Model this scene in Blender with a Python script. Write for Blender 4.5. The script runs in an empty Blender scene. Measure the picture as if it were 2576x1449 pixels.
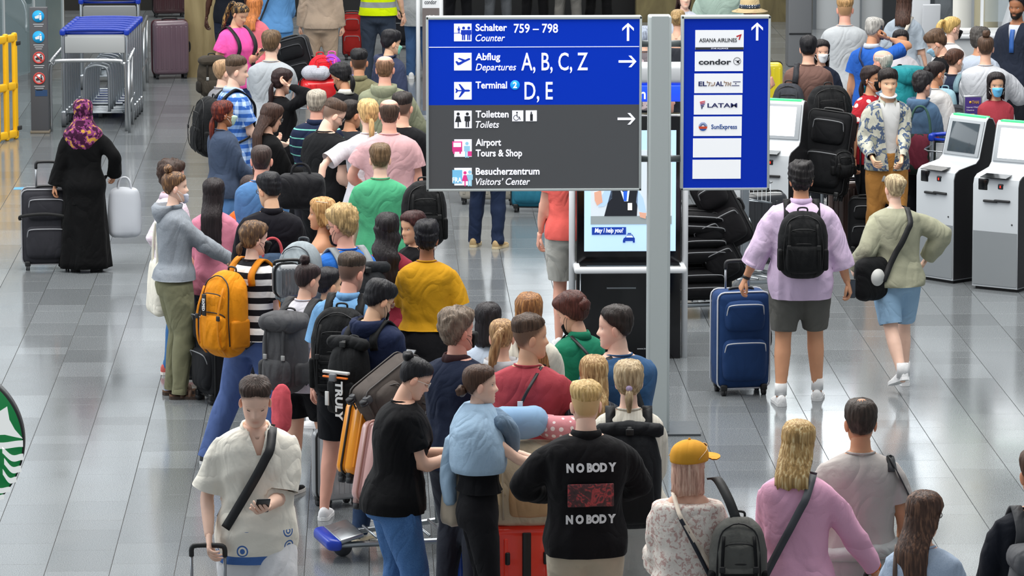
import bpy, math, random
import numpy as np
from mathutils import Matrix, Vector

# ---------------------------------------------------------------- camera, world, light, exposure
S = bpy.context.scene
C = S.collection
PITCH = math.atan(1759 / 11000.0)
YAW = math.radians(1.864)
H = 6.0
F = 11000.0
cam_d = bpy.data.cameras.new('camera')
cam = bpy.data.objects.new('camera', cam_d)
C.objects.link(cam)
cam.location = (0, 0, H)
cam.rotation_euler = (math.pi / 2 - PITCH, 0, -YAW)
cam_d.sensor_width = 36
cam_d.lens = F / 2576 * 36
cam_d.clip_start = 1
cam_d.clip_end = 400
S.camera = cam
S.view_settings.view_transform = 'Standard'
S.view_settings.look = 'None'
S.view_settings.exposure = 0.24
S.view_settings.gamma = 1
S.view_settings.use_curve_mapping = False
world = bpy.data.worlds.new('world')
S.world = world
world.use_nodes = True
world.node_tree.nodes['Background'].inputs[0].default_value = (0.86, 0.93, 1.0, 1)
world.node_tree.nodes['Background'].inputs[1].default_value = 0.34


def area(name, loc, rot, sx, sy, power, col=(1, 1, 1)):
    d = bpy.data.lights.new(name, 'AREA')
    d.shape = 'RECTANGLE'
    d.size, d.size_y, d.energy, d.color = sx, sy, power, col
    o = bpy.data.objects.new(name, d)
    o.location = loc
    o.rotation_euler = rot
    C.objects.link(o)
    return o


# large overhead area lamps added for soft top light, plus one from the left
area('overhead_fill', (1.0, 33, 13), (0, 0, 0), 16, 22, 4600, (1.0, 0.985, 0.95))
area('overhead_fill', (1.0, 60, 13), (0, 0, 0), 16, 18, 2800, (1.0, 0.98, 0.94))
area('side_area_light', (-14, 34, 8), (math.radians(68), 0, math.radians(-90)), 26, 6, 1500, (0.93, 0.97, 1.0))

ROT = cam.rotation_euler.to_matrix()


def ray(x, y):
    return ROT @ Vector(((x - 1288) / F, -(y - 724.5) / F, -1))


def G(x, y, z=0.0):
    d = ray(x, y)
    t = (z - H) / d.z
    return Vector((d.x * t, d.y * t, z))


def AY(x, y, Y):
    d = ray(x, y)
    t = Y / d.y
    return Vector((d.x * t, Y, H + d.z * t))


def ppm(Y):
    return F * math.cos(PITCH) / Y


# ---------------------------------------------------------------- object helpers
def tag(o, label=None, cat=None, group=None, kind=None):
    if label: o['label'] = label
    if cat: o['category'] = cat
    if group: o['group'] = group
    if kind: o['kind'] = kind
    return o


def thing(name, label, cat, loc=(0, 0, 0), rz=0.0, group=None, rx=0.0, ry=0.0):
    o = bpy.data.objects.new(name, None)
    o.empty_display_size = 0.1
    C.objects.link(o)
    o.location = loc
    o.rotation_euler = (rx, ry, rz)
    return tag(o, label, cat, group)


class MD:
    """mesh data: vertex array, face list, optional colours"""

    def __init__(s, V=None, Fc=None, col=None):
        s.V = np.zeros((0, 3)) if V is None else np.asarray(V, float)
        s.F = [] if Fc is None else Fc
        s.col = col

    def add(s, o, col=None):
        n = len(s.V)
        if s.col is not None or o.col is not None:
            a = s.col if s.col is not None else np.ones((n, 3)) * .5
            b = o.col if o.col is not None else np.tile(np.array(col if col is not None else (.5, .5, .5)), (len(o.V), 1))
            s.col = np.vstack([a, b])
        s.V = np.vstack([s.V, o.V])
        s.F = s.F + [tuple(i + n for i in f) for f in o.F]
        return s

    def paint(s, c):
        s.col = np.tile(np.array(c, float), (len(s.V), 1))
        return s

    def move(s, v):
        s.V = s.V + np.array(v, float)
        return s

    def scale(s, v):
        s.V = s.V * np.array(v, float)
        return s

    def rot(s, ang, ax, pivot=(0, 0, 0)):
        R = np.array(Matrix.Rotation(ang, 3, ax))
        p = np.array(pivot, float)
        s.V = (s.V - p) @ R.T + p
        return s

    def xf(s, M):
        A = np.array(M)
        s.V = s.V @ A[:3, :3].T + A[:3, 3]
        return s

    def copy(s):
        return MD(s.V.copy(), list(s.F), None if s.col is None else s.col.copy())

    def mesh(s, name):
        me = bpy.data.meshes.new(name)
        me.from_pydata(s.V.tolist(), [], s.F)
        if s.col is not None:
            a = me.color_attributes.new('Col', 'FLOAT_COLOR', 'POINT')
            c = np.ones((len(s.V), 4))
            c[:, :3] = s.col
            a.data.foreach_set('color', c.ravel())
        return me

    def build(s, name, m, parent=None, smooth=True, angle=None, kind=None, label=None):
        me = s.mesh(name)
        if smooth:
            me.polygons.foreach_set('use_smooth', [True] * len(me.polygons))
            if angle: me.set_sharp_from_angle(angle=math.radians(angle))
        if m is not None: me.materials.append(m)
        o = bpy.data.objects.new(name, me)
        C.objects.link(o)
        if parent is not None: o.parent = parent
        if kind: o['kind'] = kind
        if label: o['label'] = label
        return o


def box(w, d, h, c=(0, 0, 0), bev=0.0):
    x, y, z = w / 2, d / 2, h / 2
    if bev <= 0:
        V = [(-x, -y, -z), (x, -y, -z), (x, y, -z), (-x, y, -z), (-x, -y, z), (x, -y, z), (x, y, z), (-x, y, z)]
        Fc = [(0, 3, 2, 1), (4, 5, 6, 7), (0, 1, 5, 4), (1, 2, 6, 5), (2, 3, 7, 6), (3, 0, 4, 7)]
        return MD(np.array(V) + np.array(c), Fc)
    return rbox(w, d, h, bev, 1).move(c)


def rbox(w, d, h, r, seg=2, mid=1, puff=0.0):
    """box with rounded edges; mid = extra divisions on the flats, puff = outward bulge"""
    hw = np.array((w, d, h)) / 2
    r = min(r, hw.min() * .98)

    def co(a):
        k = [-a + r * (1 - math.cos(math.pi / 2 * i / seg)) * 1.0 for i in range(seg + 1)]
        m = list(np.linspace(-a + r, a - r, mid + 1))[1:-1] if mid > 1 else []
        return k + m + [-v for v in reversed(k)]

    ax = [co(a) for a in hw]
    key, V, Fc = {}, [], []

    def vid(p):
        kx = tuple(round(q, 6) for q in p)
        if kx not in key:
            key[kx] = len(V)
            V.append(p)
        return key[kx]

    for a in range(3):
        u, v = (a + 1) % 3, (a + 2) % 3
        for sgn in (-1, 1):
            for i in range(len(ax[u]) - 1):
                for j in range(len(ax[v]) - 1):
                    q = []
                    for (ii, jj) in ((i, j), (i + 1, j), (i + 1, j + 1), (i, j + 1)):
                        p = [0, 0, 0]
                        p[a], p[u], p[v] = sgn * hw[a], ax[u][ii], ax[v][jj]
                        q.append(vid(tuple(p)))
                    Fc.append(tuple(q if sgn > 0 else q[::-1]))
    V = np.array(V)
    inner = np.clip(V, -(hw - r), hw - r)
    dv = V - inner
    L = np.linalg.norm(dv, axis=1, keepdims=True)
    V = inner + dv / np.maximum(L, 1e-9) * r
    if puff:
        t = V / hw
        for a in range(3):
            u, v = (a + 1) % 3, (a + 2) % 3
            V[:, a] += np.sign(t[:, a]) * (np.abs(t[:, a]) ** 3) * puff * (1 - t[:, u] ** 2) * (1 - t[:, v] ** 2)
    return MD(V, Fc)


def rings(R, closed=False, cap=True):
    """R: list of (n,3) arrays -> lofted surface"""
    n = len(R[0])
    V = np.vstack(R)
    Fc = []
    m = len(R)
    for i in range(m - (0 if closed else 1)):
        a, b = i * n, ((i + 1) % m) * n
        for j in range(n):
            k = (j + 1) % n
            Fc.append((a + j, a + k, b + k, b + j))
    md = MD(V, Fc)
    if cap and not closed:
        md.F.append(tuple(range(n))[::-1])
        md.F.append(tuple(range((m - 1) * n, m * n)))
    return md


def ring(c, rx, ry, n=16, ex=2.0, ph=0.0):
    """horizontal ring with superellipse exponent"""
    t = np.arange(n) * 2 * math.pi / n + ph
    cs, sn = np.cos(t), np.sin(t)
    e = 2.0 / ex
    return np.stack([c[0] + rx * np.sign(cs) * np.abs(cs) ** e, c[1] + ry * np.sign(sn) * np.abs(sn) ** e, np.full(n, c[2])], 1)


def catmull(P, sub):
    P = np.asarray(P, float)
    if sub <= 1 or len(P) < 3: return P
    Q = np.vstack([2 * P[0] - P[1], P, 2 * P[-1] - P[-2]])
    out = []
    for i in range(1, len(Q) - 2):
        for k in range(sub):
            t = k / sub
            a, b, c, d = Q[i - 1], Q[i], Q[i + 1], Q[i + 2]
            out.append(.5 * ((2 * b) + (-a + c) * t + (2 * a - 5 * b + 4 * c - d) * t * t + (-a + 3 * b - 3 * c + d) * t ** 3))
    out.append(P[-1])
    return np.array(out)


def tube(P, r, n=8, sub=1, flat=None, up=(0, 0, 1), dome=False, closed=False):
    """tube along points. r scalar or list (per input point). flat = thickness ratio along the 'up' normal"""
    P = np.asarray(P, float)
    m0 = len(P)
    rr = np.full(m0, float(r)) if np.isscalar(r) else np.asarray(r, float)
    if sub > 1 and m0 > 2:
        A = catmull(np.hstack([P, rr[:, None]]), sub)
        P, rr = A[:, :3], A[:, 3]
    m = len(P)
    if closed:
        T = np.roll(P, -1, 0) - np.roll(P, 1, 0)
    else:
        T = np.gradient(P, axis=0)
    T /= np.maximum(np.linalg.norm(T, axis=1, keepdims=True), 1e-9)
    up = np.array(up, float)
    if flat is None:
        u = np.cross(T[0], up)
        if np.linalg.norm(u) < 1e-3: u = np.cross(T[0], (1, 0, 0))
        u /= np.linalg.norm(u)
    t = np.arange(n) * 2 * math.pi / n
    if flat is not None: t = t + math.pi / n
    out = []
    for i in range(m):
        if flat is None:
            u = u - T[i] * np.dot(u, T[i])
            u /= max(np.linalg.norm(u), 1e-9)
            v = np.cross(T[i], u)
            fu, fv = 1, 1
        else:
            nrm = up if up.ndim == 1 else up[min(i, len(up) - 1)]
            u = np.cross(T[i], nrm)
            if np.linalg.norm(u) < 1e-3: u = np.cross(T[i], (1, 0.1, 0))
            u /= np.linalg.norm(u)
            v = np.cross(T[i], u)
            fu, fv = 1, flat
        out.append(P[i] + rr[i] * (np.outer(np.cos(t), u) * fu + np.outer(np.sin(t), v) * fv))
    if dome:
        a = P[0] - T[0] * rr[0] * .55
        b = P[-1] + T[-1] * rr[-1] * .55
        out = [a + (out[0] - P[0]) * .6] + out + [b + (out[-1] - P[-1]) * .6]
    md = rings(out, closed=closed)
    return md


def strap(P, w, th, nrm, sub=1):
    """flat belt: nrm = per point outward normals (list) or one vector"""
    P = np.asarray(P, float)
    N = np.asarray(nrm, float)
    if N.ndim == 1: N = np.tile(N, (len(P), 1))
    if sub > 1:
        A = catmull(np.hstack([P, N]), sub)
        P, N = A[:, :3], A[:, 3:]
    T = np.gradient(P, axis=0)
    out = []
    for i in range(len(P)):
        t = T[i] / max(np.linalg.norm(T[i]), 1e-9)
        n = N[i] - t * np.dot(N[i], t)
        n /= max(np.linalg.norm(n), 1e-9)
        u = np.cross(t, n)
        out.append(np.array([P[i] - u * w / 2, P[i] + u * w / 2, P[i] + u * w / 2 + n * th, P[i] - u * w / 2 + n * th]))
    return rings(out)


def ball(c, r, n=12, m=8):
    r = (r, r, r) if np.isscalar(r) else r
    R = []
    for i in range(m + 1):
        a = -math.pi / 2 + math.pi * (i * .98 + .01 * m) / m if m else 0
        R.append(ring((c[0], c[1], c[2] + r[2] * math.sin(a)), max(r[0] * math.cos(a), 1e-4), max(r[1] * math.cos(a), 1e-4), n))
    return rings(R)


def disc(c, r, t, axis='y', n=24):
    md = rings([ring((0, 0, -t / 2), r, r, n), ring((0, 0, t / 2), r, r, n)])
    if axis == 'y': md.rot(math.pi / 2, 'X')
    if axis == 'x': md.rot(math.pi / 2, 'Y')
    return md.move(c)


def prism(pts, y0, y1):
    """polygon in XZ extruded along y from y0 (front, camera side) to y1"""
    n = len(pts)
    area2 = sum(pts[i][0] * pts[(i + 1) % n][1] - pts[(i + 1) % n][0] * pts[i][1] for i in range(n))
    if area2 < 0: pts = pts[::-1]
    V = [(p[0], y0, p[1]) for p in pts] + [(p[0], y1, p[1]) for p in pts]
    Fc = [tuple(range(n)), tuple(range(n, 2 * n))[::-1]]
    for i in range(n):
        j = (i + 1) % n
        Fc.append((i, i + n, j + n, j))
    return MD(V, Fc)


# ---------------------------------------------------------------- numpy noise
_rs = np.random.RandomState(7)
_K = _rs.normal(size=(8, 3))
_K /= np.linalg.norm(_K, axis=1, keepdims=True)
_PH = _rs.uniform(0, 6.28, 8)


def wav(P, f, seed=0.0):
    o = np.zeros(len(P))
    for i in range(5):
        o += np.sin(P @ _K[(i + int(seed)) % 8] * f * (1 + .35 * i) + _PH[i] + seed * 1.7)
    return o / 5


def folds(P, f=14, seed=0.0):
    W = P + .02 * np.stack([wav(P, f * .5, seed), wav(P, f * .5, seed + 3), wav(P, f * .5, seed + 5)], 1)
    a = 1 - np.abs(wav(W * np.array((1.3, 1.3, .45)), f, seed)) * 2.2
    b = 1 - np.abs(wav(W * np.array((.7, .7, 1.1)), f * 1.3, seed + 2)) * 2.2
    k = .5 + .5 * np.tanh(3 * wav(P, f * .35, seed + 6))
    return .7 * a * k + .6 * b * (1 - k)


def cut(md, planes, tol):
    """open, crisp hems: drop what lies beyond each plane (point, outward normal, test) and snap the rim to it"""
    V = md.V
    Fc = md.F
    for p, n, test in planes:
        n = np.array(n, float) / np.linalg.norm(n)
        sd = (V - np.array(p)) @ n
        over = test(V) & (sd > 0)
        ol = over.tolist()
        Fc = [f for f in Fc if not all(ol[i] for i in f)]
        V[over] -= np.outer(sd[over], n)
    used = np.zeros(len(V), bool)
    for f in Fc: used[list(f)] = True
    idx = np.cumsum(used) - 1
    md.V = V[used]
    if md.col is not None: md.col = md.col[used]
    md.F = [tuple(int(idx[i]) for i in f) for f in Fc]
    return md


# ---------------------------------------------------------------- voxel union (a scratch scene keeps it fast)
_TS = bpy.data.scenes.new('scratch')
_tm = bpy.data.meshes.new('scratch')
_to = bpy.data.objects.new('scratch', _tm)
_TS.collection.objects.link(_to)
_rm = _to.modifiers.new('r', 'REMESH')
_rm.mode = 'VOXEL'
_sm = _to.modifiers.new('s', 'SMOOTH')


def voxel(md, size, it=3, fac=.5):
    me = md.mesh('scratch')
    old = _to.data
    _to.data = me
    bpy.data.meshes.remove(old)
    _rm.voxel_size = size
    _sm.iterations = it
    _sm.factor = fac
    vl = _TS.view_layers[0]
    vl.update()
    ev = _to.evaluated_get(vl.depsgraph)
    m = ev.to_mesh()
    n = len(m.vertices)
    V = np.empty(n * 3)
    m.vertices.foreach_get('co', V)
    nl = len(m.loops)
    L = np.empty(nl, int)
    m.loops.foreach_get('vertex_index', L)
    T = np.empty(len(m.polygons), int)
    m.polygons.foreach_get('loop_total', T)
    ev.to_mesh_clear()
    st = np.concatenate([[0], np.cumsum(T)])
    LL = L.tolist()
    Fc = [tuple(LL[st[i]:st[i + 1]]) for i in range(len(T))]
    return MD(V.reshape(-1, 3), Fc)


def vnormals(md):
    N = np.zeros_like(md.V)
    q = np.array([f if len(f) == 4 else (f[0], f[1], f[2], f[2]) for f in md.F if len(f) in (3, 4)])
    if len(q) == 0: return N
    a = np.cross(md.V[q[:, 2]] - md.V[q[:, 0]], md.V[q[:, 3]] - md.V[q[:, 1]])
    tri = q[:, 2] == q[:, 3]
    if tri.any():
        b = np.cross(md.V[q[:, 1]] - md.V[q[:, 0]], md.V[q[:, 2]] - md.V[q[:, 0]])
        a[tri] = b[tri]
    for k in range(4): np.add.at(N, q[:, k], a)
    return N / np.maximum(np.linalg.norm(N, axis=1, keepdims=True), 1e-12)


# ---------------------------------------------------------------- materials
def lin(h):
    if not isinstance(h, str): return tuple(h)
    h = h.lstrip('#')
    if len(h) < 6: h = ''.join(q * 2 for q in h[:3])
    c = [int(h[i:i + 2], 16) / 255 for i in (0, 2, 4)]
    return tuple(v / 12.92 if v <= .04045 else ((v + .055) / 1.055) ** 2.4 for v in c)


_MC = {}


class NT:
    def __init__(s, name):
        s.m = bpy.data.materials.new(name)
        s.m.use_nodes = True
        s.t = s.m.node_tree
        s.b = s.t.nodes['Principled BSDF']

    def n(s, k, **kw):
        nd = s.t.nodes.new('ShaderNode' + k)
        for a, v in kw.items():
            if a.startswith('i_'):
                key = a[2:].replace('_', ' ')
                nd.inputs[int(key) if key.isdigit() else key].default_value = v
            else:
                setattr(nd, a, v)
        return nd

    def l(s, a, b):
        s.t.links.new(a, b)

    def ramp(s, src, stops, interp='LINEAR'):
        r = s.n('ValToRGB')
        e = r.color_ramp
        e.interpolation = interp
        while len(e.elements) < len(stops): e.elements.new(.5)
        for i, (p, c) in enumerate(stops):
            e.elements[i].position = p
            e.elements[i].color = (*lin(c), 1)
        s.l(src, r.inputs[0])
        return r.outputs[0]


def setp(b, **k):
    for a, v in k.items(): b.inputs[a.replace('_', ' ')].default_value = v


def plain(c, rough=.5, metal=0.0, emit=0.0, coat=0.0, spec=.5, alpha=1.0, trans=0.0, name='paint'):
    key = ('p', c, rough, metal, emit, coat, spec, alpha, trans)
    if key in _MC: return _MC[key]
    N = NT(name)
    b = N.b
    b.inputs['Base Color'].default_value = (*lin(c), 1)
    setp(b, Roughness=rough, Metallic=metal, Specular_IOR_Level=spec, Coat_Weight=coat, Alpha=alpha, Transmission_Weight=trans)
    if emit:
        b.inputs['Emission Color'].default_value = (*lin(c), 1)
        b.inputs['Emission Strength'].default_value = emit
    else:
        nz = N.n('TexNoise', i_Scale=40.0, i_Detail=3.0)
        mr = N.n('MapRange', i_3=max(rough - .06, 0), i_4=min(rough + .08, 1))
        tc = N.n('TexCoord')
        N.l(tc.outputs['Object'], nz.inputs['Vector'])
        N.l(nz.outputs[0], mr.inputs[0])
        N.l(mr.outputs[0], b.inputs['Roughness'])
    _MC[key] = N.m
    return N.m


def cloth(c, pat=None, c2=None, sc=1.0, c3=None, rough=.85, bump=.25, sheen=.02):
    key = ('c', c, pat, c2, sc, c3, rough, bump)
    if key in _MC: return _MC[key]
    N = NT('cloth')
    b = N.b
    setp(b, Roughness=rough, Specular_IOR_Level=.15, Sheen_Weight=sheen)
    tc = N.n('TexCoord')
    O = tc.outputs['Object']
    sep = N.n('SeparateXYZ')
    N.l(O, sep.inputs[0])
    base = lin(c)
    if max(base) < .03: base = tuple(v * .6 for v in base)
    if pat is None:
        col = None
    elif pat in ('stripe', 'pin', 'hem'):
        m = N.n('Math', operation='MULTIPLY', i_1=1.0 / sc)
        N.l(sep.outputs[2] if pat != 'pin' else sep.outputs[0], m.inputs[0])
        f = N.n('Math', operation='FRACT')
        N.l(m.outputs[0], f.inputs[0])
        col = N.ramp(f.outputs[0], [(0, c), (.5 if pat == 'stripe' else .86, c2)], 'CONSTANT')
    elif pat == 'band':
        # sc = (z0, z1) band of colour c2
        mr = N.n('MapRange', i_1=sc[0] - .3, i_2=sc[0] + .7)
        N.l(sep.outputs[2], mr.inputs[0])
        col = N.ramp(mr.outputs[0], [(0, c), (.3, c2), (.3 + sc[1] - sc[0], c)], 'CONSTANT')
    elif pat == 'plaid':
        outs = []
        for k in (0, 1, 2):
            m = N.n('Math', operation='MULTIPLY', i_1=1.0 / sc)
            N.l(sep.outputs[k], m.inputs[0])
            f = N.n('Math', operation='FRACT')
            N.l(m.outputs[0], f.inputs[0])
            g = N.n('Math', operation='GREATER_THAN', i_1=.5)
            N.l(f.outputs[0], g.inputs[0])
            outs.append(g.outputs[0])
        a = N.n('Math', operation='MAXIMUM')
        N.l(outs[0], a.inputs[0]); N.l(outs[1], a.inputs[1])
        a2 = N.n('Math', operation='ADD')
        N.l(a.outputs[0], a2.inputs[0]); N.l(outs[2], a2.inputs[1])
        a3 = N.n('Math', operation='MULTIPLY', i_1=.5)
        N.l(a2.outputs[0], a3.inputs[0])
        col = N.ramp(a3.outputs[0], [(0, c), (.4, c3 or c2), (.9, c2)], 'CONSTANT')
    elif pat in ('blotch', 'floral', 'heather', 'lace'):
        nz = N.n('TexNoise', i_Scale={'blotch': 14, 'floral': 22, 'heather': 220, 'lace': 45}[pat] * sc, i_Detail=2.0 if pat != 'heather' else 4.0, i_Distortion=.8 if pat == 'lace' else .3)
        N.l(O, nz.inputs['Vector'])
        if pat == 'floral':
            nz = N.n('TexVoronoi', i_Scale=16.0 * sc)
            N.l(O, nz.inputs['Vector'])
            col = N.ramp(nz.outputs[0], [(0, c2), (.28, c3 or c), (.36, c)], 'CONSTANT')
        elif pat == 'heather':
            col = N.ramp(nz.outputs[0], [(.3, c), (.7, c2)])
        else:
            st = [(0, c), (.5, c2)] + ([(.6, c3)] if c3 else [])
            col = N.ramp(nz.outputs[0], st, 'CONSTANT' if pat == 'blotch' else 'LINEAR')
    elif pat == 'hemprint':
        vo = N.n('TexVoronoi', i_Scale=8.5)
        N.l(O, vo.inputs['Vector'])
        m = N.n('Math', operation='MULTIPLY', i_1=7.0)
        N.l(vo.outputs[0], m.inputs[0])
        f = N.n('Math', operation='FRACT')
        N.l(m.outputs[0], f.inputs[0])
        g = N.n('Math', operation='GREATER_THAN', i_1=.52)
        N.l(f.outputs[0], g.inputs[0])
        d1 = N.n('Math', operation='LESS_THAN', i_1=.36)
        N.l(vo.outputs[0], d1.inputs[0])
        zl = N.n('Math', operation='LESS_THAN', i_1=sc[0])
        N.l(sep.outputs[2], zl.inputs[0])
        a = N.n('Math', operation='MULTIPLY')
        N.l(g.outputs[0], a.inputs[0]); N.l(d1.outputs[0], a.inputs[1])
        b_ = N.n('Math', operation='MULTIPLY')
        N.l(a.outputs[0], b_.inputs[0]); N.l(zl.outputs[0], b_.inputs[1])
        zb = N.n('Math', operation='LESS_THAN', i_1=sc[1])
        N.l(sep.outputs[2], zb.inputs[0])
        mm = N.n('Math', operation='MAXIMUM')
        N.l(b_.outputs[0], mm.inputs[0]); N.l(zb.outputs[0], mm.inputs[1])
        col = N.ramp(mm.outputs[0], [(0, c), (.5, c2)], 'CONSTANT')
    elif pat == 'dots':
        nz = N.n('TexVoronoi', i_Scale=22.0 * sc, i_Randomness=.15)
        N.l(O, nz.inputs['Vector'])
        col = N.ramp(nz.outputs[0], [(0, c2), (.3, c)], 'CONSTANT')
    # slight tone variation of worn fabric
    nv = N.n('TexNoise', i_Scale=5.0, i_Detail=3.0)
    N.l(O, nv.inputs['Vector'])
    mr = N.n('MapRange', i_3=.9, i_4=1.1)
    N.l(nv.outputs[0], mr.inputs[0])
    mx = N.n('VectorMath', operation='SCALE')
    if col is None: mx.inputs[0].default_value = base
    else: N.l(col, mx.inputs[0])
    N.l(mr.outputs[0], mx.inputs['Scale'])
    N.l(mx.outputs[0], b.inputs['Base Color'])
    nb = N.n('TexNoise', i_Scale=26.0, i_Detail=5.0, i_Roughness=.6, i_Distortion=.6)
    N.l(O, nb.inputs['Vector'])
    wr = N.n('TexNoise', i_Scale=3.2, i_Detail=2.5, i_Roughness=.45, i_Distortion=1.2)
    mp = N.n('Mapping')
    mp.inputs['Scale'].default_value = (1.2, 1.2, .8)
    N.l(O, mp.inputs[0])
    N.l(mp.outputs[0], wr.inputs['Vector'])
    sb = N.n('Math', operation='SUBTRACT', i_1=.5)
    N.l(wr.outputs[0], sb.inputs[0])
    ab = N.n('Math', operation='ABSOLUTE')
    N.l(sb.outputs[0], ab.inputs[0])
    b2 = N.n('Bump', i_Strength=min(bump * 1.9, 1), i_Distance=.12)
    N.l(ab.outputs[0], b2.inputs['Height'])
    bp = N.n('Bump', i_Strength=bump, i_Distance=.012)
    N.l(nb.outputs[0], bp.inputs['Height'])
    N.l(b2.outputs[0], bp.inputs['Normal'])
    N.l(bp.outputs[0], b.inputs['Normal'])
    _MC[key] = N.m
    return N.m


def skin_mat():
    if 'skin' in _MC: return _MC['skin']
    N = NT('skin')
    a = N.n('Attribute', attribute_name='Col')
    nz = N.n('TexNoise', i_Scale=18.0, i_Detail=4.0)
    tc = N.n('TexCoord')
    N.l(tc.outputs['Object'], nz.inputs['Vector'])
    mr = N.n('MapRange', i_3=.92, i_4=1.08)
    N.l(nz.outputs[0], mr.inputs[0])
    mx = N.n('VectorMath', operation='SCALE')
    N.l(a.outputs['Color'], mx.inputs[0])
    N.l(mr.outputs[0], mx.inputs['Scale'])
    N.l(mx.outputs[0], N.b.inputs['Base Color'])
    setp(N.b, Roughness=.5, Specular_IOR_Level=.35)
    N.b.inputs['Subsurface Weight'].default_value = .0
    _MC['skin'] = N.m
    return N.m


def hair_mat(c, c2=None):
    key = ('h', c, c2)
    if key in _MC: return _MC[key]
    N = NT('hair')
    tc = N.n('TexCoord')
    mp = N.n('Mapping')
    mp.inputs['Scale'].default_value = (60, 60, 5)
    N.l(tc.outputs['Object'], mp.inputs[0])
    nz = N.n('TexNoise', i_Scale=1.5, i_Detail=5.0)
    N.l(mp.outputs[0], nz.inputs['Vector'])
    b = lin(c)
    hi = lin(c2) if c2 else tuple(min(v * 1.5 + .004, 1) for v in b)
    lo = tuple(v * .55 for v in b)
    col = N.ramp(nz.outputs[0], [(.32, lo), (.5, b), (.68, hi)])
    N.l(col, N.b.inputs['Base Color'])
    bp = N.n('Bump', i_Strength=.6, i_Distance=.01)
    N.l(nz.outputs[0], bp.inputs['Height'])
    N.l(bp.outputs[0], N.b.inputs['Normal'])
    setp(N.b, Roughness=.5, Specular_IOR_Level=.3)
    _MC[key] = N.m
    return N.m


def metal(c='b8bcc0', rough=.3):
    return plain(c, rough, 1.0, name='metal')


def text(s, size, m, parent, loc, rx=math.pi / 2, rz=0, sx=1.0, bold=0.0, shear=0.0, ext=.0015, name='lettering', align='LEFT', ry=0.0, fit=None):
    cu = bpy.data.curves.new(name, 'FONT')
    cu.body = s
    cu.size = size
    cu.offset = bold
    cu.shear = shear
    cu.extrude = ext
    cu.align_x = align
    cu.resolution_u = 3
    o = bpy.data.objects.new(name, cu)
    _TS.collection.objects.link(o)
    vl = _TS.view_layers[0]
    vl.update()
    me = bpy.data.meshes.new_from_object(o.evaluated_get(vl.depsgraph))
    bpy.data.objects.remove(o)
    me.name = name
    if not me.materials: me.materials.append(m)
    else: me.materials[0] = m
    n = len(me.vertices)
    V = np.empty(n * 3)
    me.vertices.foreach_get('co', V)
    V = V.reshape(-1, 3)
    if fit and n:
        w = V[:, 0].max() - V[:, 0].min()
        sx = fit / w
        if align == 'LEFT': V[:, 0] -= V[:, 0].min()
    V[:, 0] *= sx
    me.vertices.foreach_set('co', V.ravel())
    ob = bpy.data.objects.new(name, me)
    C.objects.link(ob)
    ob.location = loc
    ob.rotation_euler = (rx, ry, rz)
    if parent is not None: ob.parent = parent
    return ob

# ================================================================ FLOOR
def floor_mat():
    N = NT('granite')
    a = N.n('Attribute', attribute_name='Col')
    geo = N.n('NewGeometry')
    nz = N.n('TexNoise', i_Scale=150.0, i_Detail=3.0, i_Roughness=.65)
    N.l(geo.outputs['Position'], nz.inputs['Vector'])
    col = N.ramp(nz.outputs[0], [(.3, '#3f4346'), (.5, '#6f7375'), (.7, '#9a9d9f')])
    mx = N.n('VectorMath', operation='MULTIPLY')
    N.l(col, mx.inputs[0])
    N.l(a.outputs['Color'], mx.inputs[1])
    N.l(mx.outputs[0], N.b.inputs['Base Color'])
    n2 = N.n('TexNoise', i_Scale=1.3, i_Detail=3.0)
    N.l(geo.outputs['Position'], n2.inputs['Vector'])
    mr = N.n('MapRange', i_3=.07, i_4=.20)
    N.l(n2.outputs[0], mr.inputs[0])
    N.l(mr.outputs[0], N.b.inputs['Roughness'])
    setp(N.b, Specular_IOR_Level=.62)
    return N.m


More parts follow.
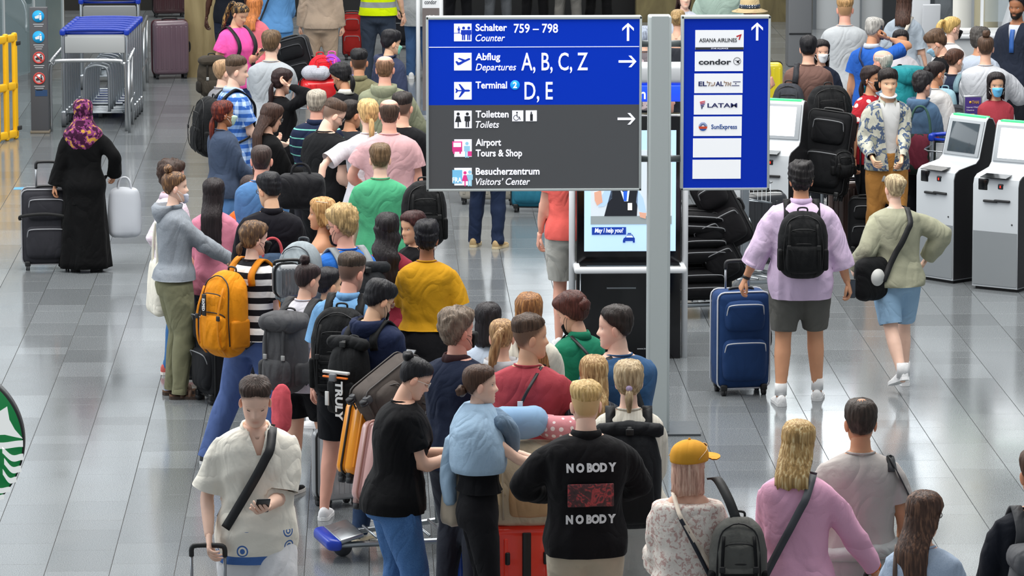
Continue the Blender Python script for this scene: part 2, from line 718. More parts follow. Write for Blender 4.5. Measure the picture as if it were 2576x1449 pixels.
def build_floor():
    fm = floor_mat()
    x0, x1 = G(52, 1180).x, G(2681, 1180).x
    tw = (x1 - x0) / 18
    base = MD([(-14, 20, -.007), (18, 20, -.007), (18, 96, -.007), (-14, 96, -.007)], [(0, 1, 2, 3)])
    fo = base.build('floor', plain('#2b2c2d', .5), None, smooth=False, kind='structure')
    rs = random.Random(5)
    ts = []
    k0, k1 = int((-10 - x0) / tw), int((14 - x0) / tw)
    for k in range(k0, k1):
        y = 21.0 + rs.choice((0, .1, .2, .3))
        while y < 88:
            L = rs.choice((.3, .6, .6, .6, .9))
            ts.append((x0 + k * tw, y, L, rs.choice((0, 1, 2, 3))))
            y += L
    tones = (.86, .96, 1.03, 1.14)

    def tile(w, L, tone, gap=.004, b=.0007):
        g = gap / 2
        V = [(g, g, -.007), (w - g, g, -.007), (w - g, L - g, -.007), (g, L - g, -.007)]
        V += [(g, g, -b), (w - g, g, -b), (w - g, L - g, -b), (g, L - g, -b)]
        V += [(g + b, g + b, 0), (w - g - b, g + b, 0), (w - g - b, L - g - b, 0), (g + b, L - g - b, 0)]
        Fc = [(8, 9, 10, 11)]
        for a in (0, 4):
            for i in range(4):
                j = (i + 1) % 4
                Fc.append((a + i, a + j, a + j + 4, a + i + 4))
        m = MD(V, Fc)
        return m.paint((tone * .99, tone, tone * 1.01))

    def inview(x, y):
        d = cam.matrix_basis.inverted() @ Vector((x, y, 0))
        px, py = d.x / -d.z * F + 1288, -d.y / -d.z * F + 724.5
        return -40 < px < 2616 and -20 < py < 1470

    vis = sorted([t for t in ts if inview(t[0] + tw / 2, t[1] + t[2] / 2)], key=lambda t: -t[2] / (t[1] + t[2] / 2) ** 3)
    single = set(vis[:300])
    cache = {}
    rest = []
    for t in ts:
        if t in single:
            kx = (t[2], t[3])
            if kx not in cache:
                o = tile(tw, t[2], tones[t[3]]).build('tile', fm, fo, smooth=False)
                cache[kx] = o.data
            else:
                o = bpy.data.objects.new('tile', cache[kx])
                C.objects.link(o)
                o.parent = fo
            o.location = (t[0], t[1], 0)
        else:
            rest.append(t)
    one = MD()
    Vs, Fs, Cs, n = [], [], [], 0
    for t in rest:
        m = tile(tw, t[2], tones[t[3]])
        Vs.append(m.V + np.array((t[0], t[1], 0)))
        Cs.append(m.col)
        Fs += [tuple(i + n for i in f) for f in m.F]
        n += len(m.V)
    MD(np.vstack(Vs), Fs, np.vstack(Cs)).build('tile', fm, fo, smooth=False, kind='stuff')


build_floor()

# ================================================================ HALL SHELL
def struct(md, name, m, smooth=False):
    return md.build(name, m, None, smooth=smooth, kind='structure')


def marble(c1, c2, sc=1.5, rough=.25):
    N = NT('marble')
    tc = N.n('NewGeometry')
    mp = N.n('Mapping')
    mp.inputs['Scale'].default_value = (1, 1, .25)
    N.l(tc.outputs['Position'], mp.inputs[0])
    nz = N.n('TexNoise', i_Scale=sc * 3, i_Detail=6.0, i_Distortion=.8)
    N.l(mp.outputs[0], nz.inputs['Vector'])
    N.l(N.ramp(nz.outputs[0], [(.3, c1), (.7, c2)]), N.b.inputs['Base Color'])
    setp(N.b, Roughness=rough)
    return N.m


def wallbox(name, px0, px1, Y, z0, z1, m, depth=.3, bev=0):
    a, b = AY(px0, 200, Y).x, AY(px1, 200, Y).x
    md = box(b - a, depth, z1 - z0, ((a + b) / 2, Y + depth / 2, (z0 + z1) / 2), bev)
    return struct(md, name, m)


dark = plain('#17181a', .35)
beige = marble('#7a6a48', '#a99870')
white_wall = plain('#b9bdc0', .5)
# far glazed end wall (its lit panes are what the polished floor mirrors)
def end_wall():
    Yw = 84.0
    xs = [-16 + i * 1.6 for i in range(24)]
    zs = [4.2, 5.6, 7.0, 8.4, 9.8, 11.2, 12.6, 14.0]
    wall = box(40, .3, 4.2, (2.5, Yw + .2, 2.1)).add(box(40, .3, 4, (2.5, Yw + .2, 16.0)))
    for X, w in ((-9.5, .9), (-3.4, .8), (1.6, .9), (6.55, 1.0), (12.6, 1.1)):
        wall.add(box(w, .9, 18, (X, Yw - .4, 9)))
    wo = struct(wall, 'wall_back', dark)
    k = 0
    gl = {}
    for i in range(len(xs) - 1):
        w = 1.6
        xm = xs[i] + w / 2
        level = .75 if xm < -3 else .95 if xm < 2 else 1.7 if xm < 5 else 2.6 if xm < 8 else 4.4
        rnd = random.Random(i * 13)
        wn = None
        for j in range(len(zs) - 1):
            e = level * rnd.choice((.55, .9, 1.0, 1.15, .2 if xm > 3 and j > 4 else .8))
            key = round(e, 2)
            if key not in gl: gl[key] = plain('#e9f1f6', .2, emit=key)
            h = zs[j + 1] - zs[j]
            o = box(w - .14, .04, h - .12, (xm, Yw + .1, zs[j] + h / 2)).build('pane', gl[key], None, smooth=False)
            if wn is None:
                k += 1
                wn = struct(box(.14, .16, 9.8, (xs[i], Yw + .05, 9.1)), 'window_%d' % k, plain('#3b3f43', .4))
            o.parent = wn


end_wall()
wallbox('wall_dark_end', 560, 1650, 62, 0, 3.4, plain('#0d0e10', .45))
wallbox('column', 466, 575, 54.2, 0, 7, beige, .8)
wallbox('wall_left', -420, 470, 63, 0, 4.2, plain('#24221d', .4))
wallbox('column', 118, 160, 56, 0, 6, marble('#3a3426', '#6b6048'), .4)
wallbox('wall_beige', 1600, 2060, 61, 0, 5.5, marble('#5a5138', '#857a55'), .3)
wallbox('wall_right', 2040, 2760, 60, 0, 4.6, white_wall)
wallbox('trim_1', 2042, 2052, 59.9, 0, 4.5, metal('#8c9094'), .06)
wallbox('trim_2', 2108, 2113, 59.9, 0, 4.5, plain('#70757a', .5), .06)
wallbox('trim_3', 2162, 2166, 59.9, 0, 4.5, plain('#70757a', .5), .06)
wallbox('wall_niche', 2219, 2262, 59.8, 0, 4.4, plain('#26292d', .4), .1)
wallbox('wall_niche', 2308, 2372, 59.8, 0, 4.4, plain('#3a4046', .4), .1)


def round_column(px, Y, r, m, h=7):
    x = AY(px, 200, Y).x
    struct(rings([ring((x, Y, 0), r * 1.04, r * 1.04, 32), ring((x, Y, .12), r * 1.04, r * 1.04, 32), ring((x, Y, .13), r, r, 32), ring((x, Y, h), r, r, 32)]), 'column', m, True)


round_column(2405, 56, .185, plain('#d9d8d0', .4))
round_column(2478, 58, .16, plain('#a39d84', .4))

# ================================================================ SIGN
YS = G(1657, 1085).y
_o, _r, _b = AY(1069, 42, YS), AY(1611, 42, YS), AY(1069, 477, YS)
KX, KZ = (_r.x - _o.x) / 542, (_o.z - _b.z) / 435


def sx(px): return (px - 1657) * KX


def sz(py): return _o.z - (py - 42) * KZ


sign_x = AY(1657, 477, YS).x
alu = plain('#b3bbbb', .45, .0)
white_p = plain('#e6e8f2', .5, emit=.0)


def rect(px0, py0, px1, py1, y, t, bev=0):
    return box(sx(px1) - sx(px0), t, sz(py0) - sz(py1), ((sx(px0) + sx(px1)) / 2, y, (sz(py0) + sz(py1)) / 2), bev)


def build_sign():
    root = thing('wayfinding_sign', 'large blue and grey airport direction sign with two panels on one grey post', 'sign', (sign_x, YS, 0))
    po = rect(1629, 40, 1686, 42, 0, .1)
    z1 = sz(40)
    pw = sx(1686) - sx(1629)
    post = rbox(pw, .17, z1, .012, 1).move((0, 0, z1 / 2)).build('post', alu, root)
    box(pw * .76, .006, z1, (0, -.088, z1 / 2)).build('cover_strip', plain('#adb5b5', .45), post, smooth=False)
    box(.56, .5, .014, (.02, .06, .008)).build('base_plate', plain('#5d6266', .4, .8), root, smooth=False)
    for py in (112, 402):
        rail = tube([(sx(1600), .02, sz(py)), (sx(1725), .02, sz(py))], 8.5 * KZ, 14)
        rail.build('cross_rail', plain('#7e8486', .4, .5), root)

    def panel(px0, px1, py0, py1, cells):
        y = -.02
        b = rect(px0, py0, px1, py1, y, .10, .008).build('panel_frame', alu, root)
        for (a, c, d, e, m) in cells:
            rect(a, c, d, e, y - .0505, .006).build('panel_face', m, b, smooth=False)
        # raised lip around the faces
        lip = MD()
        for (a, c, d, e) in ((px0, py0, px1, py0 + 7), (px0, py1 - 6, px1, py1), (px0, py0, px0 + 6, py1), (px1 - 6, py0, px1, py1)):
            lip.add(rect(a, c, d, e, y - .055, .022, .003))
        lip.build('rim', alu, b)
        return b

    # the panels are internally lit
    blue = plain('#002fae', .6, emit=.34, spec=.15)
    blue2 = plain('#02279c', .6, emit=.34, spec=.15)
    grey = plain('#46484b', .5, emit=.25)
    wh = plain('#e9ebf5', .5, emit=.55)
    A = panel(1069, 1611, 40, 478, [(1075, 47, 1605, 261, blue), (1075, 261, 1605, 472, grey)])
    B = panel(1711, 1935, 40, 478, [(1717, 47, 1929, 472, blue2)])
    yf = -.0765

    def T(s, x0, x1, bl, cap, bold=.012, shear=0.0, m=wh, par=A, y=yf):
        size = cap * KZ / .70
        return text(s, size, m, par, (sx(x0), y, sz(bl)), fit=sx(x1) - sx(x0), bold=bold * size, shear=shear)

    rect(1076, 115, 1604, 116.6, yf, .002).build('divider', wh, A, smooth=False)
    T('Schalter', 1193, 1272, 75, 17, .022)
    T('759 – 798', 1289, 1400, 80, 22, .014)
    T('Counter', 1193, 1267, 101, 17, .008, .25)
    T('Abflug', 1193, 1255, 148, 17, .022)
    T('Departures', 1193, 1295, 174, 17, .008, .25)
    T('A, B, C, Z', 1308, 1475, 174, 44, .008)
    T('Terminal', 1193, 1272, 219, 17, .022)
    T('D, E', 1316, 1387, 247, 44, .008)
    T('Toiletten', 1193, 1276, 292, 17, .022)
    T('Toilets', 1193, 1252, 318, 17, .008, .25)
    T('Airport', 1193, 1257, 363, 17, .022)
    T('Tours & Shop', 1193, 1310, 390, 17, .022)
    T('Besucherzentrum', 1193, 1354, 436, 17, .022)
    T("Visitors’ Center", 1193, 1330, 462, 17, .008, .25)
    disc((sx(1292), yf, sz(211)), 12 * KX, .002).build('badge', plain('#0a97ee', .5, emit=.5), A)
    T('2', 1287, 1297, 218, 14, .03, y=yf - .002)

    def arrow(cx, cy, L, w, right, par):
        p = [(-3, -L / 2), (3, -L / 2), (3, L / 2 - 9), (w / 2, L / 2 - 9 - w * .38), (w / 2, L / 2 - 2 - w * .38), (0, L / 2), (-w / 2, L / 2 - 2 - w * .38), (-w / 2, L / 2 - 9 - w * .38), (-3, L / 2 - 9)]
        if right: p = [(b, -a) for a, b in p]
        # ring order stays simple
        pts = [(sx(cx + a), sz(cy - b)) for a, b in p]
        prism(pts, yf - .001, yf + .001).build('arrow', wh, par, smooth=False)

    arrow(1576, 79, 45, 29, False, A)
    arrow(1575, 153, 45, 29, True, A)
    arrow(1573, 297, 45, 29, True, A)
    arrow(1901, 79, 45, 29, False, B)
    fig_y = yf - .003

    def fig(par, m, cx, top, h, skirt=False, legs=True):
        u = h / 10
        md = disc((sx(cx), fig_y, sz(top + u * 1.1)), u * 1.1 * KX, .0015, n=14)
        if skirt:
            pts = [(-1.0, 2.6), (1.0, 2.6), (2.2, 6.6), (.4, 6.6), (.4, 10), (-.4, 10), (-.4, 6.6), (-2.2, 6.6)]
        else:
            pts = [(-1.9, 2.6), (1.9, 2.6), (1.9, 6), (1.2, 6), (1.2, 10), (.2, 10), (.2, 6.4), (-.2, 6.4), (-.2, 10), (-1.2, 10), (-1.2, 6), (-1.9, 6)]
        md.add(prism([(sx(cx + a * u), sz(top + b * u)) for a, b in pts], fig_y - .001, fig_y + .001))
        md.build('figure', m, par, smooth=False)

    ink = plain('#0433b5', .4, emit=.3)
    gink = plain('#303338', .4)
    icons = []
    for i, y0 in enumerate((57, 130, 203, 275, 347, 419)):
        icons.append(rect(1139, y0, 1183, y0 + 44, yf, .003).build('pictogram', wh, A, smooth=False))
    rect(1139, 80, 1183, 81.4, fig_y, .001).build('counter_line', ink, icons[0], smooth=False)
    for cx in (1151, 1163, 1176): fig(icons[0], ink, cx, 64, 34 if cx > 1155 else 16, False)
    # aircraft taking off / aircraft
    pl = [(1142, 152), (1146, 150), (1151, 154), (1160, 150), (1148, 144), (1152, 142), (1167, 147), (1176, 143), (1180, 144), (1179, 147), (1164, 154), (1154, 160), (1148, 161)]
    prism([(sx(a), sz(b)) for a, b in pl], fig_y - .001, fig_y + .001).build('aircraft', ink, icons[1], smooth=False)
    pl = [(1142, 219), (1145, 219), (1149, 223), (1158, 223), (1150, 208), (1154, 208), (1166, 222), (1176, 222), (1180, 224.5), (1176, 227), (1166, 227), (1154, 241), (1150, 241), (1158, 226), (1149, 226), (1145, 230), (1142, 230), (1144, 224.5)]
    prism([(sx(a), sz(b)) for a, b in pl], fig_y - .001, fig_y + .001).build('aircraft', ink, icons[2], smooth=False)
    fig(icons[3], gink, 1149, 279, 37, True)
    fig(icons[3], gink, 1172, 279, 37)
    for x0 in (1285, 1319):
        q = rect(x0, 275, x0 + 28, 302, yf, .003).build('pictogram', wh, A, smooth=False)
        if x0 == 1285:
            disc((sx(1297), fig_y, sz(280)), 2.2 * KX, .0015).build('figure', gink, q)
            tube([(sx(1295), fig_y, sz(291)) + np.zeros(3)] + [] if False else [(sx(1295) + 6.5 * KX * math.cos(a), fig_y, sz(293) + 6.5 * KZ * math.sin(a)) for a in np.linspace(1.4, 6.2, 12)], .0025, 5).build('wheel', gink, q)
            tube([(sx(1297), fig_y, sz(283)), (sx(1297.5), fig_y, sz(291)), (sx(1303), fig_y, sz(291)), (sx(1305), fig_y, sz(298))], .0035, 5).build('figure', gink, q)
        else:
            fig(q, gink, 1333, 277, 10)
            rect(1330, 284, 1337, 301, fig_y, .001).build('lift', gink, q, smooth=False)
    pink, pale = plain('#d83a86', .5, emit=.4), plain('#8fc4dd', .5, emit=.4)
    rect(1134, 352, 1159, 378, fig_y, .002, .004).build('bus', pink, icons[4])
    rect(1137, 355, 1156, 366, fig_y - .002, .002).build('bus_window', wh, icons[4], smooth=False)
    for cx in (1138, 1154): rect(cx - 2, 378, cx + 2, 383, fig_y, .002).build('bus_wheel', pink, icons[4], smooth=False)
    fig(icons[4], pale, 1171, 353, 40)
    rect(1173, 377, 1183, 389, fig_y - .002, .002).build('suitcase_mark', pink, icons[4], smooth=False)
    rect(1134, 424, 1159, 458, fig_y, .002).build('map', plain('#6fb6dd', .5, emit=.4), icons[5], smooth=False)
    text('FRA', 12 * KZ / .7, wh, icons[5], (sx(1134), fig_y - .003, sz(455)), fit=sx(1158) - sx(1134), bold=.001)
    fig(icons[5], pink, 1166, 427, 38, True)
    fig(icons[5], pale, 1178, 425, 40)
    # airline plates
    plate = plain('#dfe1e4', .5, emit=.38)
    plates = [rect(1742 + (4 - i) * .8, a, 1864 + (4 - i) * .8, b, yf, .004).build('airline_plate', plate, B, smooth=False) for i, (a, b) in enumerate(((75, 124), (129, 178), (184, 233), (238, 287), (292, 341), (347, 395), (401, 449)))]
    py = yf - .004
    rect(1745.5, 118, 1867, 124, py, .002).build('strip', plain('#3a3c40', .5), plates[0], smooth=False)
    text('STAR ALLIANCE', 3.2 * KZ / .7, wh, plates[0], (sx(1785), py - .002, sz(122.6)), fit=sx(1828) - sx(1785))
    ink2 = plain('#34383e', .5)
    navy = plain('#232a66', .5)

    def T2(s, x0, x1, bl, cap, m, i, bold=.012, shear=0):
        size = cap * KZ / .70
        text(s, size, m, plates[i], (sx(x0), py, sz(bl)), fit=sx(x1) - sx(x0), bold=bold * size, shear=shear)

    T2('ASIANA AIRLINES', 1755, 1850, 105, 9.5, ink2, 0, .014)
    prism([(sx(a), sz(b)) for a, b in ((1848, 90), (1862, 85), (1857, 100), (1854, 99), (1857, 90), (1850, 93))], py - .001, py + .001).build('emblem', plain('#c8242c', .5), plates[0], smooth=False)
    T2('condor', 1754, 1836, 161, 13, ink2, 1, .03)
    tube([(sx(1851) + 9 * KX * math.cos(a), py, sz(153) + 9 * KZ * math.sin(a)) for a in np.arange(24) * math.pi / 12], .0017, 5, closed=True).build('emblem', ink2, plates[1])
    prism([(sx(a), sz(b)) for a, b in ((1844, 150), (1853, 152), (1858, 149.5), (1856, 154), (1849, 155.5), (1858, 160), (1853, 156), (1850, 153))], py - .001, py + .001).build('bird_mark', ink2, plates[1], smooth=False)
    tan = plain('#a58a74', .5)
    T2('EL', 1754, 1775, 215, 11, navy, 2, .03)
    T2('לע', 1775, 1796, 215, 11, tan, 2, .02)
    T2('AL', 1797, 1817, 215, 11, navy, 2, .03)
    T2('לא', 1818, 1837, 215, 11, tan, 2, .02)
    for yy, xa in ((204, 1841), (213.5, 1838)):
        rect(xa, yy, xa + 19, yy + 1.6, py, .002).build('flag_bar', navy, plates[2], smooth=False)
    disc((sx(1848), py, sz(209.5)), 1.6 * KX, .002).build('emblem', navy, plates[2])
    T2('LATAM', 1777, 1852, 269, 10.5, navy, 3, .02)
    for j, (a, b, cc) in enumerate(((1757, 1771, '#e0243c'), (1758, 1771, '#b3205e'), (1759, 1770, '#3a2a8c'), (1760, 1768, '#232a66'), (1761, 1765, '#232a66'))):
        prism([(sx(a), sz(255 + j * 4)), (sx(b), sz(252 + j * 4)), (sx(b), sz(254 + j * 4)), (sx(a + 2), sz(257.5 + j * 4))], py - .001, py + .001).build('emblem', plain(cc, .5), plates[3], smooth=False)
    T2('SunExpress', 1787, 1852, 323, 11, plain('#1d4f9c', .5), 4, .016)
    sb = plain('#2b5fae', .5)
    for k in range(9):
        a = math.pi * (k + .5) / 9
        tube([(sx(1766) + 4 * KX * math.cos(a), py, sz(317) + 4 * KZ * math.sin(a)), (sx(1766) + 11 * KX * math.cos(a), py, sz(317) + 11 * KZ * math.sin(a))], .0022, 4).build('ray', sb, plates[4])
    prism([(sx(1766) + 11 * KX * math.cos(a), sz(317) + 11 * KZ * math.sin(a)) for a in np.linspace(math.pi, 2 * math.pi, 14)], py - .001, py + .001).build('emblem', plain('#e2502c', .5), plates[4], smooth=False)
    prism([(sx(1766) + 11 * KX * math.cos(a), sz(317) + 11 * KZ * math.sin(a)) for a in np.linspace(math.pi * 1.18, 1.82 * math.pi, 12)], py - .003, py - .001).build('emblem', sb, plates[4], smooth=False)


build_sign()

# ================================================================ PEOPLE
HZ = [-.122, -.116, -.105, -.09, -.075, -.06, -.045, -.03, -.015, 0, .015, .03, .045, .06, .075, .088, .1, .109, .115, .118]
HW = [.012, .026, .040, .050, .0565, .061, .0645, .067, .069, .0705, .073, .0755, .077, .077, .074, .068, .057, .043, .027, .008]
HF = [.062, .073, .082, .085, .085, .0855, .086, .0855, .084, .083, .086, .0895, .090, .088, .083, .075, .062, .045, .025, .000]
HB = [.030, .015, -.005, -.025, -.042, -.056, -.068, -.078, -.087, -.094, -.0985, -.1015, -.102, -.1005, -.096, -.088, -.075, -.058, -.04, -.02]


def headgrid(n=44, m=34, fem=False, jaw=1.0):
    t = np.linspace(0, 1, m)
    z = -.122 + .240 * (t * .75 + .25 * (.5 - .5 * np.cos(math.pi * t)))
    w, yf, yb = np.interp(z, HZ, HW), np.interp(z, HZ, HF), np.interp(z, HZ, HB)
    if fem:
        k = np.interp(z, [-.122, -.03, .03], [.88, .95, .98])
        w = w * k
    w = w * np.interp(z, [-.12, -.03, .02], [jaw, jaw, 1])
    ph = np.arange(n) * 2 * math.pi / n
    Z = np.repeat(z[:, None], n, 1)
    PH = np.repeat(ph[None, :], m, 0)
    ym, D = (yf + yb) / 2, (yf - yb) / 2
    cs, sn = np.cos(PH), np.sin(PH)
    ex = np.where(cs > 0, .86, .92)
    X = w[:, None] * np.sign(sn) * np.abs(sn) ** .9
    Y = ym[:, None] + D[:, None] * np.sign(cs) * np.abs(cs) ** ex
    fr = cs > 0
    g = lambda x, x0, s: np.exp(-((x - x0) / s) ** 2)
    # nose, lips, chin, brow, eye sockets, cheek bones
    nz = np.interp(Z, [-.052, -.046, -.036, -.02, .0, .018, .03], [0, .010, .026, .019, .010, .004, 0])
    Y += fr * nz * g(X, 0, .0125 + .004 * (Z < -.02))
    Y += fr * (.0055 * g(Z, -.063, .007) + .005 * g(Z, -.077, .007)) * g(X, 0, .024)
    Y -= fr * .004 * g(Z, -.070, .0035) * g(X, 0, .024)
    Y += fr * .006 * g(Z, -.104, .013) * g(X, 0, .022)
    Y -= fr * .010 * (g(X, .031, .016) + g(X, -.031, .016)) * g(Z, .001, .011)
    Y += fr * .004 * g(Z, .021, .008) * g(np.abs(X), .03, .03)
    Y += fr * .004 * g(np.abs(X), .045, .016) * g(Z, -.025, .014)
    return X, Y, Z, PH


def wrapdeg(PH):
    d = np.degrees(PH) % 360
    return np.where(d > 180, 360 - d, d)


def gridmesh(X, Y, Z):
    return rings([np.stack([X[i], Y[i], Z[i]], 1) for i in range(len(X))])


HAIR = {  # line(phi): 0,40,65,90,110,140,180 ; thickness top/side/back ; groove amp ; clumps
    'short': ([.088, .074, .050, .012, -.015, -.045, -.052], .020, .008, .008, .0022, .003),
    'boy': ([.055, .045, .035, .005, -.02, -.05, -.06], .026, .014, .015, .0028, .003),
    'buzz': ([.078, .066, .052, .020, -.02, -.06, -.07], .005, .003, .004, .0006, 0),
    'fade': ([.086, .074, .060, .048, .042, .036, .034], .026, .012, .012, .0025, .003),
    'curly': ([.066, .054, .040, .005, -.03, -.065, -.075], .034, .016, .018, .0045, .006),
    'bald': ([.2, .2, .03, .012, -.025, -.06, -.07], .006, .007, .008, .0015, .001),
    'tight': ([.074, .060, .045, .012, -.02, -.05, -.055], .009, .006, .008, .0014, .0005),
    'full': ([.074, .062, .020, -.07, -.09, -.1, -.1], .020, .016, .018, .0030, .002),
    'loose': ([.074, .058, .035, -.02, -.045, -.065, -.07], .018, .014, .02, .003, .003),
}


def haircap(style, fem, seed, hs, n=60, m=36, thick=1.0):
    ln, tt, ts, tb, gr, cl = HAIR[style]
    X, Y, Z, PH = headgrid(n, m, fem)
    d = wrapdeg(PH)
    line = np.interp(d, [0, 40, 65, 90, 110, 140, 180], ln)
    if style == 'bald':
        line = np.where(d > 60, line, .3)
    k = np.clip((Z - line) / .012 + .5, 0, 1)
    k = k * k * (3 - 2 * k)
    if style == 'bald':
        r = np.sqrt(X ** 2 + (Y + .01) ** 2)
        k *= np.clip((.074 - Z) / .02, 0, 1) + np.clip((-Y - .055) / .02, 0, 1) * np.clip((.1 - Z) / .02, 0, 1)
        k = np.clip(k, 0, 1)
    top = np.clip((Z - .05) / .05, 0, 1)
    back = np.clip((d - 90) / 60, 0, 1)
    side = ts + (tb - ts) * back
    T = (side * (1 - top) + tt * top) * thick
    soft = style in ('short', 'fade', 'boy', 'buzz', 'bald', 'curly')
    tp = np.clip((Z - line) / (.055 if style == 'fade' else .038 if soft else .02), 0, 1)
    if style == 'bald': tp = np.clip(np.minimum(tp, (.095 - Z) / .04 + .2 * (Y < -.05)), 0, 1)
    T = T * (.12 + .88 * tp * (2 - tp)) if soft else T * (.35 + .65 * tp)
    P = np.stack([X.ravel(), Y.ravel(), Z.ravel()], 1)
    a = np.sin(PH * 23 + 2.5 * np.sin(Z * 40 + seed) + 1.5 * np.sin(PH * 3 + seed)) * gr
    a += wav(P, 75, seed).reshape(X.shape) * cl * 2
    if style == 'curly': a += wav(P, 160, seed + 2).reshape(X.shape) * .008
    T = T + a
    off = T * k - .010 * (1 - k)
    c = np.array((0, -.005, .01))
    N = P - c
    N /= np.linalg.norm(N, axis=1, keepdims=True)
    Q = P + N * off.ravel()[:, None]
    Q = Q.reshape(m, n, 3)
    return rings([Q[i] for i in range(m)])


def crescent(cx, cy, z, rx, ry, t, th, k=26, gr=.003, seed=0, zr=0.0, yo=0.0):
    a = np.linspace(-th, th, k)
    g = 1 + gr / max(rx, .03) * np.sin(a * 17 + seed + 3 * math.sin(z * 25))
    o = np.stack([cx + rx * np.sin(a) * g, cy - ry * np.cos(a) * g, z + zr * np.sin(a * 9 + seed * 2) + zr * .6 * np.sin(a * 23)], 1)
    i = np.stack([cx + (rx - t) * np.sin(a), cy - (ry - t) * np.cos(a), np.full(k, z)], 1)
    return np.vstack([o, i[::-1]])


def curtain(L, fem=True, th=115, seed=0, wave=0.0, spread=0.0, sway=0.0, z0=.045, back=.0):
    R = []
    m = max(int(L / .022), 6)
    for i in range(m + 1):
        t = i / m
        z = z0 - (L + z0) * t
        a = min(max((.02 - z) / .16, 0), 1)
        rx = .083 + .006 * math.sin(t * 3) + spread * t - .012 * max(t - .6, 0) * (L > .25)
        a2 = min(max((-.07 - z) / .10, 0), 1) * (L > .2)
        cy = -.016 - .050 * a * (L > .2) - back * a - .058 * a2
        ry = .098 - .038 * a * (L > .2) - .012 * a2
        tt = .016 + .010 * t
        the = math.radians(th - (th - 82) * min(a * 1.2, 1) * (L > .2))
        w = wave * math.sin(z * 45 + seed)
        R.append(crescent(sway * max(0, t - .3) + w, cy, z, rx + abs(w) * .4, ry, tt, the, seed=seed, zr=.009 * (t > .95) + .003 * t))
    return rings(R)


def hairmesh(style, fem, seed, hs, L=None, thick=1.0, **k):
    rs = random.Random(seed)
    if style in ('short', 'boy', 'buzz', 'fade', 'curly', 'bald'):
        return haircap(style, fem, seed, hs, thick=thick)
    if style == 'bob':
        md = haircap('full', True, seed, hs)
        return md.add(curtain(L or .13, th=118, seed=seed, spread=.004, **k))
    if style == 'long':
        md = haircap('full', True, seed, hs)
        return md.add(curtain(L or .40, th=k.pop('th', 112), seed=seed, **k))
    if style in ('pony', 'lowpony', 'braid'):
        md = haircap('tight' if style != 'lowpony' else 'loose', True, seed, hs)
        z = .055 if style == 'pony' else -.035
        z = k.get('z', z)
        L = L or .25
        y = -.100
        s = k.get('sway', 0)
        P = [(0, y + .02, z), (0, y - .030, z + .012), (s * .3, y - .06, z - .04), (s * .7, y - .062, z - L * .5), (s, y - .045, z - L)]
        if style == 'lowpony': P = [(0, y + .025, z), (0, y - .012, z - .01), (s * .5, y - .022, z - L * .4), (s, y - .02, z - L)]
        r = [.014, .022, .030, .026, .006] if len(P) == 5 else [.014, .018, .024, .006]
        t = tube(P, r, 14, 7)
        nrm = vnormals(t)
        ang = np.arange(len(t.V)) % 14
        t.V += nrm * (np.sin(ang * 2.7 + t.V[:, 2] * 30) * .004)[:, None]
        return md.add(t)
    if style in ('bun', 'topbun', 'updo'):
        md = haircap('tight' if style != 'updo' else 'loose', True, seed, hs, thick=1 if style != 'updo' else 1.5)
        p = {'bun': (0, -.118, .035), 'topbun': (0, -.055, .148), 'updo': (0, -.105, .015)}[style]
        p = k.get('p', p)
        r = k.get('r', .036 if style != 'updo' else .05)
        b = ball(p, (r * 1.1, r * .95, r), 18, 12)
        nrm = vnormals(b)
        b.V += nrm * (wav(b.V, 110, seed) * .010)[:, None]
        return md.add(b)
    raise ValueError(style)


def ik(a, t, l1, l2, hint):
    a, t, hint = np.array(a, float), np.array(t, float), np.array(hint, float)
    d = t - a
    L = np.linalg.norm(d)
    if L > (l1 + l2) * .995:
        t = a + d / L * (l1 + l2) * .995
        d = t - a
        L = np.linalg.norm(d)
    u = d / L
    x = (l1 * l1 - l2 * l2 + L * L) / (2 * L)
    h = math.sqrt(max(l1 * l1 - x * x, 0))
    v = hint - u * np.dot(hint, u)
    v /= max(np.linalg.norm(v), 1e-6)
    return a + u * x + v * h, t


HANDS = {'down': (.27, .05, .80), 'phone': (.05, .31, 1.20), 'front': (.08, .30, 1.04), 'hip': (.19, .06, .99), 'strap': (.13, .16, 1.33),
         'face': (.08, .15, 1.56), 'pull': (.30, -.22, .86), 'low': (.20, .22, .85), 'fold': (-.08, .22, 1.12), 'reach': (.15, .52, 1.05), 'pocket': (.2, .03, .90),
         'hair': (.03, -.10, 1.62)}


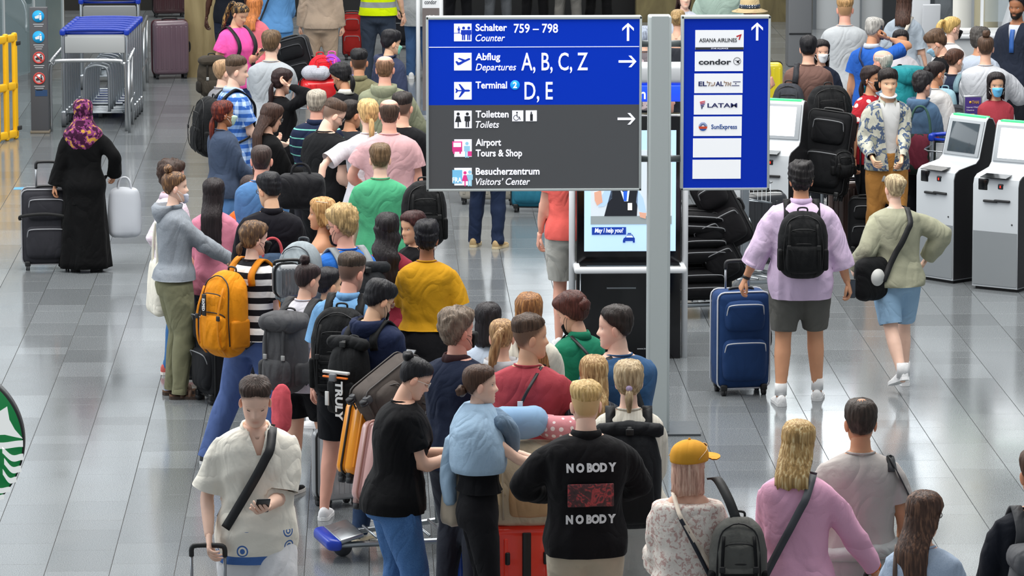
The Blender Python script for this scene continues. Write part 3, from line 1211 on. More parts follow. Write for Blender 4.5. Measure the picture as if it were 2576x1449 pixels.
def hand(w, d, pn, side, curl=.6, s=1.0, thumb=.6):
    """w wrist, d forearm direction, pn palm normal, side +1 = right hand"""
    d = d / np.linalg.norm(d)
    pn = pn - d * np.dot(pn, d)
    pn = pn / max(np.linalg.norm(pn), 1e-6)
    u = np.cross(pn, d) * side  # towards the thumb side
    R = []
    for t, wd, th in ((-.02, .024, .020), (.0, .027, .018), (.03, .036, .016), (.06, .041, .0145), (.088, .040, .012), (.094, .036, .008)):
        c = w + d * t * s + u * .002
        a = np.arange(10) * 2 * math.pi / 10
        R.append(c + s * (np.outer(np.cos(a), u) * wd + np.outer(np.sin(a), pn) * th))
    md = rings(R)
    for k, (off, L) in enumerate(((.029, .070), (.010, .079), (-.010, .074), (-.029, .058))):
        p = w + d * .086 * s + u * off * s
        P = [p - d * .015 * s, p]
        a = .12 + .1 * k
        for j, fr in enumerate((.45, .3, .25)):
            a += curl * (1.0, 1.15, .8)[j]
            q = d * math.cos(a) + pn * math.sin(a)
            P.append(P[-1] + q * L * fr * s)
        md.add(tube(P, [.0095 * s, .0098 * s, .0088 * s, .0078 * s, .0055 * s], 6, 2, dome=True))
    p = w + d * .022 * s + u * .026 * s + pn * .004
    q1 = d * .62 + u * .62 + pn * thumb * .5
    q2 = d * .85 + u * (.35 - thumb * .4) + pn * thumb * .7
    P = [p - u * .01, p + q1 * .034 * s, p + q1 * .034 * s + q2 * .030 * s, p + q1 * .034 * s + q2 * .054 * s]
    md.add(tube(P, [.014 * s, .0125 * s, .0105 * s, .007 * s], 6, 2, dome=True))
    return md


def shoe(col_up, col_sole, kind, a, yaw, s, parent, sandal=False, up=0.0):
    """a = ankle position (local), yaw rad"""
    R = []
    L = .27 * s
    for t, w, z0, h in ((0, .018, .012, .05), (.03, .030, .004, .075), (.10, .036, 0, .085), (.30, .038, 0, .088), (.45, .040, 0, .072), (.62, .046, 0, .055), (.80, .046, 0, .043), (.93, .036, .004, .034), (1.0, .015, .012, .024)):
        if kind == 'sandal': h = min(h, .03)
        y = -.075 * s + L * t
        aa = np.arange(14) * 2 * math.pi / 14
        x = w * s * np.cos(aa)
        z = np.where(np.sin(aa) > 0, z0 + .018 + (h - .018) * np.abs(np.sin(aa)) ** .8, z0 + .018 * (1 - np.abs(np.sin(aa)) ** .3))
        R.append(np.stack([x, np.full(14, y), z], 1))
    md = rings(R[::-1])
    md.rot(yaw, 'Z')
    base = (a[0], a[1], max(a[2] - .085 * s, 0) + 0.0)
    if up: md.rot(up, 'X', (0, .12 * s, 0))
    md.move(base)
    o = md.build('shoe' if kind != 'sandal' else 'sandal', cloth(col_up, bump=.15) if kind != 'leather' else plain(col_up, .4), parent)
    S_ = []
    for t, w in ((-.01, .012), (.03, .033), (.12, .039), (.3, .040), (.45, .041), (.62, .049), (.8, .049), (.94, .038), (1.01, .012)):
        y = -.075 * s + L * t
        S_.append((w * s, y))
    pts = [(x, y) for x, y in S_] + [(-x, y) for x, y in S_[::-1]]
    n = len(pts)
    V = [(x, y, 0.001) for x, y in pts] + [(x * .98, y, .024) for x, y in pts]
    sm = MD(V, [tuple(range(n))[::-1], tuple(range(n, 2 * n))] + [(i, (i + 1) % n, (i + 1) % n + n, i + n) for i in range(n)])
    sm.rot(yaw, 'Z')
    if up: sm.rot(up, 'X', (0, .12 * s, 0))
    sm.move(base).build('sole', plain(col_sole, .6), o, smooth=False)
    if kind == 'sandal':
        for yy in (.02, .08, .13):
            st = tube([(-.042 * s, yy, .015), (-.03 * s, yy, .055), (0, yy, .068), (.03 * s, yy, .055), (.042 * s, yy, .015)], .016, 6, 3, flat=.25, up=(0, 0, 1))
            st = strap([(-.044 * s, yy, .012), (-.034 * s, yy, .05), (0, yy, .066), (.034 * s, yy, .05), (.044 * s, yy, .012)], .028, .003, [(-1, 0, .2), (-.6, 0, .8), (0, 0, 1), (.6, 0, .8), (1, 0, .2)], 3)
            st.rot(yaw, 'Z').move(base).build('strap', plain('#5a4234', .6), o)
    return o


SKIN = {'fair': '#efc6b0', 'light': '#e6b59b', 'rosy': '#e6ab96', 'tan': '#cf9673', 'olive': '#d8a888', 'brown': '#a06a4a', 'dark': '#4b2e22', 'asian': '#e6b896'}
TM = [(.78, .150, .105, -.01), (.88, .172, .122, -.01), (.96, .166, .116, -.005), (1.06, .150, .104, 0), (1.16, .155, .108, .0), (1.27, .172, .120, .0), (1.36, .184, .118, -.008), (1.42, .172, .098, -.012), (1.465, .115, .072, -.014), (1.50, .064, .060, -.012), (1.56, .054, .057, -.004)]
TF = [(.78, .150, .110, -.01), (.88, .178, .125, -.015), (.96, .166, .112, -.01), (1.06, .132, .094, 0), (1.16, .136, .098, .0), (1.27, .152, .122, .012), (1.36, .160, .108, -.004), (1.42, .150, .086, -.012), (1.465, .098, .062, -.014), (1.50, .056, .053, -.012), (1.56, .047, .050, -.004)]


class Person:
    pass


def person(hx, hy, h, f, label, skin='light', hair=('short', '#3a2a20'), top=None, bot=None, shoes=('#e8e8e8', '#f2f2f2', 'shoe'), L='down', R='down', hd=(0, 0),
           st='stand', bw=1.0, lean=0.0, fem=False, mask=None, glasses=None, beard=None, curlL=.5, curlR=.5, elbL=None, elbR=None, seed=None, res=None, jaw=1.0,
           feet=None, eyes='open', extra=None, roll=0, palmL=None, palmR=None, tw=0, group=None, hgt_off=.012, Y=None):
    P = Person()
    s = h / 1.75
    seed = seed if seed is not None else int(hx * 7 + hy * 3) % 997
    top = dict(top or dict(k='tee', c='#888888'))
    bot = dict(bot or dict(k='full', c='#333a4a'))
    T = [(z * s, w * bw * s, d * (bw ** 1.4) * s, y * s) for z, w, d, y in (TF if fem else TM)]
    tz = np.array([t[0] for t in T])

    def ctr(z):  # torso centre
        return np.array((0.0, float(np.interp(z, tz, [t[3] for t in T])) + lean * max(z - .95 * s, 0), z))

    def rad(z):
        return float(np.interp(z, tz, [t[1] for t in T])), float(np.interp(z, tz, [t[2] for t in T]))

    P.ctr, P.rad, P.s = ctr, rad, s
    shx = (.143 if fem else .161) * s * (1 + (bw - 1) * .5)
    sh = {k: ctr(1.392 * s) + np.array((sg * shx, 0, 0)) for k, sg in (('L', -1), ('R', 1))}
    l1, l2 = .285 * s, .25 * s
    arm = {}
    for k, sg, tgt, eh in (('L', -1, L, elbL), ('R', 1, R, elbR)):
        t = HANDS[tgt] if isinstance(tgt, str) else tgt
        t = np.array((sg * t[0], t[1] + lean * .4, t[2])) if isinstance(tgt, str) else np.array(t, float)
        t = t * s
        e, w = ik(sh[k], t, l1, l2, np.array(eh) if eh is not None else np.array((sg * .34, -.85, -.35)))
        arm[k] = (sh[k], e, w)
    P.arm = arm
    # legs
    hip = {k: np.array((sg * .088 * s * bw, -.008, .90 * s)) for k, sg in (('L', -1), ('R', 1))}
    if feet is None:
        feet = {'stand': ((-.10, 0), (.10, .02)), 'walk': ((-.09, .30), (.09, -.30)), 'walk2': ((-.09, -.28), (.09, .30)), 'wide': ((-.25, -.02), (.2, .04)), 'step': ((-.10, .12), (.11, -.1))}[st]
    leg = {}
    for k, ft in zip('LR', feet):
        fz = ft[2] if len(ft) > 2 else 0
        a = np.array((ft[0] * s, ft[1] * s - .02, .085 * s + fz + (.07 if ft[1] < -.2 else 0)))
        ll = max(.411 * s, np.linalg.norm(a - hip[k]) * .503)
        kn, a = ik(hip[k], a, ll, ll, (0, 1, 0))
        leg[k] = (hip[k], kn, a)
    P.leg = leg
    lr = random.Random(seed)
    near = hy > 380 if res is None else res > 0
    vs = .0145 if near else .021
    # ---- body
    body = rings([ring(ctr(z), w * .93, d * .93, 20, 2.3) for z, w, d, y in T[1:-1]])
    for k in 'LR':
        a, e, w = arm[k]
        ar = .9 + .25 * (bw - 1)
        a0_ = a + (ctr(1.38 * s) - a) * .12
        body.add(tube([a0_, (a + e) / 2, e, e + (w - e) * .35, w], np.array([.047, .045 * ar, .039, .040, .027]) * s * (.88 if fem else 1) * np.array([.92, 1 + (bw - 1) * .8, 1 + (bw - 1) * .8, 1 + (bw - 1) * .8, 1 + (bw - 1) * .5]), 12, 3, dome=True))
        a, e, w = leg[k]
        body.add(tube([a, a + (e - a) * .4, e, e + (w - e) * .3, e + (w - e) * .65, w, w + np.array((0, 0, -.03))], np.array([.088, .082, .056, .058, .046, .036, .036]) * s * (1 + (bw - 1) * .7), 12, 2, dome=True))
    body = voxel(body, (.0185 if top and top['k'] in ('tank', 'crop') else .022) if near else .033, 2)
    sk = np.array(lin(SKIN.get(skin, skin)))
    body.paint(sk)
    for k, sg, cu, pm in (('L', -1, curlL, palmL), ('R', 1, curlR, palmR)):
        a, e, w = arm[k]
        d = w - e
        pn = np.array(pm, float) if pm is not None else np.array((-sg, .25, -.1)) if abs(d[2]) > .12 * s else np.array((-sg * .5, 0, 1.0 if cu < .7 else -1))
        hm = hand(w, d, pn, sg, cu, s * (.93 if fem else 1))
        body.add(hm.paint(sk * .98))
    # ---- head
    hs = (.955 if fem else 1.0) * (.55 + .45 * s)
    X, Yg, Z, PH = headgrid(fem=fem, jaw=jaw)
    hm = gridmesh(X, Yg, Z)
    d = wrapdeg(PH).ravel()
    V = hm.V
    col = np.tile(sk, (len(V), 1))
    fr = V[:, 1] > .04
    lips = fr * np.exp(-((V[:, 0]) / .020) ** 4) * np.exp(-((V[:, 2] + .070) / .0085) ** 4)
    col = col * (1 - lips[:, None] * .6) + np.array(lin('#cc7a72' if fem else '#c48c7c')) * (.45 + sk) * lips[:, None] * .6
    ck = fr * np.exp(-((np.abs(V[:, 0]) - .045) / .018) ** 2) * np.exp(-((V[:, 2] + .035) / .02) ** 2) * .25
    col[:, 1] *= 1 - ck * .35
    col[:, 2] *= 1 - ck * .35
    hst, hc = hair[0], hair[1]
    hl = np.array(lin(hc if hst not in ('hijab',) else '#222222'))
    base = {'bob': 'full', 'long': 'full', 'pony': 'tight', 'braid': 'tight', 'lowpony': 'loose', 'bun': 'tight', 'topbun': 'tight', 'updo': 'loose'}.get(hst, hst)
    if base in HAIR:
        ln = HAIR['short' if base == 'fade' else base][0]
        line = np.interp(d, [0, 40, 65, 90, 110, 140, 180], ln)
        if base == 'bald': line = np.where(V[:, 2] > .088, .3, line)
        k = np.clip((V[:, 2] - line) / .022 + .7, 0, 1) * (.85 if base not in ('bald', 'buzz') else .65)
        col = col * (1 - k[:, None]) + hl * k[:, None]
    if beard:
        bl = np.array(lin(beard[0]))
        kb = np.clip((-.030 - V[:, 2] - .02 * (1 - np.clip(d / 60, 0, 1))) / .015, 0, 1) * np.clip((105 - d) / 15, 0, 1) * (1 - lips) * beard[1]
        kb = np.maximum(kb, fr * np.exp(-((V[:, 2] + .053) / .006) ** 2) * np.exp(-(V[:, 0] / .03) ** 4) * beard[1])
        col = col * (1 - kb[:, None]) + bl * kb[:, None]
    hm.col = col
    for sg in (-1, 1):
        e = ball((0, 0, 0), (.0075, .019, .031), 12, 8)
        e.V[:, 0] += np.where(np.abs(e.V[:, 0]) > 0, 0, 0) + .12 * np.abs(e.V[:, 1])
        e.V[:, 1] -= .15 * e.V[:, 2] * -1
        e.rot(sg * -.45, 'Z').move((sg * .0765 * (.96 if fem else 1), -.010, -.012))
        if not (hst in ('bob', 'long', 'hijab')): hm.add(e.paint(sk * np.array((1.0, .86, .84))))
    hM = Matrix.Translation((0, 0, 0))
    piv = ctr(1.535 * s)
    yaw, pit = hd
    Rm = Matrix.Rotation(math.radians(-yaw), 4, 'Z') @ Matrix.Rotation(math.radians(-pit), 4, 'X') @ Matrix.Rotation(math.radians(roll), 4, 'Y')
    hc0 = Vector((0, .012, 1.75 * s - .118 * hs - 1.535 * s))
    HM = Matrix.Translation(Vector(piv)) @ Rm @ Matrix.Translation(hc0) @ Matrix.Scale(hs, 4)
    P.HM = HM
    body.add(hm.xf(HM))
    # neck column between torso and skull
    nb = HM @ Vector((0, -.010, -.05))
    nr = (.047 if fem else .053) * s * (1 + (bw - 1) * .5)
    body.add(tube([ctr(1.43 * s), ctr(1.475 * s), ctr(1.51 * s), (np.array(nb) + ctr(1.51 * s)) / 2, nb], [nr * 1.6, nr * 1.25, nr * 1.02, nr * .96, nr * .82], 16, 3).paint(sk))
    # ---- root placement from the head-top pixel
    ht = HM @ Vector((0, -.01, .118))
    top_z = float((body.V[:, 2]).max()) + hgt_off
    W = G(hx, hy, top_z) if Y is None else AY(hx, hy, Y)
    rz = math.radians(-f)
    off = Matrix.Rotation(rz, 3, 'Z') @ Vector((ht.x, ht.y, 0))
    loc = Vector((W.x - off.x, W.y - off.y, 0))
    root = thing('person', label, 'person', loc, rz, group)
    P.root, P.M, P.loc, P.rz, P.f = root, Matrix.Translation(loc) @ Matrix.Rotation(rz, 4, 'Z'), loc, rz, f
    P.hand = {}
    for k in 'LR':
        a, e, w = arm[k]
        P.hand[k] = w + (w - e) / np.linalg.norm(w - e) * .085 * s
    body.build('body', skin_mat(), root)
    # ---- face
    rel = (f + yaw) % 360
    facing = 40 < rel < 320
    if facing and hst != 'x':
        for sg in (-1, 1):
            x = .031 * sg
            i = np.argmin(np.abs(X - x) + np.abs(Z - .001) + (Yg < 0) * 9)
            y = Yg.ravel()[i]
            if eyes == 'open':
                ball((x, y - .0065, .001), (.0130, .0115, .0068), 12, 8).xf(HM).build('eye', plain('#e9e4de', .25), root)
                ball((x, y + .0005, .0005), (.0062, .0052, .0062), 10, 6).xf(HM).build('iris', plain('#2a1a12', .2), root)
            tube([(x - .014, y - .001, -.004 if eyes != 'open' else .006), (x, y + .0055, -.007 if eyes != 'open' else .0105), (x + .014, y - .001, -.004 if eyes != 'open' else .006)], .0016, 5, 3).xf(HM).build('lash_line', plain('#241812', .6), root)
            bc = hc if hst != 'hijab' else '#222222'
            tube([(x - sg * .015, y + .010, .0225), (x, y + .012, .0245), (x + sg * .019, y + .003, .0205)], [.0020, .0026, .0010], 6, 3).xf(HM).build('eyebrow', hair_mat(tuple(v * .6 for v in lin(bc))), root)
    # ---- hair
    if hst == 'hijab':
        hj = haircap('full', True, seed, hs)
        X2, Y2, Z2, PH2 = headgrid(48, 30, True)
        dd = wrapdeg(PH2)
        face = np.clip((60 - dd) / 12, 0, 1) * np.clip((.07 - Z2) / .01, 0, 1)
        Pn = np.stack([X2.ravel(), Y2.ravel(), Z2.ravel()], 1)
        N = Pn - np.array((0, -.005, .01))
        N /= np.linalg.norm(N, axis=1, keepdims=True)
        o_ = (.024 + wav(Pn, 60, 3) * .006).reshape(X2.shape) * (1 - face) - .012 * face
        Q = (Pn + N * o_.ravel()[:, None]).reshape(30, 48, 3)
        hj = rings([Q[i] for i in range(30)]).xf(HM)
        R_ = []
        for i, (z, w, dp) in enumerate(((1.60, .095, .10), (1.55, .10, .105), (1.50, .13, .12), (1.45, .185, .145), (1.40, .205, .155), (1.33, .195, .16), (1.27, .17, .155), (1.24, .13, .14))):
            rg = ring(ctr(z * s), w * s, dp * s, 36, 2.2)
            rg[:, 2] += .035 * np.cos(np.arange(36) * 2 * math.pi / 36 * 2 + .3) * (i > 4) - .03 * (i > 5) * np.sin(np.arange(36) * .9)
            R_.append(rg)
        cp = rings(R_[::-1])
        nn = vnormals(cp)
        cp.V += nn * (folds(cp.V, 26, 2) * .006)[:, None]
        hj.add(cp)
        hj.build('headscarf', cloth(*hair[2]), root)
    elif hst != 'none':
        kw = dict(hair[2]) if len(hair) > 2 and isinstance(hair[2], dict) else {}
        Lh = kw.pop('L', None)
        hi = kw.pop('hi', None)
        md = hairmesh(hst, fem, seed, hs, Lh, **kw)
        # long hair hangs straight down even when the head tips
        low = md.V[:, 2] < -.10
        A = md.copy().xf(HM)
        if low.any() and hst in ('long', 'pony', 'lowpony') and abs(pit) > 3:
            HM0 = Matrix.Translation(Vector(piv)) @ Matrix.Rotation(math.radians(-yaw), 4, 'Z') @ Matrix.Translation(hc0) @ Matrix.Scale(hs, 4)
            B = md.copy().xf(HM0)
            k = np.clip((-.02 - md.V[:, 2]) / .12, 0, 1)[:, None]
            sh0 = np.array((HM @ Vector((0, -.09, -.02))) - (HM0 @ Vector((0, -.09, -.02))))
            A.V = A.V * (1 - k) + (B.V + sh0 * .7) * k
        A.build('hair', hair_mat(hc, hi), root)
    # ---- mask
    if mask:
        mc, mk = mask if isinstance(mask, tuple) else (mask, 'flat')
        down = -.035 if mk == 'chin' else 0
        n2, m2 = 44, 34
        d2 = wrapdeg(PH)
        lim = 62 - 10 * (np.abs(Z + .055) / .05)
        zz = (Z - down - (-.060)) / .046
        kz = np.clip((1.06 - np.abs(zz)) / .12, 0, 1)
        ka = np.clip((lim - d2) / 6, 0, 1)
        k = kz * ka
        peak = (.016 if mk != 'cone' else .026) * np.exp(-(d2 / 32) ** 2) * np.exp(-((Z + .048 - down) / .05) ** 2)
        Pn = np.stack([X.ravel(), Yg.ravel(), Z.ravel()], 1)
        smooth_y = np.maximum.accumulate(Yg, axis=0)
        N = Pn - np.array((0, 0, -.03))
        N /= np.linalg.norm(N, axis=1, keepdims=True)
        of = (.007 + peak) * k - .012 * (1 - k)
        Q = (Pn + N * of.ravel()[:, None]).reshape(m2, n2, 3)
        rows = [i for i in range(m2) if Z[i, 0] < .01 + down and Z[i, 0] > -.13]
        mm = rings([Q[i] for i in rows]).xf(HM)
        mo = mm.build('face_mask', cloth(mc, bump=.1, rough=.7), root)
        for sg in (-1, 1):
            i = 0
            e = np.array((sg * .080, -.012, -.002))
            for zc in (-.032 + down * .6, -.088 + down):
                p = np.array((sg * .058, .052, zc))
                tube([p, (p + e) / 2 + np.array((sg * .009, .0, .0)), e + np.array((sg * -.002, -.012, 0))], .0016, 5, 3).xf(HM).build('ear_loop', plain('#e8e8e8' if mc != '#161616' else '#161616', .6), mo)
    if glasses:
        gc, gk = glasses
        g0 = None
        zc, dy = (.002, 0) if gk != 'top' else (.105, -.045)
        for sg in (-1, 1):
            ctrp = np.array((sg * .032, .094 + dy, zc))
            a = np.arange(16) * 2 * math.pi / 16
            pts = ctrp + np.stack([.023 * np.cos(a), -.004 * np.abs(np.cos(a)), .018 * np.sin(a)], 1)
            rim = tube(pts, .0019, 5, closed=True)
            if gk == 'top': rim.rot(.75, 'X', ctrp)
            rim = rim.xf(HM).build('glasses_rim', plain(gc, .3), root) if g0 is None else rim.xf(HM).build('glasses_rim', plain(gc, .3), g0)
            if g0 is None: g0 = rim
            lens = rings([pts + np.array((0, .0005, 0)), pts - np.array((0, .001, 0))])
            if gk == 'top': lens.rot(.75, 'X', ctrp)
            lens.xf(HM).build('lens', plain('#3a3028', .08) if gk in ('top', 'sun') else plain('#cfd8dc', .05, alpha=.25), g0)
            tube([(sg * .055, .088 + dy, zc + .004), (sg * .078, .05 + dy, zc + .004), (sg * .082, -.015 + dy * 1.2, zc - .002)], .0018, 5, 2).xf(HM).build('temple', plain(gc, .3), g0)
        tube([(-.010, .097 + dy, zc + .006), (0, .1 + dy, zc + .009), (.010, .097 + dy, zc + .006)], .0016, 5, 2).xf(HM).build('bridge', plain(gc, .3), g0)
    # ---- lower garment
    e = bot.get('e', .014)
    bk = bot['k']
    bm = bot.get('m') or cloth(*([bot['c']] + list(bot.get('p', ()))), **bot.get('mk', {}))

    def legtube(t1, e0, e1):
        out = MD()
        for k in 'LR':
            a, kn, an = leg[k]
            pts, rr = [], []
            base = [(0, .094), (.2, .088), (.42, .066), (.5, .060), (.66, .060), (.84, .047), (1.0, .042)]
            ts = [t for t, _ in base if t < t1 - .02] + [t1]
            for t in ts:
                r = np.interp(t, [b[0] for b in base], [b[1] for b in base]) * s * (1 + (bw - 1) * .7)
                p = a + (kn - a) * t * 2 if t < .5 else kn + (an - kn) * (t - .5) * 2
                if t == 1.0: p = p + np.array((0, 0, -.045 * s))
                pts.append(p)
                rr.append(r + e0 + (e1 - e0) * t / max(t1, .01))
            u = (pts[-1] - pts[-2]) / np.linalg.norm(pts[-1] - pts[-2])
            cuts.append((pts[-1].copy(), u, lambda V, q=pts[-1].copy(), r=rr[-1]: np.linalg.norm(V - q, axis=1) < r + .05))
            pts.append(pts[-1] + u * .035)
            rr.append(rr[-1])
            out.add(tube(pts, rr, 16, 2))
        return out
    cuts = []

    if bk in ('full', 'shorts', 'capri', 'leggings'):
        t1 = {'full': 1.0, 'shorts': .47, 'capri': .68, 'leggings': .98}[bk]
        t1 = bot.get('t', t1)
        if bk == 'leggings': e = .004
        zs = [.80, .84, .88, .92, .96, 1.0, bot.get('waist', 1.04)]
        pr = rings([ring(ctr(z * s), rad(z * s)[0] + e * .6 - (.012 if z < .86 else 0), rad(z * s)[1] + e * .6, 22, 2.3) for z in zs])
        pr.add(legtube(t1, e, bot.get('e1', e)))
        vb = vs if bot.get('fine') else .033 if bk == 'full' else .020
        md = voxel(pr, vb, 3)
        if bk != 'leggings':
            nn = vnormals(md)
            amp = bot.get('f', .011)
            kk = np.interp(md.V[:, 2] / s, [0, .08, .25, .5, .8, 1.0], [1.6, 1.8, .9, .8, .5, .3]) if bk == 'full' else .8
            md.V += nn * (folds(md.V, 17, seed) * amp * (np.asarray(kk) if np.ndim(kk) else np.full(len(md.V), kk)))[:, None]
        if bk != 'leggings': cut(md, cuts, 0)
        o = md.build('trousers' if bk in ('full', 'capri') else bk, bm, root)
        if bot.get('cuff'):
            for k in 'LR':
                a, kn, an = leg[k]
                p = a + (kn - a) * t1 * 2 if t1 < .5 else kn + (an - kn) * (t1 - .5) * 2
                u = (an - kn) if t1 >= .5 else (kn - a)
                u = u / np.linalg.norm(u)
                r = np.interp(t1, [0, .42, .5, .68, .84, 1.0], [.094, .066, .060, .060, .047, .042]) * s * (1 + (bw - 1) * .7) + bot.get('e1', e) + .006
                tube([p - u * .05, p - u * .045, p, p + u * .006], [r - .01, r, r + .002, r - .012], 18).build('cuff', cloth(bot['cuff']), o)
    elif bk in ('skirt', 'dress'):
        z1 = bot.get('z', .5)
        fl = bot.get('fl', .06)
        R_ = []
        mid = (leg['L'][2] + leg['R'][2]) / 2
        nz = 16
        for i in range(nz + 1):
            t = i / nz
            z = (1.05 * (1 - t) + z1 * t) * s
            w, dd = rad(max(z, .88 * s))
            g = t ** 1.2 * fl
            cc = ctr(z)
            cc = cc + (np.array((mid[0], mid[1], 0)) - np.array((0, 0, 0))) * t * .5
            rg = ring((cc[0], cc[1], z), w + .015 + g, dd + .02 + g, 40, 2.1)
            aa = np.arange(40) * 2 * math.pi / 40
            rg[:, :2] += (np.stack([np.cos(aa), np.sin(aa)], 1)) * (np.sin(aa * 7 + seed + 1.5 * t) * .014 * t)[:, None]
            R_.append(rg)
        md = rings(R_[::-1])
        o = md.build(bk, bm, root)
    P.bottom = o
    # ---- upper garment
    tk = top['k']
    e = top.get('e', {'tee': .014, 'polo': .016, 'shirt': .018, 'long': .014, 'hoodie': .024, 'jacket': .026, 'tank': .012, 'coat': .035, 'blouse': .03, 'crop': .012}.get(tk, .018))
    hem = top.get('hem', {'crop': 1.02}.get(tk, .84))
    sl = top.get('sl', {'tee': .30, 'polo': .32, 'tank': 0, 'crop': .3, 'shirt': 1.0}.get(tk, .985))
    se = top.get('se', e + (.008 if sl < .6 else .002))
    tm = top.get('m') or cloth(*([top['c']] + list(top.get('p', ()))), **top.get('mk', {}))
    zt = top.get('zt', 1.485)
    zs = [hem - .05] + list(np.arange(hem, 1.40, .06)) + [1.41, 1.44, 1.465, zt]
    zs = sorted(set(round(z, 3) for z in zs if z <= zt))
    RR = []
    for i, z in enumerate(zs):
        w, dd = rad(z * s)
        x = e
        if z < .98: x = e + top.get('fl', .006) * (1 + (.98 - z) * 6)
        if z < 1.04: x = max(x, bot.get('e', .014) + .012)
        if z > 1.45: x = e * .45
        c_ = ctr(z * s)
        dy = 0
        if tk == 'tank' and z > 1.3: w = w * .93
        if i == len(zs) - 1 and zt > 1.47: w = dd = (.047 if fem else .053) * s * (1 + (bw - 1) * .5) * 1.22 + .004 - e * .45
        RR.append(ring(c_, w + x, dd + x + top.get('belly', 0) * math.exp(-((z - 1.05) / .14) ** 2), 26, 2.35))
    md = rings(RR)
    hw_, hd_2 = rad(max(hem, .8) * s)
    hc_ = ctr(hem * s)
    tcuts = [((0, 0, hem * s), (0, 0, -1), lambda V: ((V[:, 0] / (hw_ + .075)) ** 2 + ((V[:, 1] - hc_[1]) / (hd_2 + .10 + top.get('belly', 0))) ** 2) < 1)]

    def near_axis(q, u, r):
        def test(V):
            dv = V - q
            ax = dv @ u
            dist = np.linalg.norm(dv - np.outer(ax, u), axis=1)
            w = np.interp(V[:, 2], tz, [t[1] for t in T]) + e + .010
            d = np.interp(V[:, 2], tz, [t[2] for t in T]) + e + .010
            yc = np.interp(V[:, 2], [.8 * s, .95 * s, 1.5 * s], [ctr(.8 * s)[1], ctr(.95 * s)[1], ctr(1.5 * s)[1]])
            out = (np.abs(V[:, 0]) / w) ** 2.3 + (np.abs(V[:, 1] - yc) / d) ** 2.3 > 1
            return (dist < r * 1.15 + .01) & (np.abs(ax) < .06) & out
        return test

    if sl > 0:
        for k in 'LR':
            a, e_, w = arm[k]
            in_ = ctr(1.40 * s) + (a - ctr(1.40 * s)) * .55
            pts, rr = [in_], [.05 * s]
            base = [(0, .052), (.15, .054), (.35, .050), (.5, .044), (.62, .046), (1.0, .031)]
            ts = [t for t, _ in base if t < sl - .03] + [sl]
            for t in ts:
                p = a + (e_ - a) * t * 2 if t < .5 else e_ + (w - e_) * (t - .5) * 2
                r = np.interp(t, [b[0] for b in base], [b[1] for b in base]) * s * (.88 if fem else 1) * (1 + (bw - 1) * (.8 if t > .1 else .2))
                pts.append(p)
                rr.append(r + (e * .6 + (se - e * .6) * t / max(sl, .01)) * (1 if t > 0 else .05) * (1 if t > 0 else 1))
            if top.get('bell'): rr[-1] += top['bell']
            elif sl > .9 and tk in ('hoodie', 'jacket', 'long'): rr[-1] -= .010
            u = (pts[-1] - pts[-2]) / np.linalg.norm(pts[-1] - pts[-2])
            tcuts.append((pts[-1].copy(), u, near_axis(pts[-1].copy(), u, rr[-1])))
            pts.append(pts[-1] + u * .035)
            rr.append(rr[-1])
            md.add(tube(pts, rr, 16, 2, dome=False))
    md = voxel(md, vs, 3)
    nn = vnormals(md)
    amp = top.get('f', .014) * (1 if near else .62)
    V = md.V
    kk = np.interp(V[:, 2] / s, [.8, 1.0, 1.15, 1.35, 1.43, 1.5], [1.2, 1.4, 1.1, .7, .35, .1])
    kk = np.where(np.abs(V[:, 0]) > .19 * s, 1.25, kk)
    md.V = V + nn * (folds(V, top.get('ff', 15), seed + 1) * amp * kk)[:, None]
    cut(md, tcuts, vs * .5)
    if top.get('v'):
        zv, hw = top['v']
        zv *= s
        ht = 1.50 * s - zv
        V = md.V
        n1 = np.array((1, 0, -hw / ht)); n1 /= np.linalg.norm(n1)
        d1 = (V - np.array((0, 0, zv))) @ n1
        d2 = (V * np.array((-1, 1, 1)) - np.array((0, 0, zv))) @ n1
        over = (d1 < 0) & (d2 < 0) & (V[:, 1] > ctr(1.3 * s)[1] + .02)
        ol = over.tolist()
        md.F = [f for f in md.F if not all(ol[i] for i in f)]
        use1 = over & (d1 > d2)
        use2 = over & (d1 <= d2)
        V[use1] -= np.outer(d1[use1], n1)
        n2 = n1 * np.array((-1, 1, 1))
        V[use2] -= np.outer(d2[use2], n2)
    if top.get('inner'):
        ri = rings([ring(ctr(z * s), rad(z * s)[0] + .006, rad(z * s)[1] + .008, 24, 2.3) for z in (.74, .80, .9, 1.0, 1.1, 1.2, 1.3, 1.38, 1.43, 1.46)])
        ri.build('inner_shirt', cloth(top['inner'], bump=.15), root)
    nm = {'tee': 't_shirt', 'polo': 'polo_shirt', 'shirt': 'shirt', 'long': 'long_sleeved_top', 'hoodie': 'hoodie', 'jacket': 'jacket', 'tank': 'sleeveless_top', 'coat': 'coat', 'blouse': 'blouse', 'crop': 'crop_top'}[tk]
    to = md.build(nm, tm, root)
    P.top = to
    P.te = e
    nr = (.049 if fem else .057) * s * (1 + (bw - 1) * .5)
    if top.get('collar'):
        c_ = top['collar']
        A = np.radians(np.linspace(28 if top.get('v') else 10, 360 - (28 if top.get('v') else 10), 26))
        R_ = []
        cn = ctr(1.49 * s)
        for a in A:
            fr = max(math.cos(a), 0)
            dz = -.012 - .030 * fr - (.02 * fr ** 2 if top.get('v') else 0)
            sp = 1 + .25 * fr * (1 if top.get('v') else .2)
            q = []
            for dr, z in ((.010, -.004), (.008, .026), (.013, .034), (.022, .018), (.032, -.012), (.026, -.012), (.016, .014)):
                r = (nr + dr) * sp
                q.append((cn[0] + r * math.sin(a), cn[1] + r * math.cos(a) * 1.05, cn[2] + z + dz))
            R_.append(np.array(q))
        rings(R_).build('collar', cloth(c_) if isinstance(c_, str) else c_, to)
    elif tk in ('tee', 'long', 'tank', 'crop') and not top.get('nocol'):
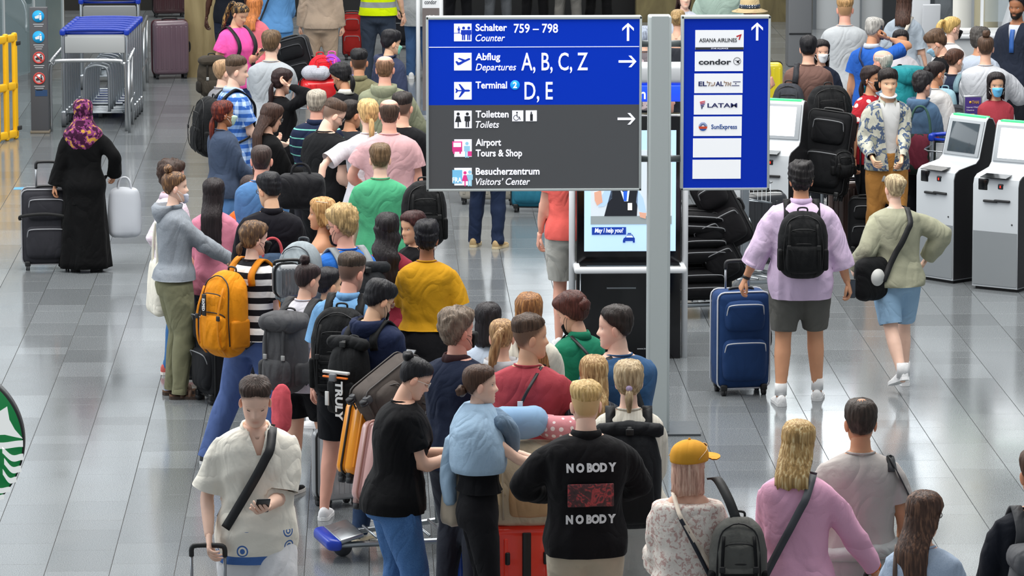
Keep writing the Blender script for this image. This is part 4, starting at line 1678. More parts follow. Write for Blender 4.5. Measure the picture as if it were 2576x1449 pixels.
        q = ring(ctr(1.485 * s), nr * 1.22 + .004, nr * 1.22 + .004, 22)
        q[:, 2] -= .018 * np.clip((q[:, 1] - ctr(1.5 * s)[1]) / nr, -.3, 2)
        tube(q, .006, 6, closed=True).build('neckband', tm, to)
    if tk == 'hoodie' or top.get('hood'):
        c1, c2_ = ctr(1.47 * s), ctr(1.40 * s)
        R_ = []
        for i, (dz, dy, w, dd) in enumerate(((.0, -.01, .085, .075), (.035, -.02, .10, .095), (.04, -.045, .112, .10), (.015, -.075, .118, .095), (-.035, -.09, .105, .075), (-.085, -.095, .075, .050), (-.12, -.09, .03, .025))):
            R_.append(ring((0, c1[1] + dy * s, (1.47 + dz) * s), w * s, dd * s, 26, 2.1))
        hd_ = rings(R_)
        hd_.V += vnormals(hd_) * (folds(hd_.V, 22, seed) * .006)[:, None]
        hd_.build('hood', tm, to)
    if top.get('cuffc'):
        for k in 'LR':
            a, e_, w = arm[k]
            p = a + (e_ - a) * sl * 2 if sl < .5 else e_ + (w - e_) * (sl - .5) * 2
            u = (e_ - a) if sl < .5 else (w - e_)
            u = u / np.linalg.norm(u)
            r = np.interp(sl, [0, .35, .5, .62, 1.0], [.056, .051, .044, .046, .031]) * s * (1 + (bw - 1) * .8) + se + .003
            tube([p - u * .03, p, p + u * .004], [r, r, r - .01], 16).build('cuff', cloth(top['cuffc']), to)
    # ---- shoes
    if shoes:
        for k, sg in (('L', -1), ('R', 1)):
            a = leg[k][2]
            shoe(shoes[0], shoes[1], shoes[2], a, sg * -.12, s, root, up=-.35 if a[2] > .12 else 0)
    P.top_z = top_z
    P.skin = sk
    return P


def lp(P, x, y, z):
    """person-local (scaled) -> world"""
    return P.M @ Vector((x * P.s, y * P.s, z * P.s))


def back_y(P, z, ease=.02):
    z = z * P.s
    return float(P.ctr(z)[1] - P.rad(z)[1] - ease)


def shoulder_path(P, x, side_front=True, z_low_b=1.0, ease=.028, xb=None, z_low_f=1.1):
    """strap from low on the back over the shoulder to low on the chest, at local x"""
    s = P.s
    pts, nr = [], []
    xb = x if xb is None else xb

    def pt(z, back, xx):
        c, (w, d) = P.ctr(z * s), P.rad(z * s)
        k = min(abs(xx) / (w + ease), .97)
        yy = (d + ease) * (1 - k ** 2.35) ** (1 / 2.35)
        return (xx, c[1] + (-yy if back else yy), z * s)

    for z, t in ((z_low_b, 1), (1.2, .6), (1.32, .2)):
        pts.append(pt(z, True, x + (xb - x) * t)); nr.append((0, -1, .1))
    pts.append(pt(1.40, True, x)); nr.append((0, -.7, .7))
    zt = 1.478 * s - abs(x) * .16
    c = P.ctr(1.45 * s)
    pts.append((x, c[1] - .03, zt + ease * .55 + .004)); nr.append((0, -.2, 1))
    pts.append((x, c[1] + .03, zt + ease * .5 + .002)); nr.append((0, .4, 1))
    pts.append(pt(1.38, False, x)); nr.append((0, .8, .6))
    for z, t in ((1.28, .2), (1.18, .5), (z_low_f, 1)):
        pts.append(pt(z, False, x + (xb - x) * t * .7)); nr.append((0, 1, 0))
    return pts, nr


def crossbody(P, w, mt, parent, side=1, z_end=.92, ease=.032, name='strap', label=None):
    """diagonal belt over one shoulder to the opposite hip, front and back"""
    s = P.s
    ease = max(ease, P.te + .032)
    out = []
    for bk in (True, False):
        pts, nr = [], []
        for i in range(10):
            t = i / 9
            z = 1.45 * (1 - t) + z_end * t
            x = side * (.085 - .26 * t) * s
            c, (ww, d) = P.ctr(z * s), P.rad(z * s)
            k = min(abs(x) / (ww + ease), .985)
            yy = (d + ease) * (1 - k ** 2.3) ** (1 / 2.3)
            if i == 0: yy *= .25
            elif bk and z > 1.2: yy += .014
            zz = z * s + (.035 if i == 0 else 0)
            pts.append((x, c[1] + (-yy if bk else yy), zz))
            nr.append((x * 2, (-1 if bk else 1), .9 if i == 0 else .1))
        out.append(strap(pts, w, .005, nr, 3))
    a = out[0].add(out[1])
    return a.build(name, mt, parent, label=label)


def world_thing(P, name, label, cat, o, group=None):
    """a top-level thing whose geometry is given in the person's local space; o = its base point"""
    w = P.M @ Vector(o)
    t = thing(name, label, cat, w, P.rz, group)
    t['_o'] = 0
    del t['_o']
    return t, np.array(o, float)


def backpack(P, label, c='#1d1e20', w=.30, d=.17, h=.46, zc=1.18, c2=None, style='zip', x=0.0, straps=True, sc=None, tilt=0.0, one=False, cat='backpack', gap=.0, c_pocket=None):
    s = P.s
    y0 = back_y(P, zc, .03) - gap
    o = (x, y0 - d / 2, zc * s - h / 2)
    t, off = world_thing(P, 'backpack', label, cat, o)
    m = cloth(c, bump=.3, rough=.7)
    m2 = cloth(c2 or tuple(v * .6 + .004 for v in lin(c)), bump=.15, rough=.6)
    trim = plain(sc or '#0c0c0d', .5)
    cn = np.array((x, y0 - d / 2, zc * s))
    body = rbox(w, d, h, min(d, w) * .42, 4, 4, puff=.018)
    # softer, narrower crown and slumping
    k = np.clip((body.V[:, 2] - h * .2) / (h * .3), 0, 1)
    body.V[:, 0] *= 1 - .16 * k
    body.V[:, 1] = body.V[:, 1] * (1 - .22 * k) + .10 * d * k
    body.V += vnormals(body) * (folds(body.V, 20, w * 99) * .006)[:, None]

    def fin(md):
        if tilt: md.rot(tilt, 'X', (0, 0, h / 2))
        return md.move(cn - off)

    bo = fin(body).build('pack_body', m, t)
    if style in ('zip', 'tactical', 'truly'):
        pk = rbox(w * .72, d * .34, h * .42, .03, 3, 2, puff=.012).move((0, -d * .5, -h * .2))
        po = fin(pk).build('front_pocket', cloth(c_pocket, bump=.3, rough=.7) if c_pocket else m, t)
        pk = rbox(w * .62, d * .26, h * .2, .025, 3, 2, puff=.008).move((0, -d * .42, h * .17))
        fin(pk).build('top_pocket', m, t)
        for zz, ww in ((h * .045, w * .33), (h * .28, w * .28)):
            z_ = tube([(-ww, -d * .40, zz - .05), (-ww * .98, -d * .5, zz - .015), (-ww * .6, -d * .56, zz), (0, -d * .60, zz + .004), (ww * .6, -d * .56, zz), (ww * .98, -d * .5, zz - .015), (ww, -d * .40, zz - .05)], .004, 6, 4)
            fin(z_).build('zip', trim, t)
        for sg in (-1, 1):
            pk = rbox(.05, d * .7, h * .36, .022, 3, 1).move((sg * w * .49, -.01, -h * .22))
            fin(pk).build('side_pocket', m2, t)
            z_ = tube([(sg * w * .42, -d * .38, -h * .36), (sg * w * .43, -d * .44, 0), (sg * w * .36, -d * .34, h * .36), (sg * w * .15, -d * .28, h * .47), (0, -d * .27, h * .49)], .0045, 6, 4)
            fin(z_).build('zip', trim, t)
        if style == 'tactical':
            for i in range(4):
                b = rbox(w * .66, .008, .022, .003, 1).move((0, -d * .70, -h * .07 - i * .05))
                fin(b).build('webbing', m2, t)
        for sg in (-1, 1):
            b = strap([(sg * w * .30, -d * .46, h * .36), (sg * w * .33, -d * .72, h * .05), (sg * w * .33, -d * .7, -h * .3), (sg * w * .3, -d * .4, -h * .47)], .018, .003, (0, -1, .1), 4)
            fin(b).build('compression_strap', m2, t)
            fin(rbox(.03, .012, .035, .004, 1).move((sg * w * .33, -d * .74, h * .0))).build('buckle', trim, t)
    elif style == 'roll':
        rl = tube([(-w * .52, -.01, h * .50), (0, -.012, h * .515), (w * .52, -.01, h * .50)], [.040, .045, .040], 12, 4, dome=True)
        fin(rl).build('rolled_top', m, t)
        b = strap([(0, -.05, h * .47), (0, -.06, h * .53), (0, 0, h * .58), (0, .06, h * .52)], .028, .004, [(0, -1, 0), (0, -1, .6), (0, 0, 1), (0, 1, 0)], 4)
        fin(b).build('closing_strap', trim, t)
        fin(rbox(.045, .015, .035, .004, 1).move((0, -.068, h * .50))).build('buckle', trim, t)
        pk = rbox(w * .8, d * .25, h * .45, .03, 3, 2, puff=.01).move((0, -d * .45, -h * .22))
        fin(pk).build('front_pocket', m2, t)
    elif style == 'lid':
        ld = rbox(w * .98, d * 1.1, h * .22, .045, 3, 3, puff=.015).move((0, -.012, h * .42))
        ld.V += vnormals(ld) * (folds(ld.V, 24, 3) * .006)[:, None]
        fin(ld).build('lid', m, t)
        for sg in (-1, 1):
            b = strap([(sg * w * .25, -d * .58, h * .34), (sg * w * .25, -d * .60, h * .1), (sg * w * .25, -d * .58, -h * .1)], .02, .003, (0, -1, 0), 3)
            fin(b).build('closing_strap', m2, t)
            pk = rbox(.06, d * .7, h * .30, .028, 3, 1, puff=.008).move((sg * w * .50, -.01, -h * .25))
            fin(pk).build('side_pocket', m2, t)
            fin(rbox(.028, .012, .035, .004, 1).move((sg * w * .25, -d * .63, -h * .02))).build('buckle', plain('#9a9a98', .4), t)
        pk = rbox(w * .7, d * .3, h * .36, .03, 3, 2, puff=.015).move((0, -d * .5, -h * .24))
        fin(pk).build('front_pocket', m, t)
    # carry handle
    hb = tube([(-.035, d * .3, h * .49), (-.03, d * .3, h * .49 + .04), (.03, d * .3, h * .49 + .04), (.035, d * .3, h * .49)], .007, 6, 4)
    fin(hb).build('carry_handle', trim, t)
    if straps:
        for sg in ((-1, 1) if not one else (one,)):
            pts, nr = shoulder_path(P, sg * .105 * s, xb=sg * .15 * s, z_low_b=max(zc - h / s * .42, .95), z_low_f=1.12)
            pts = [pts[0]] + pts[2:]
            nr = [nr[0]] + nr[2:]
            wd = .055
            # upper strap: from pack top over shoulder and down the chest
            q = strap(pts[1:], wd, .012, nr[1:], 4).move(-off)
            q.build('shoulder_strap', m2, t)
            # lower adjuster from the chest end, under the arm, to the pack foot
            e = np.array(pts[-1])
            w_, d_ = P.rad(1.05 * s)
            low = np.array((x + sg * w * .42, y0 - d * .25, zc * s - h * .42))
            mid = np.array((sg * (w_ + .035), P.ctr(1.05 * s)[1], (e[2] + low[2]) / 2 + .02))
            q = strap([e, mid + np.array((0, .06, .03)), mid, low], .022, .004, [(0, 1, 0), (sg, .6, 0), (sg, 0, 0), (sg, -.6, 0)], 5).move(-off)
            q.build('webbing', trim, t)
    return t, fin

# ================================================================ LUGGAGE, CARTS, BAGS
def suitcase(label, px, py, w, d, h, c, style='soft', rz=0.0, handle=0.0, z=0.0, lay=None, hd_to=None, wheels=True, group=None, c2=None, Y=None, loc=None, trimc=None, name='suitcase', hc=None):
    """upright case with its base centre at the pixel; rz in degrees (0 = broad face to the camera)
    lay = (rx, ry) tilt in degrees when it rests on something"""
    L = Vector(loc) if loc is not None else (G(px, py, z) if Y is None else AY(px, py, Y))
    r_ = math.radians
    root = thing(name, label, 'suitcase', L, r_(rz), group, *(map(r_, lay) if lay else (0, 0)))
    wz = .055 if wheels else 0
    tr = plain(trimc or '#111214', .45)
    if style == 'soft':
        m = cloth(c, bump=.12, rough=.75)
        sh = rbox(w, d * .86, h - wz, .05, 3, 3, puff=.012).move((0, d * .05, wz + (h - wz) / 2))
        sh.build('shell', m, root)
        hh = h - wz
        for (a, b, zc, hgt) in ((.80, .16, .30, .42), (.72, .13, .76, .30)):
            pk = rbox(w * a, d * b * 2, hh * hgt, .04, 3, 3, puff=.014).move((0, -d * .38, wz + hh * zc))
            p_ = pk.build('front_pocket', m, root)
            zz = wz + hh * (zc + hgt / 2) - .02
            ww = w * a / 2
            tube([(-ww, -d * .40, zz - hh * .18), (-ww * .96, -d * (.40 + b * .7), zz - .03), (-ww * .8, -d * (.42 + b), zz), (0, -d * (.44 + b), zz + .006), (ww * .8, -d * (.42 + b), zz), (ww * .96, -d * (.40 + b * .7), zz - .03), (ww, -d * .40, zz - hh * .18)], .0045, 6, 4).build('zip', plain(c2 or '#7d7f82', .4), p_)
        for yy in (-d * .30, d * .40):
            a_, b_ = w / 2 - .05, hh / 2 - .05
            pts = []
            for sxn, szn, a0 in ((1, 1, 0), (-1, 1, 90), (-1, -1, 180), (1, -1, 270)):
                for k in range(4):
                    an = r_(a0 + 30 * k)
                    pts.append((sxn * a_ + .054 * math.cos(an), yy, wz + hh / 2 + szn * b_ + .054 * math.sin(an)))
            tube(pts, .006, 6, closed=True).build('piping', plain(c2, .4) if c2 else tr, root)
    else:
        m = plain(c, .22 if style != 'alu' else .35, .0 if style != 'alu' else .55, coat=.4)
        for k, yy in enumerate((-d * .26, d * .26)):
            hb = rbox(w, d * .5, h - wz, .055, 4, 2, puff=.004).move((0, yy, wz + (h - wz) / 2))
            hb.build('half_shell', m, root)
        n = 7
        rb = MD()
        for i in range(n):
            x = (i - (n - 1) / 2) * w * .82 / (n - 1)
            if style != 'smooth' or abs(i - 3) > 1.5: root_r = rbox(w * .055, .014, (h - wz) * .80, .006, 2).move((x, -d * .51, wz + (h - wz) / 2)).build('rib', m, root)
        tube([(sx_ * (w / 2 - .05) + .054 * math.cos(r_(a)) * (1), 0, wz + (h - wz) / 2 + sz_ * ((h - wz) / 2 - .05) + .054 * math.sin(r_(a))) for sx_, sz_, a0 in ((1, 1, 0), (-1, 1, 90), (-1, -1, 180), (1, -1, 270)) for a in (a0, a0 + 30, a0 + 60, a0 + 90)], .008, 6, closed=True).build('seam', plain(c2, .3, .3) if c2 else tr, root)
    if wheels:
        for sgx in (-1, 1):
            for sgy in (-1, 1):
                x, y = sgx * (w / 2 - .045), sgy * (d / 2 - .05)
                hs_ = rbox(.05, .05, .05, .012, 2).move((x, y, wz + .005)).build('wheel_housing', tr, root)
                disc((x - .009, y, .026), .026, .014, 'x', 14).build('wheel', plain('#26272a', .6), hs_)
                disc((x + .009, y, .026), .026, .014, 'x', 14).build('wheel', plain('#26272a', .6), hs_)
    # side and top carry handles
    tube([(w / 2 - .004, -.01, wz + h * .36), (w / 2 + .028, -.01, wz + h * .40), (w / 2 + .028, -.01, wz + h * .52), (w / 2 - .004, -.01, wz + h * .56)], .011, 8, 4).build('side_handle', tr, root)
    tube([(-.09, 0, h - .006), (-.075, 0, h + .022), (.075, 0, h + .022), (.09, 0, h - .006)], .011, 8, 4).build('top_handle', tr, root)
    if handle:
        hm = plain(hc or '#9b9fa3', .35, .8)
        yy = d * .5 - .03
        for sg in (-1, 1):
            tube([(sg * .09, yy, h - .05), (sg * .09, yy, h + handle - .02)], .009, 8).build('telescopic_tube', hm, root)
        tube([(-.09, yy, h + handle - .05), (-.088, yy, h + handle - .005), (-.06, yy, h + handle + .01), (.06, yy, h + handle + .01), (.088, yy, h + handle - .005), (.09, yy, h + handle - .05)], .014, 8, 3).build('pull_handle', plain('#1a1b1d', .5), root)
    return root


def pull_handle_to(root, w_pt, base_pt):
    pass


BLUE = '#1236a8'


def cart(label, px, py, rz=0.0, group=None, name='luggage_cart', loc=None, simple=False, tray=True):
    """airport luggage trolley. local +y = travel direction (nose), handle at -y. rz degrees"""
    L = Vector(loc) if loc is not None else G(px, py)
    root = thing(name, label, 'luggage cart', L, math.radians(rz), group)
    st, bl = metal('#aab0b5', .3), plain(BLUE, .3)
    W = .60
    for sg in (-1, 1):
        x = sg * W / 2
        rbox(.035, .075, .98, .012, 2).move((x, -.36, .56)).build('upright', st, root)
        tube([(x, -.36, .14), (x * .9, -.1, .12), (x * .62, .35, .11), (x * .45, .52, .10)], .02, 8, 4).build('base_rail', st, root)
        hs_ = rbox(.05, .13, .09, .02, 2).move((x, -.37, .14)).build('wheel_fork', st, root)
        disc((x, -.40, .085), .085, .04, 'x', 24).build('wheel', plain('#55595d', .6), hs_)
        disc((x, -.40, .085), .045, .046, 'x', 16).build('hub', metal('#9ea3a8'), hs_)
    for sg in (-1, 1):
        rbox(.055, .14, .07, .02, 2).move((sg * W / 2, -.37, 1.07)).build('handle_end', bl, root)
    tube([(-W / 2, -.40, 1.085), (-W / 4, -.405, 1.10), (W / 4, -.405, 1.10), (W / 2, -.40, 1.085)], .019, 10, 3).build('push_handle', bl, root)
    tube([(-W / 2, -.34, 1.05), (W / 2, -.34, 1.05)], .013, 8).build('brake_bar', bl, root)
    rbox(W - .06, .012, .17, .005, 1).move((0, -.385, .93)).build('advert_panel', plain('#c3c6c8', .5), root)
    if tray:
        bk = tube([(-W / 2, -.33, .86), (-W / 2 + .03, -.06, .80), (W / 2 - .03, -.06, .80), (W / 2, -.33, .86)], .007, 6, 4).build('basket_rim', st, root)
        tube([(-W / 2, -.33, 1.0), (-W / 2 + .03, -.06, .98), (W / 2 - .03, -.06, .98), (W / 2, -.33, 1.0)], .007, 6, 4).build('basket_rim', st, root)
        wr = MD()
        for i in range(9):
            x = (i - 4) * (W - .1) / 8
            wr.add(tube([(x, -.06, .98), (x, -.06, .80), (x, -.33, .84)], .0035, 5))
        wr.build('basket_wires', st, root)
    for i in range(7):
        y = -.28 + i * .11
        w = .50 - .028 * i
        tube([(-w / 2, y, .145), (w / 2, y, .145)], .009, 6).build('deck_rod', st, root)
    hoop = tube([(-.12, -.20, .15), (-.11, -.17, .58), (-.05, -.165, .66), (.05, -.165, .66), (.11, -.17, .58), (.12, -.20, .15)], .014, 8, 4)
    hoop.build('back_hoop', st, root)
    ns = rbox(.50, .09, .075, .03, 3, 2).move((0, .55, .115))
    ns.V[:, 0] *= 1 - .25 * np.clip((ns.V[:, 1] - .5) / .1, 0, 1)
    ns.build('nose_bumper', bl, root)
    rbox(.44, .16, .03, .012, 2).rot(-.25, 'X').move((0, .44, .155)).build('nose_plate', st, root)
    disc((0, .45, .06), .06, .035, 'x', 20).build('front_wheel', plain('#55595d', .6), root)
    return root


def soft_bag(P_or_none, label, loc, w, d, h, c, kind='tote', rz=0.0, name='tote_bag', cat='bag', handle=.2, group=None, rx=0, ry=0, m=None, hc=None):
    root = thing(name, label, cat, loc, rz, group, rx, ry)
    m = m or cloth(c, bump=.3, rough=.75)
    b = rbox(w, d, h, min(d * .48, .05), 3, 5, puff=.015)
    k = np.clip(b.V[:, 2] / h + .5, 0, 1)
    if kind == 'tote':
        b.V[:, 0] *= 1 - .10 * k
        b.V[:, 1] *= 1 - .5 * k
    if kind == 'hand':
        b.V[:, 0] *= 1 - .22 * k
        b.V[:, 1] *= 1 - .45 * k
    b.V += vnormals(b) * (folds(b.V, 22, w * 31) * (.010 if kind != 'duffel' else .007))[:, None]
    b.move((0, 0, h / 2)).build('bag_body', m, root)
    if handle:
        hm = cloth(hc or c, bump=.1)
        for yy in (-d * .15, d * .15):
            pts = [(-w * .22, yy, h - .03), (-w * .18, yy * .6, h + handle * .6), (-w * .08, 0, h + handle), (w * .08, 0, h + handle), (w * .18, yy * .6, h + handle * .6), (w * .22, yy, h - .03)]
            tube(pts, .010, 6, 4).build('handle', hm, root)
    return root


def phone(P, k, label, rz=None, c='#15161a', name='smartphone', cat='phone', size=(.075, .009, .15), tilt=-.9, up=.03):
    h = P.hand[k]
    w = P.M @ Vector((h[0], h[1] + .01, h[2] + up))
    t = thing(name, label, cat, w, P.rz if rz is None else rz, None, tilt)
    rbox(*size, .004, 2).build('case', plain(c, .3), t)
    rbox(size[0] * .9, .001, size[2] * .92, .0004, 1).move((0, -size[1] / 2, 0)).build('screen', plain('#3c4450' if c != '#f' else '#fff', .08), t)
    return t


def kiosk(label, px, py, rz, screen_on=True, group=None):
    root = thing('check_in_kiosk', label, 'kiosk', G(px, py), math.radians(rz), group)
    wh = plain('#b2b7bb', .35)
    bk = plain('#1a1a1d', .5)
    W = .46
    # side outline (y forward = towards the user is -y)
    prof = [(-.26, .03), (-.27, .98), (-.25, 1.04), (-.20, 1.07), (.03, 1.11), (.075, 1.15), (.17, 1.50), (.20, 1.53), (.25, 1.52), (.29, 1.46), (.30, .03)]

    def slab(x0, x1, ins=0.0):
        cy = sum(p[0] for p in prof) / len(prof)
        cz = .75
        pr = [(cy + (y - cy) * (1 - ins * 2.2), cz + (z - cz) * (1 - ins)) for y, z in prof]
        n = len(pr)
        V = [(x0, y, z) for y, z in pr] + [(x1, y, z) for y, z in pr]
        return MD(V, [tuple(range(n))[::-1], tuple(range(n, 2 * n))] + [(i, (i + 1) % n, (i + 1) % n + n, i + n) for i in range(n)])

    slab(-W / 2, W / 2).build('cabinet', wh, root, angle=30)
    for sg in (-1, 1):
        slab(sg * W / 2, sg * (W / 2 + .006), .012).build('side_panel', bk, root, smooth=False)
    box(W - .04, .5, .04, (0, .02, .018)).build('plinth', plain('#0e0e10', .6), root, smooth=False)
    box(W - .01, .004, .50, (0, -.2655, .30)).build('lower_door', plain('#8e9396', .35, .3), root, smooth=False)
    u = Vector((0, .095, .35)).normalized()
    c = Vector((0, .122, 1.325))
    n_ = Vector((0, -u.z, u.y))
    ang = math.atan2(.095, .35)
    o = rbox(W - .03, .014, .345, .006, 2).build('screen_bezel', plain('#9fa4a8', .3), root)
    o.location = c + n_ * .004
    o.rotation_euler = (-ang, 0, 0)
    o = rbox(W - .12, .004, .285, .002, 1).build('screen', plain('#f4f8fb', .3, emit=1.1) if screen_on else plain('#3c454b', .08), root)
    o.location = c + n_ * .014
    o.rotation_euler = (-ang, 0, 0)
    o = box(W - .06, .06, .012, (0, .215, 1.528)).build('status_light', plain('#35e06a', .4, emit=1.6), root, smooth=False)
    o = box(.26, .13, .006, (0, -.09, 1.098)).build('passport_reader', plain('#15171a', .15), root, smooth=False)
    o.rotation_euler = (.16, 0, 0)
    rbox(.10, .02, .11, .02, 2).move((-.13, -.262, .985)).build('scanner_window', plain('#101113', .15), root)
    rbox(.055, .02, .05, .008, 2).move((.05, -.265, .975)).build('card_slot', plain('#202226', .2), root)
    box(.012, .004, .022, (.05, -.277, .975)).build('slot_light', plain('#e03020', .4, emit=.8), root, smooth=False)
    root.scale = (.95, .95, .935)
    for x, w in ((-.05, .14), (.07, .16)):
        rbox(w, .03, .022, .006, 1).move((x, -.275, .835 + (x > 0) * .008)).build('ticket_slot', plain('#18191b', .5), root)
    disc((.17, -.268, .63), .008, .006, 'y', 10).build('lock', plain('#3a3c3e', .4), root)
    return root


def stanchion_belt(label, a, b, z=.95, c='#3557c4', group=None):
    """retractable belt between two posts standing at pixel positions a and b"""
    A, B = G(*a), G(*b)
    root = thing('belt_barrier', label, 'barrier', A, 0, group)
    D = B - A
    for q in (Vector((0, 0, 0)), D):
        rings([ring((q.x, q.y, .0), .17, .17, 24), ring((q.x, q.y, .02), .17, .17, 24), ring((q.x, q.y, .03), .05, .05, 24)]).build('foot', plain('#2c2e31', .5), root)
        tube([(q.x, q.y, .02), (q.x, q.y, z + .06)], .03, 14).build('post', metal('#8d9297', .35), root)
        tube([(q.x, q.y, z - .06), (q.x, q.y, z + .08)], .036, 14).build('belt_head', plain('#1a1b1e', .5), root)
    strap([(0, 0, z), (D.x * .5, D.y * .5, z - .03), (D.x, D.y, z)], .05, .003, (-D.y, D.x, 0.0001) if abs(D.x) + abs(D.y) > 0 else (0, -1, 0), 6).build('belt', cloth(c, bump=.05), root)
    return root

# ================================================================ THE SCENE: people and what they carry
def D(k, c, **a): return dict(k=k, c=c, **a)


BK, BR, DB, BL, GR = '#17151a', '#4a3325', '#2b1f1a', '#c9a877', '#8c8880'
WS = ('#e4e4e4', '#f2f2f2', 'shoe')
DSH = ('#1c1c1e', '#2b2b2d', 'shoe')
JE = '#3d5677'

# ---- far left: walker in black with headscarf
P = person(208, 250, 1.52, 4, 'person in long black robe and floral headscarf pulling dark suitcase, seen from behind', fem=True, skin='tan', hair=('hijab', '#222', ('#3a1430', 'blotch', '#7d3a6a', 1.6, '#b58a3c')),
           top=D('coat', '#0c0c0e', hem=.70, e=.03, se=.02, bell=.02), bot=D('dress', '#0b0b0d', z=.04, fl=.06), L=(-.30, -.05, .86), R=(.30, .10, .98), bw=1.04, shoes=DSH, elbR=(1, -.8, -.2))
h_ = P.M @ Vector(P.hand['R'])
soft_bag(None, 'white plastic carrier bag hanging from hand of person in headscarf', (h_.x + .09, h_.y, h_.z - .50), .28, .16, .42, '#b9bcc2', rz=.2, name='carrier_bag', handle=.10, m=plain('#b9bdc4', .45))
suitcase('dark charcoal soft suitcase with elastic strap beside person in headscarf', 120, 676, .44, .26, .72, '#2f2f34', rz=4, handle=.22, c2='#9a9b9f')
sc_ = bpy.data.objects['suitcase']
tube([(-.235, -.12, .46), (-.22, -.17, .50), (0, -.19, .52), (.22, -.17, .48), (.235, -.1, .44)], .016, 6, 4, flat=.3, up=(0, -1, 0)).build('elastic_strap', plain('#0d0d0e', .7), sc_)

# ---- left column of the queue
P = person(430, 406, 1.66, 80, 'person in pale pink checked shirt and blue jeans, hand on hip, behind grey hoodie', skin='rosy', hair=('curly', '#3b2a22'), top=D('shirt', '#d8c2d0', p=('plaid', '#e6dbe4', .02, '#dfcfda'), sl=.78, collar='#dcc8d6'),
           bot=D('full', '#3f6ea3'), shoes=('#c2605a', '#e8e2da', 'shoe'), L=(-.20, .15, .95), R=(.13, .02, 1.03), elbR=(.15, -1, .1))
P = person(437, 434, 1.70, 78, 'person in grey hoodie and olive joggers facing right with white tote bag', fem=True, skin='fair', hair=('topbun', '#5a4130', dict(hi='#a87c50')), top=D('hoodie', '#7f858d', p=('heather', '#969ca3'), hem=.93), hgt_off=0,
           bot=D('full', '#7b7a60', fine=1, e=.03, e1=.016, waist=1.06), shoes=('#5b4436', '#3a2c24', 'sandal'), L=(-.04, .42, 1.06), R=(.05, .44, 1.05), mask=('#c8ccdc', 'chin'))
h_ = P.M @ Vector((.24, -.10, .66))
soft_bag(None, 'white canvas tote bag over shoulder of person in grey hoodie', P.M @ Vector((-.24, -.10, .60)), .30, .12, .40, '#e9e4d6', rz=P.rz + .1, handle=.28)
person(537, 449, 1.59, 8, 'person in pink blazer with long straight black hair, seen from behind', fem=True, skin='tan', hair=('long', '#1f1719', dict(L=.46)), top=D('jacket', '#d6849a', hem=.80, e=.02), bot=D('full', '#2a3040'), L='front', R=(.2, .25, 1.0))
Pp = person(560, 253, 1.60, 68, 'person in navy sweatshirt with mint mask and curly red ponytail', fem=True, skin='brown', hair=('lowpony', '#4e1d1a', dict(L=.30, hi='#8f3a22')), top=D('long', '#3f4b60', e=.03, hem=.85), bot=D('full', '#5b83b5'), L=(-.1, .25, 1.0), R=(.1, .3, .98), mask=('#b9d3c2', 'cone'), shoes=('#f0c6cc', '#f4f4f4', 'shoe'))
P = person(597, 141, 1.88, 72, 'person in blue checked shirt with black backpack, facing right', skin='fair', hair=('fade', '#4b3a2c'), top=D('shirt', '#b9cbe6', p=('plaid', '#2f5ba8', .07, '#7f9fd0'), sl=.34, collar='#a9bfe0'), bot=D('full', '#3b4a60'), L=(-.1, .3, 1.06), R=(.12, .33, 1.04), hd=(10, 8), bw=1.04)
backpack(P, 'black backpack worn by person in blue checked shirt', h=.50, w=.34, d=.2)
person(560, 147, 1.71, 62, 'person in grey marl jumper with cropped hair, half hidden behind checked shirt', skin='fair', hair=('buzz', '#a08060'), top=D('long', '#77767a', p=('heather', '#8d8c90')), bot=D('full', '#2a2c30'))
person(682, 78, 1.82, 12, 'person in light grey t-shirt, seen from behind, beside black luggage', skin='fair', hair=('boy', '#5f4a35'), top=D('tee', '#a9aeb3', e=.02), bot=D('full', '#2f3542'), bw=1.06, L='front', R='front')
P = person(610, 6, 1.72, 138, 'person in bright pink t-shirt with black shoulder straps and blonde braids', fem=True, skin='olive', hair=('braid', '#2a201c', dict(L=.42, z=.06, hi='#d9a560')), top=D('tee', '#ec5aa8', e=.012), bot=D('full', '#3b4d78'), bw=1.22, L='phone', R=(.2, .12, .95), hd=(-10, 25), eyes='down')
for sg in (-1, 1):
    pts, nr = shoulder_path(P, sg * .11, ease=.03, z_low_f=1.05)
    strap(pts, .045, .008, nr, 3).build('shoulder_strap', plain('#15151a', .7), P.root)
phone(P, 'L', 'dark phone held by person in bright pink t-shirt')
person(640, -8, 1.60, 30, 'person with orange hair behind pink t-shirt, pink top', fem=True, skin='light', hair=('long', '#b9713c', dict(L=.25)), top=D('tee', '#d9707c'), bot=D('full', '#27304a'))
P = person(690, -112, 1.76, 18, 'person in light blue shirt and blue trousers at top edge, seen from behind', top=D('shirt', '#5d8fc2', sl=.9, hem=.88), bot=D('full', '#4f84ba', e=.014, fine=1), feet=((-.14, 0), (.14, .03)), bw=1.12, L='front', R='front')
crossbody(P, .022, plain('#22242a', .6), P.root, side=1)
person(578, -150, 1.85, 10, 'person in dark navy clothes with arm hanging at top edge', skin='dark', hair=('buzz', BK), top=D('tee', '#20242e'), bot=D('full', '#232a3a', e=.014, fine=1), L=(-.30, .02, .80))
person(806, -118, 1.72, 5, 'person in beige tracksuit at top edge, seen from behind', fem=True, top=D('long', '#b5a08c', e=.025, hem=.86), bot=D('full', '#b39c86', e=.014, fine=1), feet=((-.13, 0), (.13, .03)), bw=1.1, L='down', R='down', skin='light', hair=('bun', BR), shoes=WS)
P = person(950, -148, 1.80, 4, 'person in yellow reflective safety vest and dark trousers, seen from behind', top=D('tank', '#cfe600', p=('band', '#8d9496', (1.02, 1.085)), hem=.90, e=.03), bot=D('full', '#36404f', e=.010, fine=1), feet=((-.14, 0), (.14, .03)), bw=1.12, L='front', R=(.3, .1, .86), shoes=DSH)
